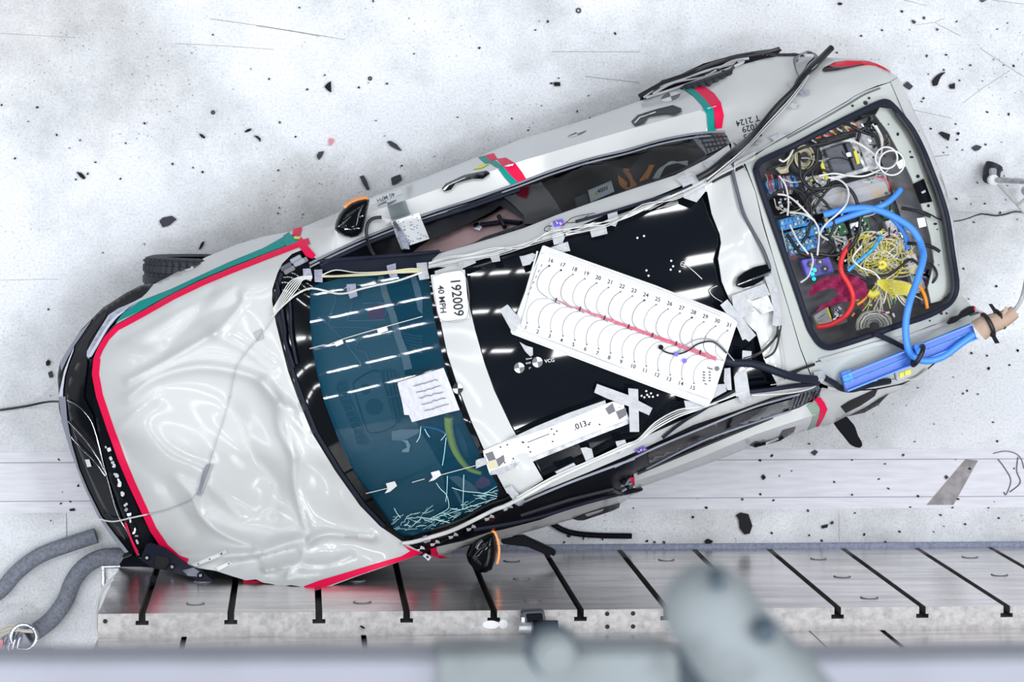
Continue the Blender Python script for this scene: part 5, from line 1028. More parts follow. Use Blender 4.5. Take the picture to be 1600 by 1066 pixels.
# blue tray with grey tags along the boot edge
bt = root('cable_tray', V3(1420, 560, .95), 'blue slotted cable tray beam lashed along the lower boot edge', 'tray')
def topz(pts, off): return [V3(*q, float(body(q[0], q[1], off)[2][0])) for q in pts]
t0, t1 = V3(*Z('I', [(655, 1000)])[0], 1.12), V3(*Z('U', [(1000, 690)])[0], 1.02)
dd = (t1 - t0); L_ = dd.length; ang = math.atan2(dd.y, dd.x); mid = (t0 + t1) / 2
box3('channel', mid, L_, .085, .03, ang, 'traybl', bt, .003, ry=-math.asin(dd.z / L_))
for s in (-1, 1): box3('side_wall', mid + Vector((-math.sin(ang), math.cos(ang), 0)) * .040 * s + Vector((0, 0, .025)), L_, .008, .045, ang, 'blue', bt, .002, ry=-math.asin(dd.z / L_))
box3('centre_rib', mid + Vector((0, 0, .02)), L_, .006, .012, ang, 'skyblue', bt, .002, ry=-math.asin(dd.z / L_))
for q in (Z('I', [(680, 950)])[0], Z('I', [(1155, 770)])[0]):
    c = V3(*q, 1.12); box3('end_clip', c, .055, .05, .05, ang, 'blue', bt, .004); box3('clip_screw', c + Vector((.01, .01, .03)), .02, .02, .02, ang, 'skyblue', bt, .003)
wr = root('tan_wrap', V3(1555, 500, .95), 'tan wrapped cable bundle end with black straps past the boot corner', 'cable wrap')
wp = [V3(*q, zz) for q, zz in zip(Z('U', [(1060, 690), (1130, 640), (1230, 600), (1330, 560), (1400, 520), (1460, 480)]), (1.03, 1.04, 1.05, 1.06, 1.06, 1.06))]
vs_ = tube3('wrap', wp, .062, 'tan', wr, 16, 6, r2=.035)
for i, q in enumerate((Z('U', [(1120, 590), (1165, 570), (1215, 660), (1190, 690)]), Z('U', [(1240, 510), (1300, 490), (1355, 590), (1300, 620)]))):
    c = V3(*Z('U', [(1165, 625), (1295, 560)][i:i + 1])[0], 1.045); pts = [c + (Vector((-.43, .9, 0)) * math.cos(t) + Vector((0, 0, 1)) * math.sin(t)) * (.062 - .014 * i) for t in np.linspace(0, math.tau, 20, False)]
    tube3('strap', pts, .012, 'wblack', wr, 8, 1, closed=True)
prism('strap_end', Z('U', [(1172, 393), (1210, 390), (1275, 480), (1240, 500)]), 1.08, 1.07, 'satin', wr, .001)
prism('strap_end', Z('U', [(1175, 700), (1215, 690), (1295, 825), (1245, 832)]), 1.08, 1.07, 'satin', wr, .001)
prism('wrap_flap', Z('U', [(1320, 490), (1360, 420), (1392, 430), (1380, 480), (1340, 520)]), 1.12, 1.11, 'tan', wr, .001)
tag(tube3('grey_cable', [V3(*q, zz) for q, zz in zip(Z('U', [(1450, 465), (1510, 390), (1550, 290), (1575, 180), (1600, 60)]), (1.05, 1.05, 1.05, 1.1, 1.2))], .012, 'wgrey', None, 8), 'grey cable leaving the tan wrap towards the right edge', 'cable')
bx = root('label_tag', V3(1415, 585, 1.0), 'grey box with yellow labels hanging under the blue tray', 'box')
prism('case', Z('I', [(990, 900), (1085, 865), (1112, 920), (1100, 955), (1010, 985)]), 1.07, 1.02, 'wgrey', bx, .004)
for q in ([(1005, 890), (1085, 858), (1090, 872), (1010, 905)], [(1025, 935), (1050, 925), (1055, 955), (1030, 965)], [(1060, 920), (1100, 908), (1100, 938), (1064, 948)]): prism('label', Z('I', q), 1.075, 1.07, 'ylabel', bx, 0)
# boot latch pieces lower right
tlc = root('lamp_socket', V3(1510, 495, .9), 'broken black tail lamp socket with red tips on the boot corner', 'lamp')
prism('holder', Z('U', [(718, 605), (760, 540), (850, 520), (880, 470), (960, 420), (1020, 415), (1030, 470), (990, 500), (870, 550), (800, 600), (722, 622)]), .96, .92, 'satin', tlc, .004)
prism('red_tip', Z('U', [(1010, 415), (1030, 425), (1025, 470), (1010, 460)]), .965, .955, 'wred', tlc, 0); prism('red_tip', Z('U', [(1060, 485), (1100, 488), (1095, 500), (1065, 498)]), .965, .95, 'wred', tlc, 0)
prism('arm', Z('U', [(960, 500), (1060, 475), (1070, 495), (970, 530)]), .955, .93, 'slate', tlc, .002)
# hanging flap on the lower rear quarter
fp = prism('loose_trim_flap', Z('AG', [(1242, 330), (1262, 298), (1290, 300), (1325, 335), (1368, 385), (1385, 440), (1410, 480), (1408, 508), (1380, 510), (1345, 495), (1310, 450), (1265, 395), (1245, 360)]), .70, .66, 'satin', None, .006); tag(fp, 'black plastic trim flap dangling from the lower rear quarter', 'trim piece')
for nm, k, pts, z1, lb in (('bumper_shard', 'AG', [(0, 770), (150, 738), (158, 752), (20, 788)], .9, 'thin black trim shard sticking out under the lower doors'),
    ('torn_cladding', 'M', [(1340, 215), (1450, 190), (1600, 270), (1600, 300), (1480, 250), (1350, 235)], .62, 'torn black cladding piece beside the lower mirror'),
    ('torn_cladding', 'N', [(60, 190), (130, 188), (290, 262), (298, 280), (285, 300), (250, 280), (160, 235)], .60, 'long torn black cladding lying behind the lower mirror')):
    tag(prism(nm, Z(k, pts), z1, z1 - .04, 'satin', None, .004), lb, 'trim piece')
o = tube3('rubber_strip', [V3(*q, .03) for q in Z('N', [(270, 125), (330, 160), (400, 180), (520, 190), (690, 193)])], .016, 'satin', None, 8); tag(o, 'curved black rubber strip lying on the concrete below the doors', 'strip')
# ------------------------------------------------------------------ cables laid over the car
def cab(px, r, m, label, off=.05, surf=body, group=None, name=None, seg=6):
    nm = name or {'wwhite': 'white_wire', 'wblack': 'black_cable', 'wgrey': 'grey_wire', 'seal': 'thick_cable'}.get(m, 'cable')
    o = wire(nm, px, r, m, None, surf, off, seg=seg); return tag(o, label, 'cable', group)
gw = 'white wires taped along the windscreen top edge'
for i in range(6):
    cab(Z('AA', [(38 + i * 2, 490 + i * 10), (100 + i * 8, 390 + i * 12), (190 + i * 14, 245 + i * 12), (290 + i * 5, 193 + i * 6), (400, 186 + i * 5)]), .0028, 'wwhite', 'one of the thin white wires fanning over the windscreen corner by the bonnet hinge', .05, group='fanned white wires at the windscreen corner')
for i in range(5):
    m_ = ['wwhite', 'wbeige', 'wyellow', 'wwhite', 'wbeige'][i]
    cab(Z('AA', [(490, 178 + i * 4), (620, 180 - (50 if i == 0 else 0) + i * 3), (800, 165 + i * 5 - (12 if i == 0 else 0)), (1000, 150 + i * 6), (1130, 140 + i * 5), (1300, 118 + i * 9), (1400, 120 + i * 7)]), .0032, m_, 'one of the pale wires bundled along the top of the windscreen between lilac tapes', .052, group=gw, name='pale_wire')
cab(Z('AA', [(30, 565), (120, 470), (240, 365), (350, 308), (430, 303), (530, 325), (640, 350), (740, 340), (830, 312), (1000, 270), (1200, 228), (1421, 150)]), .0055, 'wwhite', 'single thicker white wire dipping across the windscreen glass under a lilac tape')
for i in range(6):
    j = (i * 7) % 5
    cab(Z('E', [(-90, 945 - i * 5), (0, 928 - i * 7), (100, 905 - i * 5), (220, 890 - i * 8), (350, 850 - j * 5), (480, 810 - i * 8), (620, 775 - j * 7), (760, 712 + i * 6), (900, 660 + j * 4 - i * 2), (1040, 600 + i * 6), (1150, 550 + i * 6), (1260, 490 + i * 5), (1421, 400 + i * 7)]), .0024, 'wwhite' if i % 3 else 'wgrey', 'one of the parallel white wires along the upper roof rail', .05 + .003 * i, group='wires along the upper roof rail')
cab(Z('E', [(590, 730), (700, 700), (820, 665), (950, 625), (1060, 590), (1130, 560)]), .008, 'seal', 'flat dark strap along the upper roof rail beside the white wires', .05, name='dark_strap')
cab(Z('E', [(545, 790), (650, 770), (740, 740), (850, 700), (950, 650), (1060, 600)]), .0045, 'wwhite', 'stray white wire curving onto the dark roof near the rail')
for k, pts in enumerate((Z('E', [(530, 750), (570, 715), (620, 700), (680, 690)]), Z('E', [(545, 735), (600, 730), (650, 700)]), Z('E', [(470, 775), (445, 770), (455, 752), (480, 750)]))):
    cab(pts, .0022, 'ink', ('thin black wire end by the violet circuit, longest', 'thin black wire end by the violet circuit, shorter', 'small curled wire left of the violet circuit')[k], .056, name='thin_wire')
for nm, k, q, lb in (('circuit_patch', 'E', [(484, 728), (530, 715), (540, 745), (492, 755)], 'small violet circuit patch on the upper roof rail'), ('circuit_patch', 'J', [(850, 490), (905, 465), (918, 485), (870, 502)], 'small violet circuit patch on the lower roof rail')):
    o = panel(nm, Z(k, q), 'purple', None, .055, 5, .006); tag(o, lb, 'circuit')
    for i in range(5):
        c = np.mean(Z(k, q), 0); x, y, z = body(c[0] + random.uniform(-5, 5), c[1] + random.uniform(-2.5, 2.5), .063); box3('solder_dot', Vector((x[0], y[0], z[0])), .007, .007, .006, random.random(), random.choice(['pink', 'wwhite', 'wblack']), o, 0)
cab(Z('G', [(300, 625), (360, 590), (430, 530), (500, 475), (560, 415), (640, 320), (715, 245), (740, 200), (800, 140), (840, 100), (872, 68)]), .018, 'wblack', 'thick black cable running up the rear quarter and past the tail lamp', .06, name='black_cable', seg=10)
for i in range(3): cab(Z('G', [(340, 630 + i * 8), (430, 560 + i * 5), (520, 480 + i * 3), (600, 390 + i * 5), (680, 305 + i * 5), (745, 225 + i * 4), (775, 185)]), .0045, ['wwhite', 'wblack', 'wgrey'][i], ('white wire beside the thick black quarter cable', 'thin black wire beside the thick black quarter cable', 'thin grey wire beside the thick black quarter cable')[i], .08)
for i in range(8):
    o_ = i * 5; cab(Z('G', [(735, 195), (722 - o_ * .3, 150 - o_), (730 + o_, 110 - o_ * .6), (770 + o_, 82 + o_ * .4), (800 + o_ * .5, 100 + o_), (770 + o_ * .6, 130 + o_), (740, 190)]), .004, 'wblack' if i % 2 else 'wgrey', 'looped loose wire at the rear wheel end of the quarter cable', .07, group='looped wires by the tail lamp', name='loose_wire')
cab(Z('G', [(500, 480), (455, 530), (450, 590), (470, 680), (495, 770), (530, 840), (580, 930), (610, 1010)]), .009, 'slate', 'dark cable curving down the rear roof beside the boot opening', .05, name='dark_cable')
cab(Z('G', [(460, 560), (458, 640), (480, 720)]), .004, 'wwhite', 'short white wire beside the dark cable on the rear roof', .05)
cab(Z('H', [(0, 370), (80, 330), (180, 270), (280, 215), (330, 190)]), .003, 'wgrey', 'thin wire along the boot channel above the seal', .04)
gl = 'wires along the lower roof rail'
for i in range(4):
    cab(Z('J', [(215 + i * 4, 755 - i * 6), (420, 648 - i * 7), (640, 545 - i * 5), (800, 475 - i * 6), (870, 440 - i * 4), (960, 375 - i * 12), (1080, 310 - i * 12), (1200, 268 - i * 4), (1260, 240), (1421, 165 + i * 5)]), .0038, 'wwhite' if i != 2 else 'wgrey', 'one of the pale wires along the lower roof rail', .05 + .003 * i, group=gl)
cab(Z('J', [(1000, 420), (1060, 370), (1130, 320), (1200, 280), (1300, 215), (1421, 150)]), .009, 'seal', 'dark flat strap rising along the lower roof rail', .05, name='dark_strap')
cab(Z('AG', [(770, 190), (900, 175), (1000, 160), (1100, 150), (1160, 140)]), .012, 'seal', 'dark sleeve along the lower rail behind the last tape', .05, name='dark_sleeve')
cab(Z('AG', [(780, 210), (900, 205), (1020, 195), (1120, 170), (1160, 140), (1180, 120)]), .0035, 'wwhite', 'white wire arching under the boot corner tape ball', .055)
wsx = cab(Z('D', [(708, 832), (760, 825), (830, 806), (950, 768), (1060, 715), (1150, 670), (1225, 640), (1421, 530)]), .011, 'wwhite', 'thick white strip along the lower edge of the windscreen', .045, name='white_strip')
cab(Z('AF', [(262, 800), (330, 815), (400, 832), (500, 835), (600, 862), (720, 905), (830, 935), (950, 945)]) , .021, 'seal', 'thick grey sleeved cable from the numbered board to the boot corner', .075, name='thick_cable', seg=10)
cab(Z('I', [(540, 965), (600, 1000), (640, 1030), (720, 1040), (830, 1010), (960, 985)]), .016, 'seal', 'thick grey cable tail under the blue tray', .05, name='thick_cable', seg=10)
for i, pts in enumerate((Z('AF', [(345, 785), (400, 812), (460, 812), (540, 780), (620, 720), (680, 640), (690, 575)]), Z('AF', [(450, 800), (560, 760), (650, 680), (700, 630), (712, 570)]), Z('AF', [(600, 800), (660, 760), (690, 690), (705, 600)]))):
    cab(pts, .0055 if i != 1 else .004, 'wblack', ('black wire looping over the dark roof corner to the silver square, lowest', 'black wire looping to the silver square, middle', 'short black wire by the silver square, rightmost')[i], .06)
cab(Z('AF', [(705, 600), (725, 720), (740, 850), (735, 920), (700, 970), (640, 985)]), .0028, 'wgrey', 'long thin grey wire hanging down the rear roof skin', .05)
# bonnet trigger wire
hs = lambda px, py, off=0.0: (lambda a: (a[0], a[1], a[2] + hood_disp(np.atleast_1d(np.asarray(px, float)), np.atleast_1d(np.asarray(py, float)))))(body(px, py, .03 + off))
bw = [(434, 487), (405, 527)] + Z('A', [(1210, 680), (1150, 750), (1105, 820), (1080, 900), (1062, 1000)]) + Z('B', [(1058, 10), (1035, 110), (1000, 210), (965, 310), (945, 380)])
cab(bw, .0018, 'wgrey', 'thin grey wire curving across the bonnet from the windscreen corner', .012, hs)
cab(Z('B', [(945, 378), (920, 440), (900, 500), (892, 540)]), .0075, 'lip', 'short grey sleeve on the bonnet wire', .014, hs, name='wire_sleeve')
tag(panel('clear_tape', Z('B', [(915, 395), (950, 370), (972, 378), (905, 555), (885, 545)]), 'wgrey', None, .036, 5, .002, disp=hood_disp), 'clear tape patch under the grey sleeve on the bonnet', 'tape')
tag(panel('clear_tape', Z('A', [(1195, 640), (1240, 618), (1252, 670), (1215, 690)]), 'wgrey', None, .036, 5, .002, disp=hood_disp), 'clear tape patch holding the bonnet wire near the windscreen', 'tape')
cab(Z('B', [(885, 530), (850, 565), (790, 600), (700, 632), (600, 655)]), .0024, 'wgrey', 'thin grey wire from the sleeve to the bonnet front edge', .012, hs)
cab(Z('B', [(600, 655), (520, 672), (430, 692), (380, 690), (350, 682), (310, 678)]), .0042, 'wwhite', 'white wire crossing the grille to the bumper edge', .05)
for i, (pts, lb) in enumerate(((Z('B', [(850, 930), (1040, 842), (1050, 860), (870, 945)]), 'upper strip of checker marks on the bonnet lower corner'), (Z('B', [(985, 950), (1060, 915), (1075, 930), (1000, 968)]), 'lower strip of checker marks on the bonnet lower corner'))):
    o = panel('marker_strip', pts, 'white', None, .042, 6, .002, disp=hood_disp); tag(o, lb, 'sticker')
    c = np.array(pts)
    for t in (.15, .5, .85):
        p = (c[0] * (1 - t) + c[1] * t) * .5 + (c[3] * (1 - t) + c[2] * t) * .5; panel('checker_mark', [(p[0] - 1.6, p[1] + 1.4), (p[0] + 1.5, p[1] + 1.2), (p[0], p[1] - 1.6)], 'ink', o, .044, 4, .001, disp=hood_disp)
o = prism('target_block', Z('AD', [(548, 920), (575, 902), (625, 932), (598, 968)]), 1.06, 1.03, 'silver', None, .002); prism('quadrant', Z('AD', [(575, 925), (595, 920), (605, 940), (585, 945)]), 1.062, 1.058, 'ink', o, 0); tag(o, 'small square checker block at the rear tip of the red bonnet tape', 'target')
# wires under the tray
for i in range(4): cab(Z('K', [(585, 340 + i * 3), (650, 352 - i), (740, 345 - i * 3), (840, 330 - i * 4), (900, 318 - i * 3), (960, 300 + i * 3), (1010, 262 + i * 4)]), .0035, 'wwhite' if i % 2 else 'wgrey', 'one of the thin wires strung under the blue cable tray', .05, group='wires under the blue tray')
cab(Z('I', [(855, 672), (900, 690), (970, 722), (1060, 768), (1110, 800)]), .014, 'seal', 'dark strap from the boot seal to the blue tray', .06, name='dark_strap', seg=8)
c = V3(*Z('U', [(385, 965)])[0], 1.16); o = tube3('cable_clamp', [c + Vector((.05 * math.cos(t) * .5, .05 * math.cos(t), .05 * math.sin(t))) for t in np.linspace(0, math.tau, 16, False)], .013, 'wblack', None, 8, 1, closed=True); tag(o, 'black strap loop tying the blue hose to the tray', 'strap')
# ------------------------------------------------------------------ boot tub and the measuring equipment in it
tub = [(1182, 262), (1240, 226), (1375, 158), (1400, 166), (1430, 205), (1460, 270), (1486, 343), (1498, 430), (1494, 468), (1447, 500), (1363, 530), (1303, 548), (1278, 540), (1258, 505), (1225, 411), (1205, 350)]
panel('boot_floor', tub, 'qgrey', car, 0, 20, .02, flat(.66))
nt_ = resamp(tub, 16); a = np.array(nt_); X1, Y1, Z1 = body(a[:, 0], a[:, 1], -.01); X0, Y0, _ = flat(.66)(a[:, 0], a[:, 1]); n = len(X1)
mesh('boot_wall', list(zip(X1, Y1, Z1)) + list(zip(X0, Y0, np.full(n, .66))), [(i, (i + 1) % n, n + (i + 1) % n, n + i) for i in range(n)], 'inner', car)
# white inner rear sill with holes, and grey trim well beside it
sill = panel('rear_inner_sill', [(1375, 168), (1392, 170), (1410, 188), (1426, 210), (1441, 240), (1454, 272), (1467, 308), (1476, 345), (1482, 390), (1487, 430), (1486, 456), (1470, 470), (1455, 474), (1450, 450), (1460, 410), (1454, 370), (1446, 340), (1436, 310), (1425, 280), (1408, 244), (1388, 206), (1368, 180)], 'inner', car, -.035, 6, .02)
panel('boot_side_trim', [(1345, 180), (1368, 178), (1390, 210), (1410, 247), (1426, 282), (1438, 312), (1448, 342), (1456, 372), (1460, 410), (1450, 450), (1456, 474), (1440, 476), (1428, 420), (1420, 380), (1405, 330), (1388, 280), (1372, 240), (1352, 205)], 'zinc', car, 0, 10, 0.02, flat(.70))
for i, (k, q, w_, h_) in enumerate((('T', (45, 76), 2, 2), ('T', (123, 158), 3.5, 5), ('T', (225, 305), 2.6, 3), ('T', (238, 350), 5.5, 3), ('T', (435, 906), 5.5, 3.2), ('T', (452, 952), 2, 2), ('I', (1283, 226), 1.6, 1.6), ('G', (1157, 435), 2, 3), ('T', (290, 510), 5, 5), ('T', (378, 755), 4, 4))):
    (px, py), = Z(k, [q]); panel('panel_hole', [(px + w_ * .55 * math.cos(t), py + h_ * .55 * math.sin(t)) for t in np.linspace(0, math.tau, 12, False)], 'slot', sill, -.030, 4, .002)
lk = panel('boot_latch', Z('T', [(250, 575), (340, 530), (410, 720), (310, 738)]), 'satin', sill, -.02, 5, .02); panel('latch_tongue', Z('T', [(315, 640), (350, 622), (355, 640), (325, 655)]), 'chrome', lk, -.014, 4, .004)
for q in ([(105, 395), (160, 365), (190, 425), (135, 450)], [(280, 860), (345, 850), (362, 925), (300, 940)]): tag(panel('tape_square', Z('T', q), 'white', None, -.025, 5, .003), 'white tape square stuck on the boot trim, ' + ('upper' if q[0][0] == 105 else 'lower'), 'tape')
rn0 = random.Random(4)
BX = [('slate', 'data_logger', 'H', [(540, 312), (705, 255), (795, 430), (605, 485)], .80, 'large dark grey data logger case in the boot'),
 ('silver', 'mounting_rack', 'H', [(500, 300), (800, 205), (905, 380), (900, 430), (560, 520), (520, 450)], .72, 'bright metal frame holding the dark data logger'),
 ('silver', 'white_module', 'H', [(745, 125), (850, 85), (905, 375), (815, 415), (745, 240)], .74, 'pale metal module right of the dark data logger'),
 ('zinc', 'steel_channel', 'H', [(450, 592), (935, 462), (972, 600), (490, 732)], .84, 'rusty grey steel channel across the boot'),
 ('skyblue', 'terminal_block', 'H', [(148, 520), (335, 472), (372, 548), (180, 602)], .78, 'light blue terminal block nearest the coiled beige hose'),
 ('satin', 'black_module', 'H', [(190, 640), (360, 588), (425, 700), (230, 745)], .76, 'black module with a ring of screws between two blue blocks'),
 ('skyblue', 'terminal_block', 'H', [(238, 770), (425, 722), (455, 800), (258, 838)], .79, 'light blue terminal block under the black module'),
 ('skyblue', 'terminal_block', 'H', [(268, 858), (520, 785), (525, 850), (290, 925)], .79, 'long light blue terminal block, third from the top'),
 ('skyblue', 'terminal_block', 'H', [(288, 930), (480, 872), (492, 945), (312, 1005)], .78, 'light blue terminal block above the violet unit'),
 ('purple', 'violet_unit', 'I', [(385, 195), (562, 165), (602, 272), (425, 312)], .78, 'violet unit with round connectors and green lights'),
 ('green', 'circuit_board', 'H', [(545, 832), (662, 782), (697, 852), (582, 902)], .76, 'solid green circuit board left of the yellow wire nest'),
 ('green', 'circuit_board', 'H', [(770, 752), (812, 740), (848, 850), (802, 865)], .76, 'narrow green circuit board under the blue hose'),
 ('green', 'circuit_board', 'H', [(888, 690), (960, 662), (1005, 730), (935, 765)], .76, 'green circuit board beside the steel channel end'),
 ('silver', 'chip_module', 'H', [(700, 795), (770, 775), (800, 870), (725, 890)], .77, 'small silver module between two green boards'),
 ('white', 'equipment_plate', 'H', [(930, 780), (1010, 755), (1085, 940), (1000, 980), (960, 860)], .74, 'white panel at the right of the yellow wire nest'),
 ('white', 'equipment_plate', 'I', [(1060, 160), (1130, 150), (1200, 380), (1130, 420)], .76, 'slim white panel by the blue hose'),
 ('wgrey', 'power_supply', 'I', [(465, 560), (560, 498), (592, 600), (490, 632)], .77, 'pale grey power supply with yellow edge near the lower boot corner'),
 ('slate', 'connector_rail', 'I', [(572, 505), (650, 470), (690, 600), (610, 625)], .75, 'dark connector rail beside the pale power supply'),
 ('satin', 'black_module', 'H', [(470, 740), (690, 700), (700, 790), (520, 830)], .70, 'flat black module under the blue hoses'),
 ('silver', 'white_module', 'H', [(600, 890), (680, 870), (700, 950), (620, 980)], .74, 'pale metal module under the solid green board'),
 ('silver', 'white_module', 'H', [(390, 490), (540, 470), (560, 560), (420, 590)], .72, 'pale metal module above the rusty channel end'),
 ('satin', 'black_module', 'H', [(580, 990), (690, 950), (740, 1040), (640, 1066)], .70, 'black finned module beside the violet unit'),
 ('purple', 'violet_relay', 'I', [(1175, 260), (1212, 255), (1220, 320), (1185, 330)], .74, 'small violet relay near the right boot side'),
 ('slate', 'slate_relay', 'H', [(840, 130), (880, 125), (890, 185), (850, 190)], .80, 'small dark relay at the upper right of the boot')]
for m_, nm, k, q, zt, lb in BX:
    o = prism(nm, Z(k, q), zt, zt - .09, m_, None, .004); tag(o, lb, 'equipment')
    p = np.array(Z(k, q)); e1 = p[1] - p[0]; e2 = p[3] - p[0]
    P4 = lambda u, v: tuple(p[0] + e1 * u + e2 * v)
    def quad(u0, u1, v0, v1): return [P4(u0, v0), P4(u1, v0), P4(u1, v1), P4(u0, v1)]
    rr_ = random.Random(len(lb) + int(p[0][0]))
    if nm == 'terminal_block':
        for i in range(7):
            for j in range(2): c = V3(*P4(.08 + i * .14, .28 + j * .44), zt + .004); s_ = cyl('terminal', c, .008, .012, rr_.choice(['chrome', 'blue', 'wwhite']), o, seg=10)
        prism('end_stop', quad(.9, .99, .1, .9), zt + .01, zt, 'blue', o, .001)
    elif nm == 'black_module':
        for i in range(9): c = V3(*P4(rr_.uniform(.1, .9), rr_.uniform(.1, .9)), zt + .004); cyl('screw', c, .007, .008, rr_.choice(['chrome', 'zinc', 'wwhite']), o, seg=10)
        prism('label', quad(.2, .32, .2, .6), zt + .003, zt, 'ylabel' if rr_.random() < .7 else 'white', o, 0)
    elif nm == 'violet_unit':
        for u, v in ((.3, .3), (.62, .25), (.35, .68), (.72, .66)): c = V3(*P4(u, v), zt + .006); s_ = cyl('connector', c, .017, .016, 'slate', o, seg=16); cyl('pin', c + Vector((0, 0, .01)), .007, .008, 'chrome', s_, seg=8)
    elif nm == 'data_logger':
        prism('lid_strap', quad(.70, .80, -.02, 1.0), zt + .008, zt, 'satin', o, .002); prism('latch', quad(.68, .86, .35, .5), zt + .014, zt, 'chrome', o, .002); prism('yellow_label', [Z('H', [t])[0] for t in ((725, 320), (745, 312), (770, 398), (750, 405))], zt + .01, zt, 'ylabel', o, 0)
    elif nm == 'steel_channel':
        prism('channel_web', quad(.05, .97, .3, .68), zt + .004, zt, 'zinc', o, .001)
        for u, v in ((.06, .86), (.94, .88), (.95, .12), (.06, .14)): c = V3(*P4(u, v), zt + .003); cyl('rivet', c, .008, .006, 'slate', o, seg=12)
    elif nm == 'power_supply':
        prism('yellow_edge', quad(.86, .98, .02, .98), zt + .003, zt, 'ylabel', o, 0); prism('yellow_label', quad(.05, .3, .8, .95), zt + .003, zt, 'ylabel', o, 0)
        wire('print_line', [P4(.2, .4), P4(.7, .38)], .0012, 'ink', o, flat(zt), .002)
    elif nm == 'circuit_board':
        for i in range(10): c = V3(*P4(rr_.uniform(.1, .9), rr_.uniform(.1, .9)), zt + .004); box3('chip', c, rr_.uniform(.006, .016), .008, .008, rr_.random() * 3, rr_.choice(['slate', 'wwhite', 'silver', 'slot']), o, .001)
    else:
        for i in range(16): c = V3(*P4(rr_.uniform(.12, .88), rr_.uniform(.12, .88)), zt + .003); box3('fitting', c, rr_.uniform(.008, .03), .012, .010, rr_.random() * 3, rr_.choice(['slate', 'chrome', 'wwhite', 'wblack']), o, .001)
for k, q, zt, lb in (('H', [(500, 380), (522, 374), (562, 500), (545, 508)], .80, 'yellow strip label left of the dark data logger'), ('H', [(440, 505), (465, 498), (460, 515), (445, 520)], .75, 'small yellow label above the rusty channel')):
    tag(prism('yellow_label', Z(k, q), zt, zt - .02, 'ylabel', None, 0), lb, 'label')
for q, m_, lb in (((470, 257), 'led', 'upper green light on the violet unit'), ((459, 285), 'ledb', 'middle cyan-blue light on the violet unit'), ((467, 317), 'led', 'lower green light by the violet unit')):
    o = cyl('indicator_light', V3(*Z('I', [q])[0], .80), .009, .01, m_, None, seg=10); tag(o, lb, 'light')
for i in range(60):
    a, b = rn0.uniform(200, 1000), rn0.uniform(200, 1000)
    if b > 1010 - (a - 200) * .1 or b < 420 - (a - 200) * .35: continue
    l_, t_ = rn0.uniform(60, 190), rn0.uniform(0, 6.28); q = [(a + l_ * u * math.cos(t_ + u) , b + l_ * u * math.sin(t_ + u) * .8) for u in (0, .35, .7, 1)]
    q = [(min(max(x_, 160 + (y_ - 440) * .25), 960), min(max(y_, 420 - (x_ - 200) * .30), 1020)) for x_, y_ in q]
    tag(tube3('thin_lead', [V3(*w_, .85 + .02 * math.sin(i + k)) for k, w_ in enumerate(Z('H', q))], rn0.uniform(.002, .0045), rn0.choice(['wblack', 'wblack', 'wwhite', 'wgrey', 'wbeige', 'wred']), None, 5, 5), 'one of the short loose leads tangled over the boot equipment', 'cable', 'short loose leads over the boot equipment')
# connector comb along the upper edge
for i in range(34):
    a, b = 470 + i * 8.5 + random.uniform(-4, 4), 250 - i * 3.4 + random.uniform(-10, 10); o = box3('connector_plug', V3(*Z('H', [(a, b)])[0], .84 + random.uniform(0, .03)), .010, .034, .012, 1.1 + random.uniform(-.3, .3), random.choice(['wwhite', 'wred', 'wblack', 'wbeige', 'worange', 'wblack']), None, .001)
    tag(o, 'one of the tiny connector plugs in the row under the upper boot seal', 'connector', 'connector plugs under the upper boot seal')
for i in range(46):
    a, b = random.choice(((random.uniform(960, 1180), random.uniform(20, 330)), (random.uniform(700, 1000), random.uniform(430, 560)), (random.uniform(830, 1000), random.uniform(0, 60))))
    o = box3('wire_splice', V3(*Z('I', [(a, b)])[0], .80 + random.uniform(0, .05)), .010, .022, .010, random.random() * 3, random.choice(['wred', 'green', 'worange', 'wwhite', 'hivis', 'wblack', 'maroon']), None, .001)
    tag(o, 'one of the tiny coloured splices scattered in the yellow and white wire nest', 'connector', 'coloured splices in the wire nest')
def bwire(px, r, m, label, z0=.84, dz=.02, group=None, name='wire', seg=6, cat='cable'):
    q = cat_(px, 5); pts = [V3(a, b, z0 + dz * math.sin(i * .35 + len(px) + px[0][0])) for i, (a, b) in enumerate(q)]
    return tag(tube3(name, pts, r, m, None, seg, 1), label, cat, group)
# black coil with beige hose
cc = Z('H', [(398, 362)])[0]
o = tube3('cable_coil', [V3(cc[0] + 21 * math.cos(t), cc[1] + 23 * math.sin(t), .80) for t in np.linspace(0, math.tau, 24, False)], .028, 'rubber', None, 10, 1, closed=True); tag(o, 'thick black coil in the upper left boot corner', 'coil')
for i in range(6): r_ = 10 + i * 1.7; tag(tube3('beige_turn', [V3(cc[0] + 1.5 + r_ * math.cos(t) * .8, cc[1] - 1 + r_ * math.sin(t), .82 + .006 * (i % 3)) for t in np.linspace(0, math.tau, 20, False)], .005, 'wbeige', None, 6, 1, closed=True), 'one turn of beige wire coiled inside the thick black coil', 'coil', 'beige turns inside the black coil')
for i in range(8): bwire(Z('H', [(335 - i * 3, 300 + i * 4), (325 - i * 5, 380 + i * 5), (270 + i * 4, 425 + i * 4), (205 + i * 6, 420 + i * 6)]), .004, 'wbeige', 'beige wire drooping left of the black coil', .84, .01, 'beige wires left of the black coil')
bwire(Z('H', [(322, 262), (330, 300), (310, 350), (270, 385), (240, 372)]), .006, 'wwhite', 'cream wire crossing the upper boot seal by the coil', 1.10, 0)
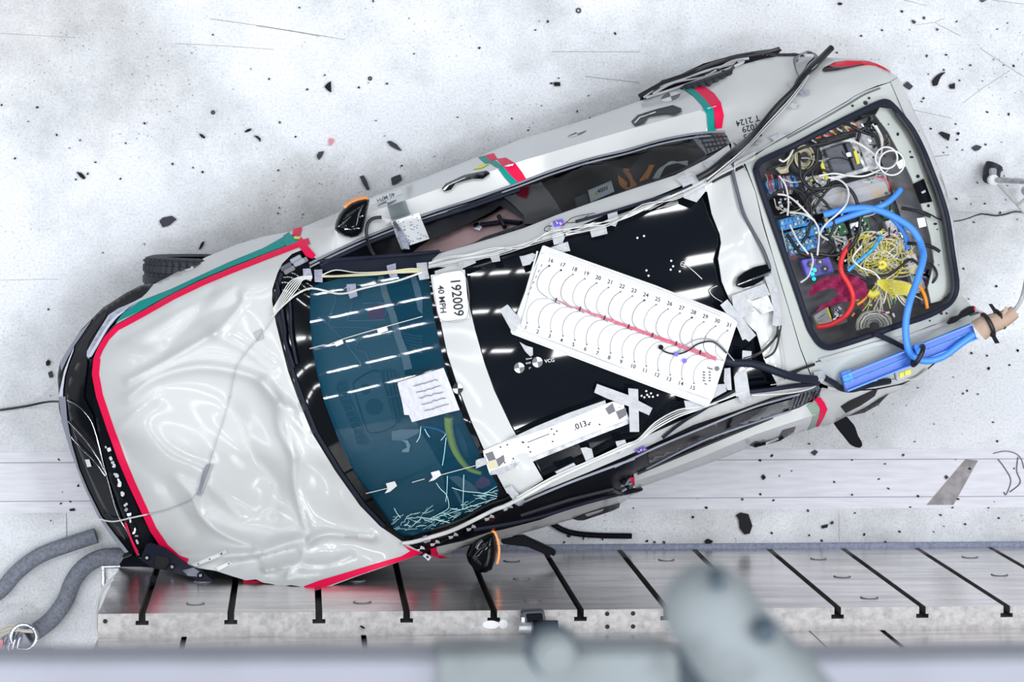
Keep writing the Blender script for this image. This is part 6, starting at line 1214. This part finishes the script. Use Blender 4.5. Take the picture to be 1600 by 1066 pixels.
# grey coil, lower edge
gc_ = Z('I', [(862, 625)])[0]
for i in range(13):
    r_ = 9 + i * 1.55; tag(tube3('grey_turn', [V3(gc_[0] + random.uniform(-.8, .8) + r_ * math.cos(t), gc_[1] + random.uniform(-.8, .8) + r_ * .92 * math.sin(t), .79 + .012 * (i % 3)) for t in np.linspace(math.pi * .92, math.pi * 2.05, 18)], .0048, random.choice(['wgrey', 'wwhite', 'wgrey', 'wbeige']), None, 6, 1), 'one turn of the grey wire coil at the lower boot seal', 'coil', 'turns of the grey wire coil')
# the nest
rn = random.Random(11)
for i in range(120):
    cx_, cy_ = (rn.uniform(790, 1040), rn.uniform(60, 250)); r_ = rn.uniform(40, 130); t0_ = rn.uniform(0, 6.28); sp__ = rn.uniform(1.2, 4.2); ec = rn.uniform(.5, 1)
    pts = [(min(max(cx_ + r_ * math.cos(t0_ + sp__ * t), 690), 1150), min(max(cy_ + r_ * ec * math.sin(t0_ + sp__ * t), 10), 330)) for t in np.linspace(0, 1, 7)]
    c_ = rn.choice(['wyellow', 'wwhite', 'wwhite', 'wbeige', 'wyellow', 'wbeige'])
    bwire(Z('I', pts), rn.uniform(.0028, .0042), c_, 'one of the thin yellow, cream or white wires tangled in the big boot nest', .82 + rn.uniform(0, .05), .012, 'wires of the big tangled nest', seg=5)
for i in range(60):
    a0 = rn.uniform(870, 960); y0_ = rn.uniform(330, 360); th = rn.uniform(-.25, 2.1); ln = rn.uniform(120, 260)
    pts = [(a0 + ln * t * math.cos(th) + rn.uniform(-12, 12), y0_ + ln * t * math.sin(th) * .8 + rn.uniform(-12, 12)) for t in (0, .3, .65, 1)]
    pts = [(min(a, 1190), min(b, 640 - (a - 900) * .38)) for a, b in pts]
    bwire(Z('I', pts), rn.uniform(.0028, .004), rn.choice(['wwhite', 'wwhite', 'wgrey', 'wyellow', 'wbeige']), 'one of the thin pale wires fanning out below the nest tie', .81 + rn.uniform(0, .05), .012, 'pale wires fanned below the nest', seg=5)
for i in range(10): bwire(Z('I', [(880, 325 + i * 3), (960, 322 + i * 10), (1040, 338 + i * 9), (1110, 360 + i * 6)]), .003, 'wyellow', 'one of the parallel yellow wires right of the nest tie', .87, .008, 'parallel yellow wires')
for i in range(14): bwire(Z('H', [(150 + i * 13, 470 + i), (165 + i * 12, 500 + rn.uniform(-10, 10)), (160 + i * 14, 545 + rn.uniform(-10, 20)), (200 + i * 10, 600)]), .0025, rn.choice(['wblack', 'wwhite', 'wred', 'wgrey', 'wblack']), 'one of the tiny leads over the upper light blue block', .82, .006, 'tiny leads over the upper blue block', seg=5)
cl = panel('cloth', Z('I', [(412, 408), (440, 395), (455, 350), (490, 325), (600, 288), (650, 300), (720, 275), (775, 310), (800, 350), (818, 395), (790, 440), (720, 455), (650, 465), (600, 480), (560, 500), (500, 520), (468, 525), (500, 490), (560, 460), (610, 430), (600, 380), (560, 375), (500, 395), (440, 428)]), 'maroon', None, 0, 3.2, .006, flat(.88), disp=lambda x, y: .030 * np.abs(np.sin(x / 9.3 + y / 7)) + .018 * np.abs(np.sin(y / 8 - x / 13 + 1)) + .008 * np.sin(x / 3.6 - y / 4.7), ang=30); tag(cl, 'maroon cloth rag crumpled over the boot equipment', 'cloth')
def hose(px, r, m, label, zs, name='hose'):
    q = cat_(px, 6); n = len(q); zz = np.interp(np.linspace(0, 1, n), np.linspace(0, 1, len(zs)), zs); return tag(tube3(name, [V3(a, b, z) for (a, b), z in zip(q, zz)], r, m, None, 10, 1), label, 'hose' if 'hose' in name else 'cable')
I_, H_ = (lambda p: Z('I', p)), (lambda p: Z('H', p))
hose(H_([(530, 735), (620, 712), (700, 695), (790, 690), (870, 700), (950, 728), (1030, 770), (1100, 820), (1150, 890), (1175, 960)]) + I_([(1182, 170), (1165, 250), (1130, 360), (1100, 440), (1078, 530), (1066, 620), (1070, 710), (1090, 790), (1140, 840), (1220, 852), (1320, 820), (1421, 745)]) + Z('U', [(1000, 735)]), .019, 'blue', 'long bright blue hose looping out of the boot to the tray', [.90, .92, .95, .98, 1.08, 1.16, 1.14, 1.1, 1.06], 'blue_hose')
hose(H_([(540, 808), (620, 775), (700, 745), (780, 718), (860, 695), (940, 660), (1000, 610), (1032, 570)]), .016, 'blue', 'blue hose crossing to the upper right boot side', [.89, .93, .93, .88], 'blue_hose')
hose(H_([(860, 700), (930, 722), (990, 770), (1040, 830), (1070, 890), (1080, 955)]), .014, 'blue', 'shorter blue hose curving down beside the long one', [.90, .9, .86], 'blue_hose')
hose(I_([(690, 265), (760, 200), (840, 135), (880, 80), (905, 35)]), .010, 'skyblue', 'light blue lead across the wire nest', [.92, .93, .9], 'blue_lead')
hose(I_([(708, 92), (665, 145), (642, 215), (650, 280), (690, 345), (720, 420), (715, 490), (670, 560), (600, 605), (540, 625), (488, 630)]), .014, 'wred', 'red cable curving over the maroon cloth', [.88, .93, .95, .9, .88], 'red_cable')
hose(I_([(1130, 340), (1170, 385), (1195, 440), (1208, 510)]), .010, 'worange', 'orange cable near the right lower boot corner', [.88, .9, .9], 'orange_cable')
hose(I_([(748, 485), (790, 455), (820, 415)]), .009, 'worange', 'short orange cable by the cloth edge', [.87, .87], 'orange_cable')
hose(I_([(820, 405), (850, 420), (885, 400)]), .020, 'wyellow', 'short fat yellow plug lead under the nest', [.88, .88], 'yellow_lead')
hose(I_([(890, 215), (915, 205), (935, 225), (910, 245), (890, 235)]), .011, 'wyellow', 'tight bright yellow bundle inside the nest', [.93, .93], 'yellow_lead')
hose(Z('U', [(640, 990), (700, 975), (770, 960)]), .006, 'worange', 'orange lead under the hose at the tray', [1.0, 1.0], 'orange_cable')
BK = [H_([(490, 300), (480, 400), (400, 480), (440, 560), (540, 560), (640, 540), (720, 590), (765, 720), (760, 850), (700, 960), (600, 1000), (500, 990)]), H_([(370, 330), (375, 420), (390, 510), (470, 590), (560, 680), (600, 800), (560, 890)]),
 H_([(400, 770), (470, 690), (540, 590), (600, 540)]), H_([(830, 100), (810, 160), (770, 190), (750, 270)]), H_([(480, 250), (600, 225), (700, 200), (800, 180), (870, 230), (900, 330)]), H_([(520, 440), (570, 470), (540, 560), (440, 610), (420, 650)]),
 H_([(290, 860), (350, 950), (400, 990), (520, 1010), (600, 960), (560, 900), (520, 860)]), H_([(200, 600), (300, 560), (400, 600), (450, 700), (440, 820), (380, 930), (340, 960)]), H_([(620, 120), (700, 150), (800, 200), (860, 215)]), I_([(420, 150), (560, 162), (680, 130), (740, 60), (750, 0)]),
 I_([(820, 310), (950, 290), (1040, 230), (1100, 190), (1160, 230)]), I_([(1190, 340), (1240, 340), (1270, 290), (1240, 230), (1180, 215)]), I_([(1080, 85), (1160, 90), (1240, 110), (1290, 140)]), H_([(160, 440), (260, 400), (330, 330), (420, 290), (560, 262)]), I_([(600, 270), (700, 280), (820, 330)]), H_([(1040, 690), (1140, 710), (1230, 745)])]
for i, p_ in enumerate(BK): bwire(p_, .0075 if i % 3 else .0095, 'wblack', 'one of the black cables winding over the boot equipment', .90, .015, 'black cables over the boot equipment', 'black_cable', 8)
WH = [H_([(500, 480), (600, 465), (700, 480), (800, 480), (900, 440)]), H_([(700, 240), (780, 280), (850, 330), (900, 370)]), H_([(560, 490), (640, 510), (690, 570), (680, 660), (620, 730), (550, 790), (510, 860), (560, 900)]), H_([(850, 140), (900, 220), (910, 320), (880, 420)]), H_([(870, 150), (915, 240), (905, 340)]),
 H_([(230, 600), (290, 610), (350, 650), (420, 720), (480, 790), (500, 860), (490, 1000)]), H_([(240, 480), (280, 540), (300, 640), (295, 740)]), H_([(310, 720), (400, 730), (470, 770)]), I_([(450, 150), (460, 210), (430, 300), (380, 340)]), H_([(310, 800), (360, 900), (430, 990)]), I_([(900, 320), (850, 270), (770, 240), (720, 180), (780, 100)])]
for i, p_ in enumerate(WH): bwire(p_, .0055, 'wwhite', 'one of the white wires winding over the boot equipment', .92, .015, 'white wires over the boot equipment', 'white_wire')
for i, (c_, r_) in enumerate((((975, 395), 82), ((940, 362), 72))):
    (px, py), = Z('H', [c_]); rr2 = r_ / 4.18; tag(tube3('white_loop', [V3(px + rr2 * math.cos(t), py + rr2 * .98 * math.sin(t), .98) for t in np.linspace(0, math.tau, 24, False)], .0055, 'wwhite', None, 6, 1, closed=True), ('larger', 'smaller')[i] + ' white wire loop hanging at the right of the boot', 'cable')
# ------------------------------------------------------------------ debris on the floor
def shard(k, pts, m='debris', h=.02, label=None, name='plastic_shard', group=None, cat='debris'):
    o = prism(name, Z(k, pts) if k else pts, h, .0005, m, None, .0015 if len(pts) > 3 else 0); return tag(o, label, cat, group)
SH = [('R', [(285, 362), (296, 348), (312, 338), (314, 385), (300, 378)], 'debris', 'black triangular shard on the open floor left of centre'),
 ('R', [(545, 590), (560, 586), (585, 600), (608, 628), (590, 624), (560, 608)], 'debrisg', 'long pointed dark shard above the front door'),
 ('R', [(432, 735), (448, 730), (462, 755), (473, 788), (462, 792), (445, 765)], 'debrisg', 'tapered dark shard above the upper mirror'),
 ('R', [(562, 742), (575, 735), (600, 726), (608, 748), (590, 762), (568, 772)], 'debrisg', 'four-cornered dark shard above the front door edge'),
 ('R', [(252, 650), (262, 632), (284, 630), (276, 650), (262, 667)], 'debrisg', 'small leaf-shaped grey shard left of the pink one'),
 ('R', [(303, 590), (308, 575), (325, 580), (322, 592), (308, 608)], 'pink', 'small pink shard on the floor'),
 ('R', [(1240, 342), (1266, 342), (1268, 358), (1243, 359)], 'debris', 'small square black block above the rear door'),
 ('S', [(835, 680), (850, 655), (880, 625), (915, 605), (950, 600), (915, 630), (895, 665), (880, 710), (848, 718)], 'debris', 'long curved black shard right of the tail lamp'),
 ('S', [(595, 712), (632, 678), (678, 720), (648, 748)], 'debrisg', 'blue-grey square flake beside the tail lamp corner'),
 ('S', [(980, 705), (1005, 700), (1025, 690), (1025, 740), (985, 738)], 'debris', 'blocky black shard right of the long curved one'),
 ('S', [(665, 168), (682, 165), (702, 182), (692, 198), (680, 195)], 'debrisg', 'small dark wedge above the tail lamp corner'),
 ('S', [(1232, 0), (1290, 0), (1255, 18)], 'debrisg', 'dark shard cut by the top picture edge'),
 ('S', [(50, 25), (65, 18), (90, 28), (80, 42), (60, 42)], 'debris', 'black lump above the rear wheel arch'),
 ('T', [(465, 150), (490, 136), (530, 150), (560, 160), (548, 212), (510, 190)], 'debris', 'ribbed black clip right of the boot corner'),
 ('T', [(740, 272), (780, 248), (825, 262), (800, 290), (770, 300)], 'debrisg', 'grey-black crumpled flake left of the tripod foot'),
 ('T', [(978, 450), (990, 440), (1000, 458), (990, 468)], 'debris', 'small black bit right of the tripod foot'),
 ('T', [(615, 150), (630, 140), (642, 152), (628, 168)], 'debris', 'small black chip near the ribbed clip'),
 ('Q', [(374, 842), (400, 848), (420, 872), (410, 880), (392, 868)], 'debris', 'slender black frame bit at the far left floor'),
 ('Q', [(975, 655), (990, 658), (1006, 672), (1002, 680), (985, 672)], 'debris', 'short black sliver on the left half of the floor, leftmost of three'),
 ('Q', [(1198, 645), (1215, 632), (1234, 630), (1226, 642), (1202, 650)], 'debris', 'short black sliver on the left half of the floor, middle of three'),
 ('Q', [(1243, 665), (1262, 666), (1278, 680), (1275, 697), (1265, 682)], 'debris', 'hooked black sliver on the left half of the floor, right of three'),
 ('A', [(670, 20), (690, 0), (740, -10), (768, 10), (725, 45), (690, 55)], 'debrisg', 'dark speckled rectangular piece above the front tyre'),
 ('A', [(890, 175), (905, 140), (920, 130), (915, 155), (895, 178)], 'debris', 'small hooked black bit above the front wing'),
 ('A', [(40, 805), (52, 790), (66, 800), (62, 820), (45, 825)], 'debris', 'round black lump left of the bumper'),
 ('A', [(52, 862), (72, 852), (82, 885), (62, 892)], 'debrisg', 'small grey clip left of the bumper below the lump'),
 ('K', [(192, 890), (212, 878), (245, 885), (252, 905), (262, 935), (250, 968), (228, 972), (208, 945), (205, 910)], 'debris', 'biggest black crumpled lump on the concrete below the doors'),
 ('K', [(58, 1000), (72, 990), (95, 1000), (85, 1010), (62, 1010)], 'debris', 'small black lump at the foam strip, left of the biggest lump'),
 ('K', [(512, 622), (530, 610), (542, 618), (528, 636)], 'debrisg', 'grey drop-shaped shard on the track plate edge'),
 ('K', [(300, 725), (310, 715), (320, 728), (308, 740)], 'debris', 'black chip in the middle of the track plate'),
 ('K', [(558, 935), (585, 928), (582, 942), (560, 947)], 'debris', 'flat black oblong chip on the concrete strip'),
 ('K', [(595, 922), (606, 914), (610, 924), (600, 930)], 'debrisg', 'small grey chip beside the oblong one'),
 ('K', [(1083, 725), (1092, 718), (1100, 728), (1090, 737)], 'debrisg', 'round grey washer on the track plate beside the brown smear'),
 ('L', [(402, 62), (430, 55), (438, 66), (410, 72)], 'debris', 'black chip on the track plate edge left of the bumper'),
 ('M', [(608, 662), (618, 660), (635, 672), (628, 678), (612, 668)], 'debris', 'ignored')]
for k, pts, m_, lb in SH:
    if lb == 'ignored': continue
    shard(k, pts, m_, .018, lb)
tag(prism('plastic_shard', Z('M', [(608, 662), (618, 660), (635, 672), (628, 678), (612, 668)]), hb + .012, hb + .001, 'debris', None, .001), 'small black chip on the steel ledge of the barrier', 'debris')
CRUMB = [('Q', [(1468, 37), (940, 260), (648, 364), (1318, 388), (1505, 440), (8, 514), (1371, 600), (392, 688), (341, 726), (468, 796), (430, 852), (590, 877), (74, 777), (708, 604), (845, 804), (992, 843), (278, 662), (1368, 1018), (1362, 1046), (183, 526), (1043, 170), (1229, 338), (1450, 670), (615, 702), (946, 822), (372, 880), (1484, 1050), (138, 596)]),
 ('R', [(55, 328), (180, 31), (488, 4), (286, 313), (213, 373), (99, 510), (10, 576), (165, 570), (545, 348), (428, 364), (468, 344), (500, 502), (536, 566), (638, 77), (658, 224), (930, 199), (840, 488), (1066, 494), (1133, 542), (1338, 464), (1390, 492), (1180, 88), (1216, 89), (1164, 125), (1496, 139), (1261, 325), (1230, 347), (606, 690), (744, 651), (92, 888), (98, 866), (93, 709), (1385, 398), (1190, 440)]),
 ('S', [(245, 298), (44, 438), (768, 149), (584, 95), (651, 248), (878, 244), (1379, 242), (1464, 192), (1040, 181), (934, 582), (1350, 495), (1432, 543), (1514, 549), (805, 617), (1257, 676), (1064, 670), (750, 846), (765, 818), (1296, 934), (1474, 950), (418, 250), (792, 465), (952, 457), (1090, 575), (1155, 543)]),
 ('T', [(398, 113), (618, 205), (538, 268), (506, 312), (665, 290), (855, 246), (990, 225), (1010, 506), (786, 563), (1038, 587), (1024, 706), (850, 737), (735, 740), (977, 812), (757, 892), (1120, 870), (520, 624), (613, 697), (606, 74)]),
 ('K', [(1272, 262), (1395, 185), (1225, 372), (1162, 370), (1038, 500), (1290, 492), (505, 585), (955, 575), (1308, 573), (345, 635), (295, 655), (688, 653), (828, 670), (906, 632), (1130, 652), (1190, 690), (296, 800), (378, 722), (612, 748), (842, 775), (688, 802), (802, 735), (970, 808), (934, 855), (1270, 858), (1295, 832), (1168, 928), (1037, 960), (740, 972), (556, 1000), (505, 975), (345, 965), (500, 870), (890, 960), (1065, 888), (28, 820), (220, 822), (1380, 690), (1120, 300), (970, 345), (920, 420), (795, 555), (1180, 358), (1360, 248), (700, 880), (830, 1008), (1140, 820), (352, 826), (430, 700)]),
 ('N', [(363, 191), (440, 206), (770, 220), (810, 226), (860, 226), (700, 48), (635, 18), (340, 226), (1420, 178), (1010, 95), (1080, 45), (540, 210)]),
 ('B', [(220, 495), (132, 530), (176, 583), (192, 628), (112, 350), (125, 593), (68, 690)]), ('A', [(588, 148), (357, 195), (55, 510), (65, 990)]), ('O', [(1150, 50), (1225, 148), (1420, 112), (760, 255), (390, 243), (635, 206), (98, 198), (316, 212), (1550, 96), (905, 48), (1100, 160)]),
 ('U', [(1497, 910), (1156, 965), (953, 338), (895, 2), (985, 940), (1260, 195)])]
rc = random.Random(21)
for k, lst in CRUMB:
    s = CR[k][2]
    for (a, b) in lst:
        n = rc.randint(4, 6); r_ = rc.uniform(1.0, 2.7); el = rc.uniform(.45, 1); th = rc.random() * 3.14; (px, py), = Z(k, [(a, b)])
        pts = []
        for i in range(n):
            t = math.tau * i / n + rc.uniform(-.3, .3); u, v = r_ * math.cos(t) * rc.uniform(.7, 1.1), r_ * el * math.sin(t) * rc.uniform(.7, 1.1); pts.append((px + u * math.cos(th) - v * math.sin(th), py + u * math.sin(th) + v * math.cos(th)))
        o = prism('debris_crumb', pts, .012, .0005, 'debris' if rc.random() < .85 else 'debrisg', None, 0); tag(o, 'tiny dark crumb of broken plastic scattered on the pale floor around the car', 'debris', 'tiny plastic crumbs on the floor')
for k, c_, r_, lb in (('Q', (1044, 551), 2.3, 'small black ring on the left half of the floor'), ('R', (475, 327), 2.3, 'small black ring right of the black triangular shard'), ('R', (1343, 44), 3.2, 'black ring near the top edge above the rear door'), ('N', (363, 191), 2.2, 'small black ring under the curved rubber strip')):
    (px, py), = Z(k, [c_]); tag(tube3('rubber_ring', [V3(px + r_ * math.cos(t), py + r_ * math.sin(t), .008) for t in np.linspace(0, math.tau, 14, False)], .004, 'wblack', None, 6, 1, closed=True), lb, 'ring')
# wiry scratches right of the track plate
for i, (pts, lb) in enumerate(((Z('K', [(1290, 625), (1340, 615), (1385, 625), (1410, 650), (1421, 690)]), 'upper thin dark wire curl on the track plate at the right edge'), (Z('K', [(1310, 650), (1340, 690), (1365, 740), (1345, 800), (1335, 790)]), 'left thin dark wire curl on the track plate at the right edge'), (Z('K', [(1395, 640), (1390, 700), (1405, 750), (1360, 790)]), 'lower thin dark wire curl on the track plate at the right edge'))):
    tag(wire('wire_curl', pts, .003, 'slate', None, floor_s, .008, seg=5), lb, 'wire')
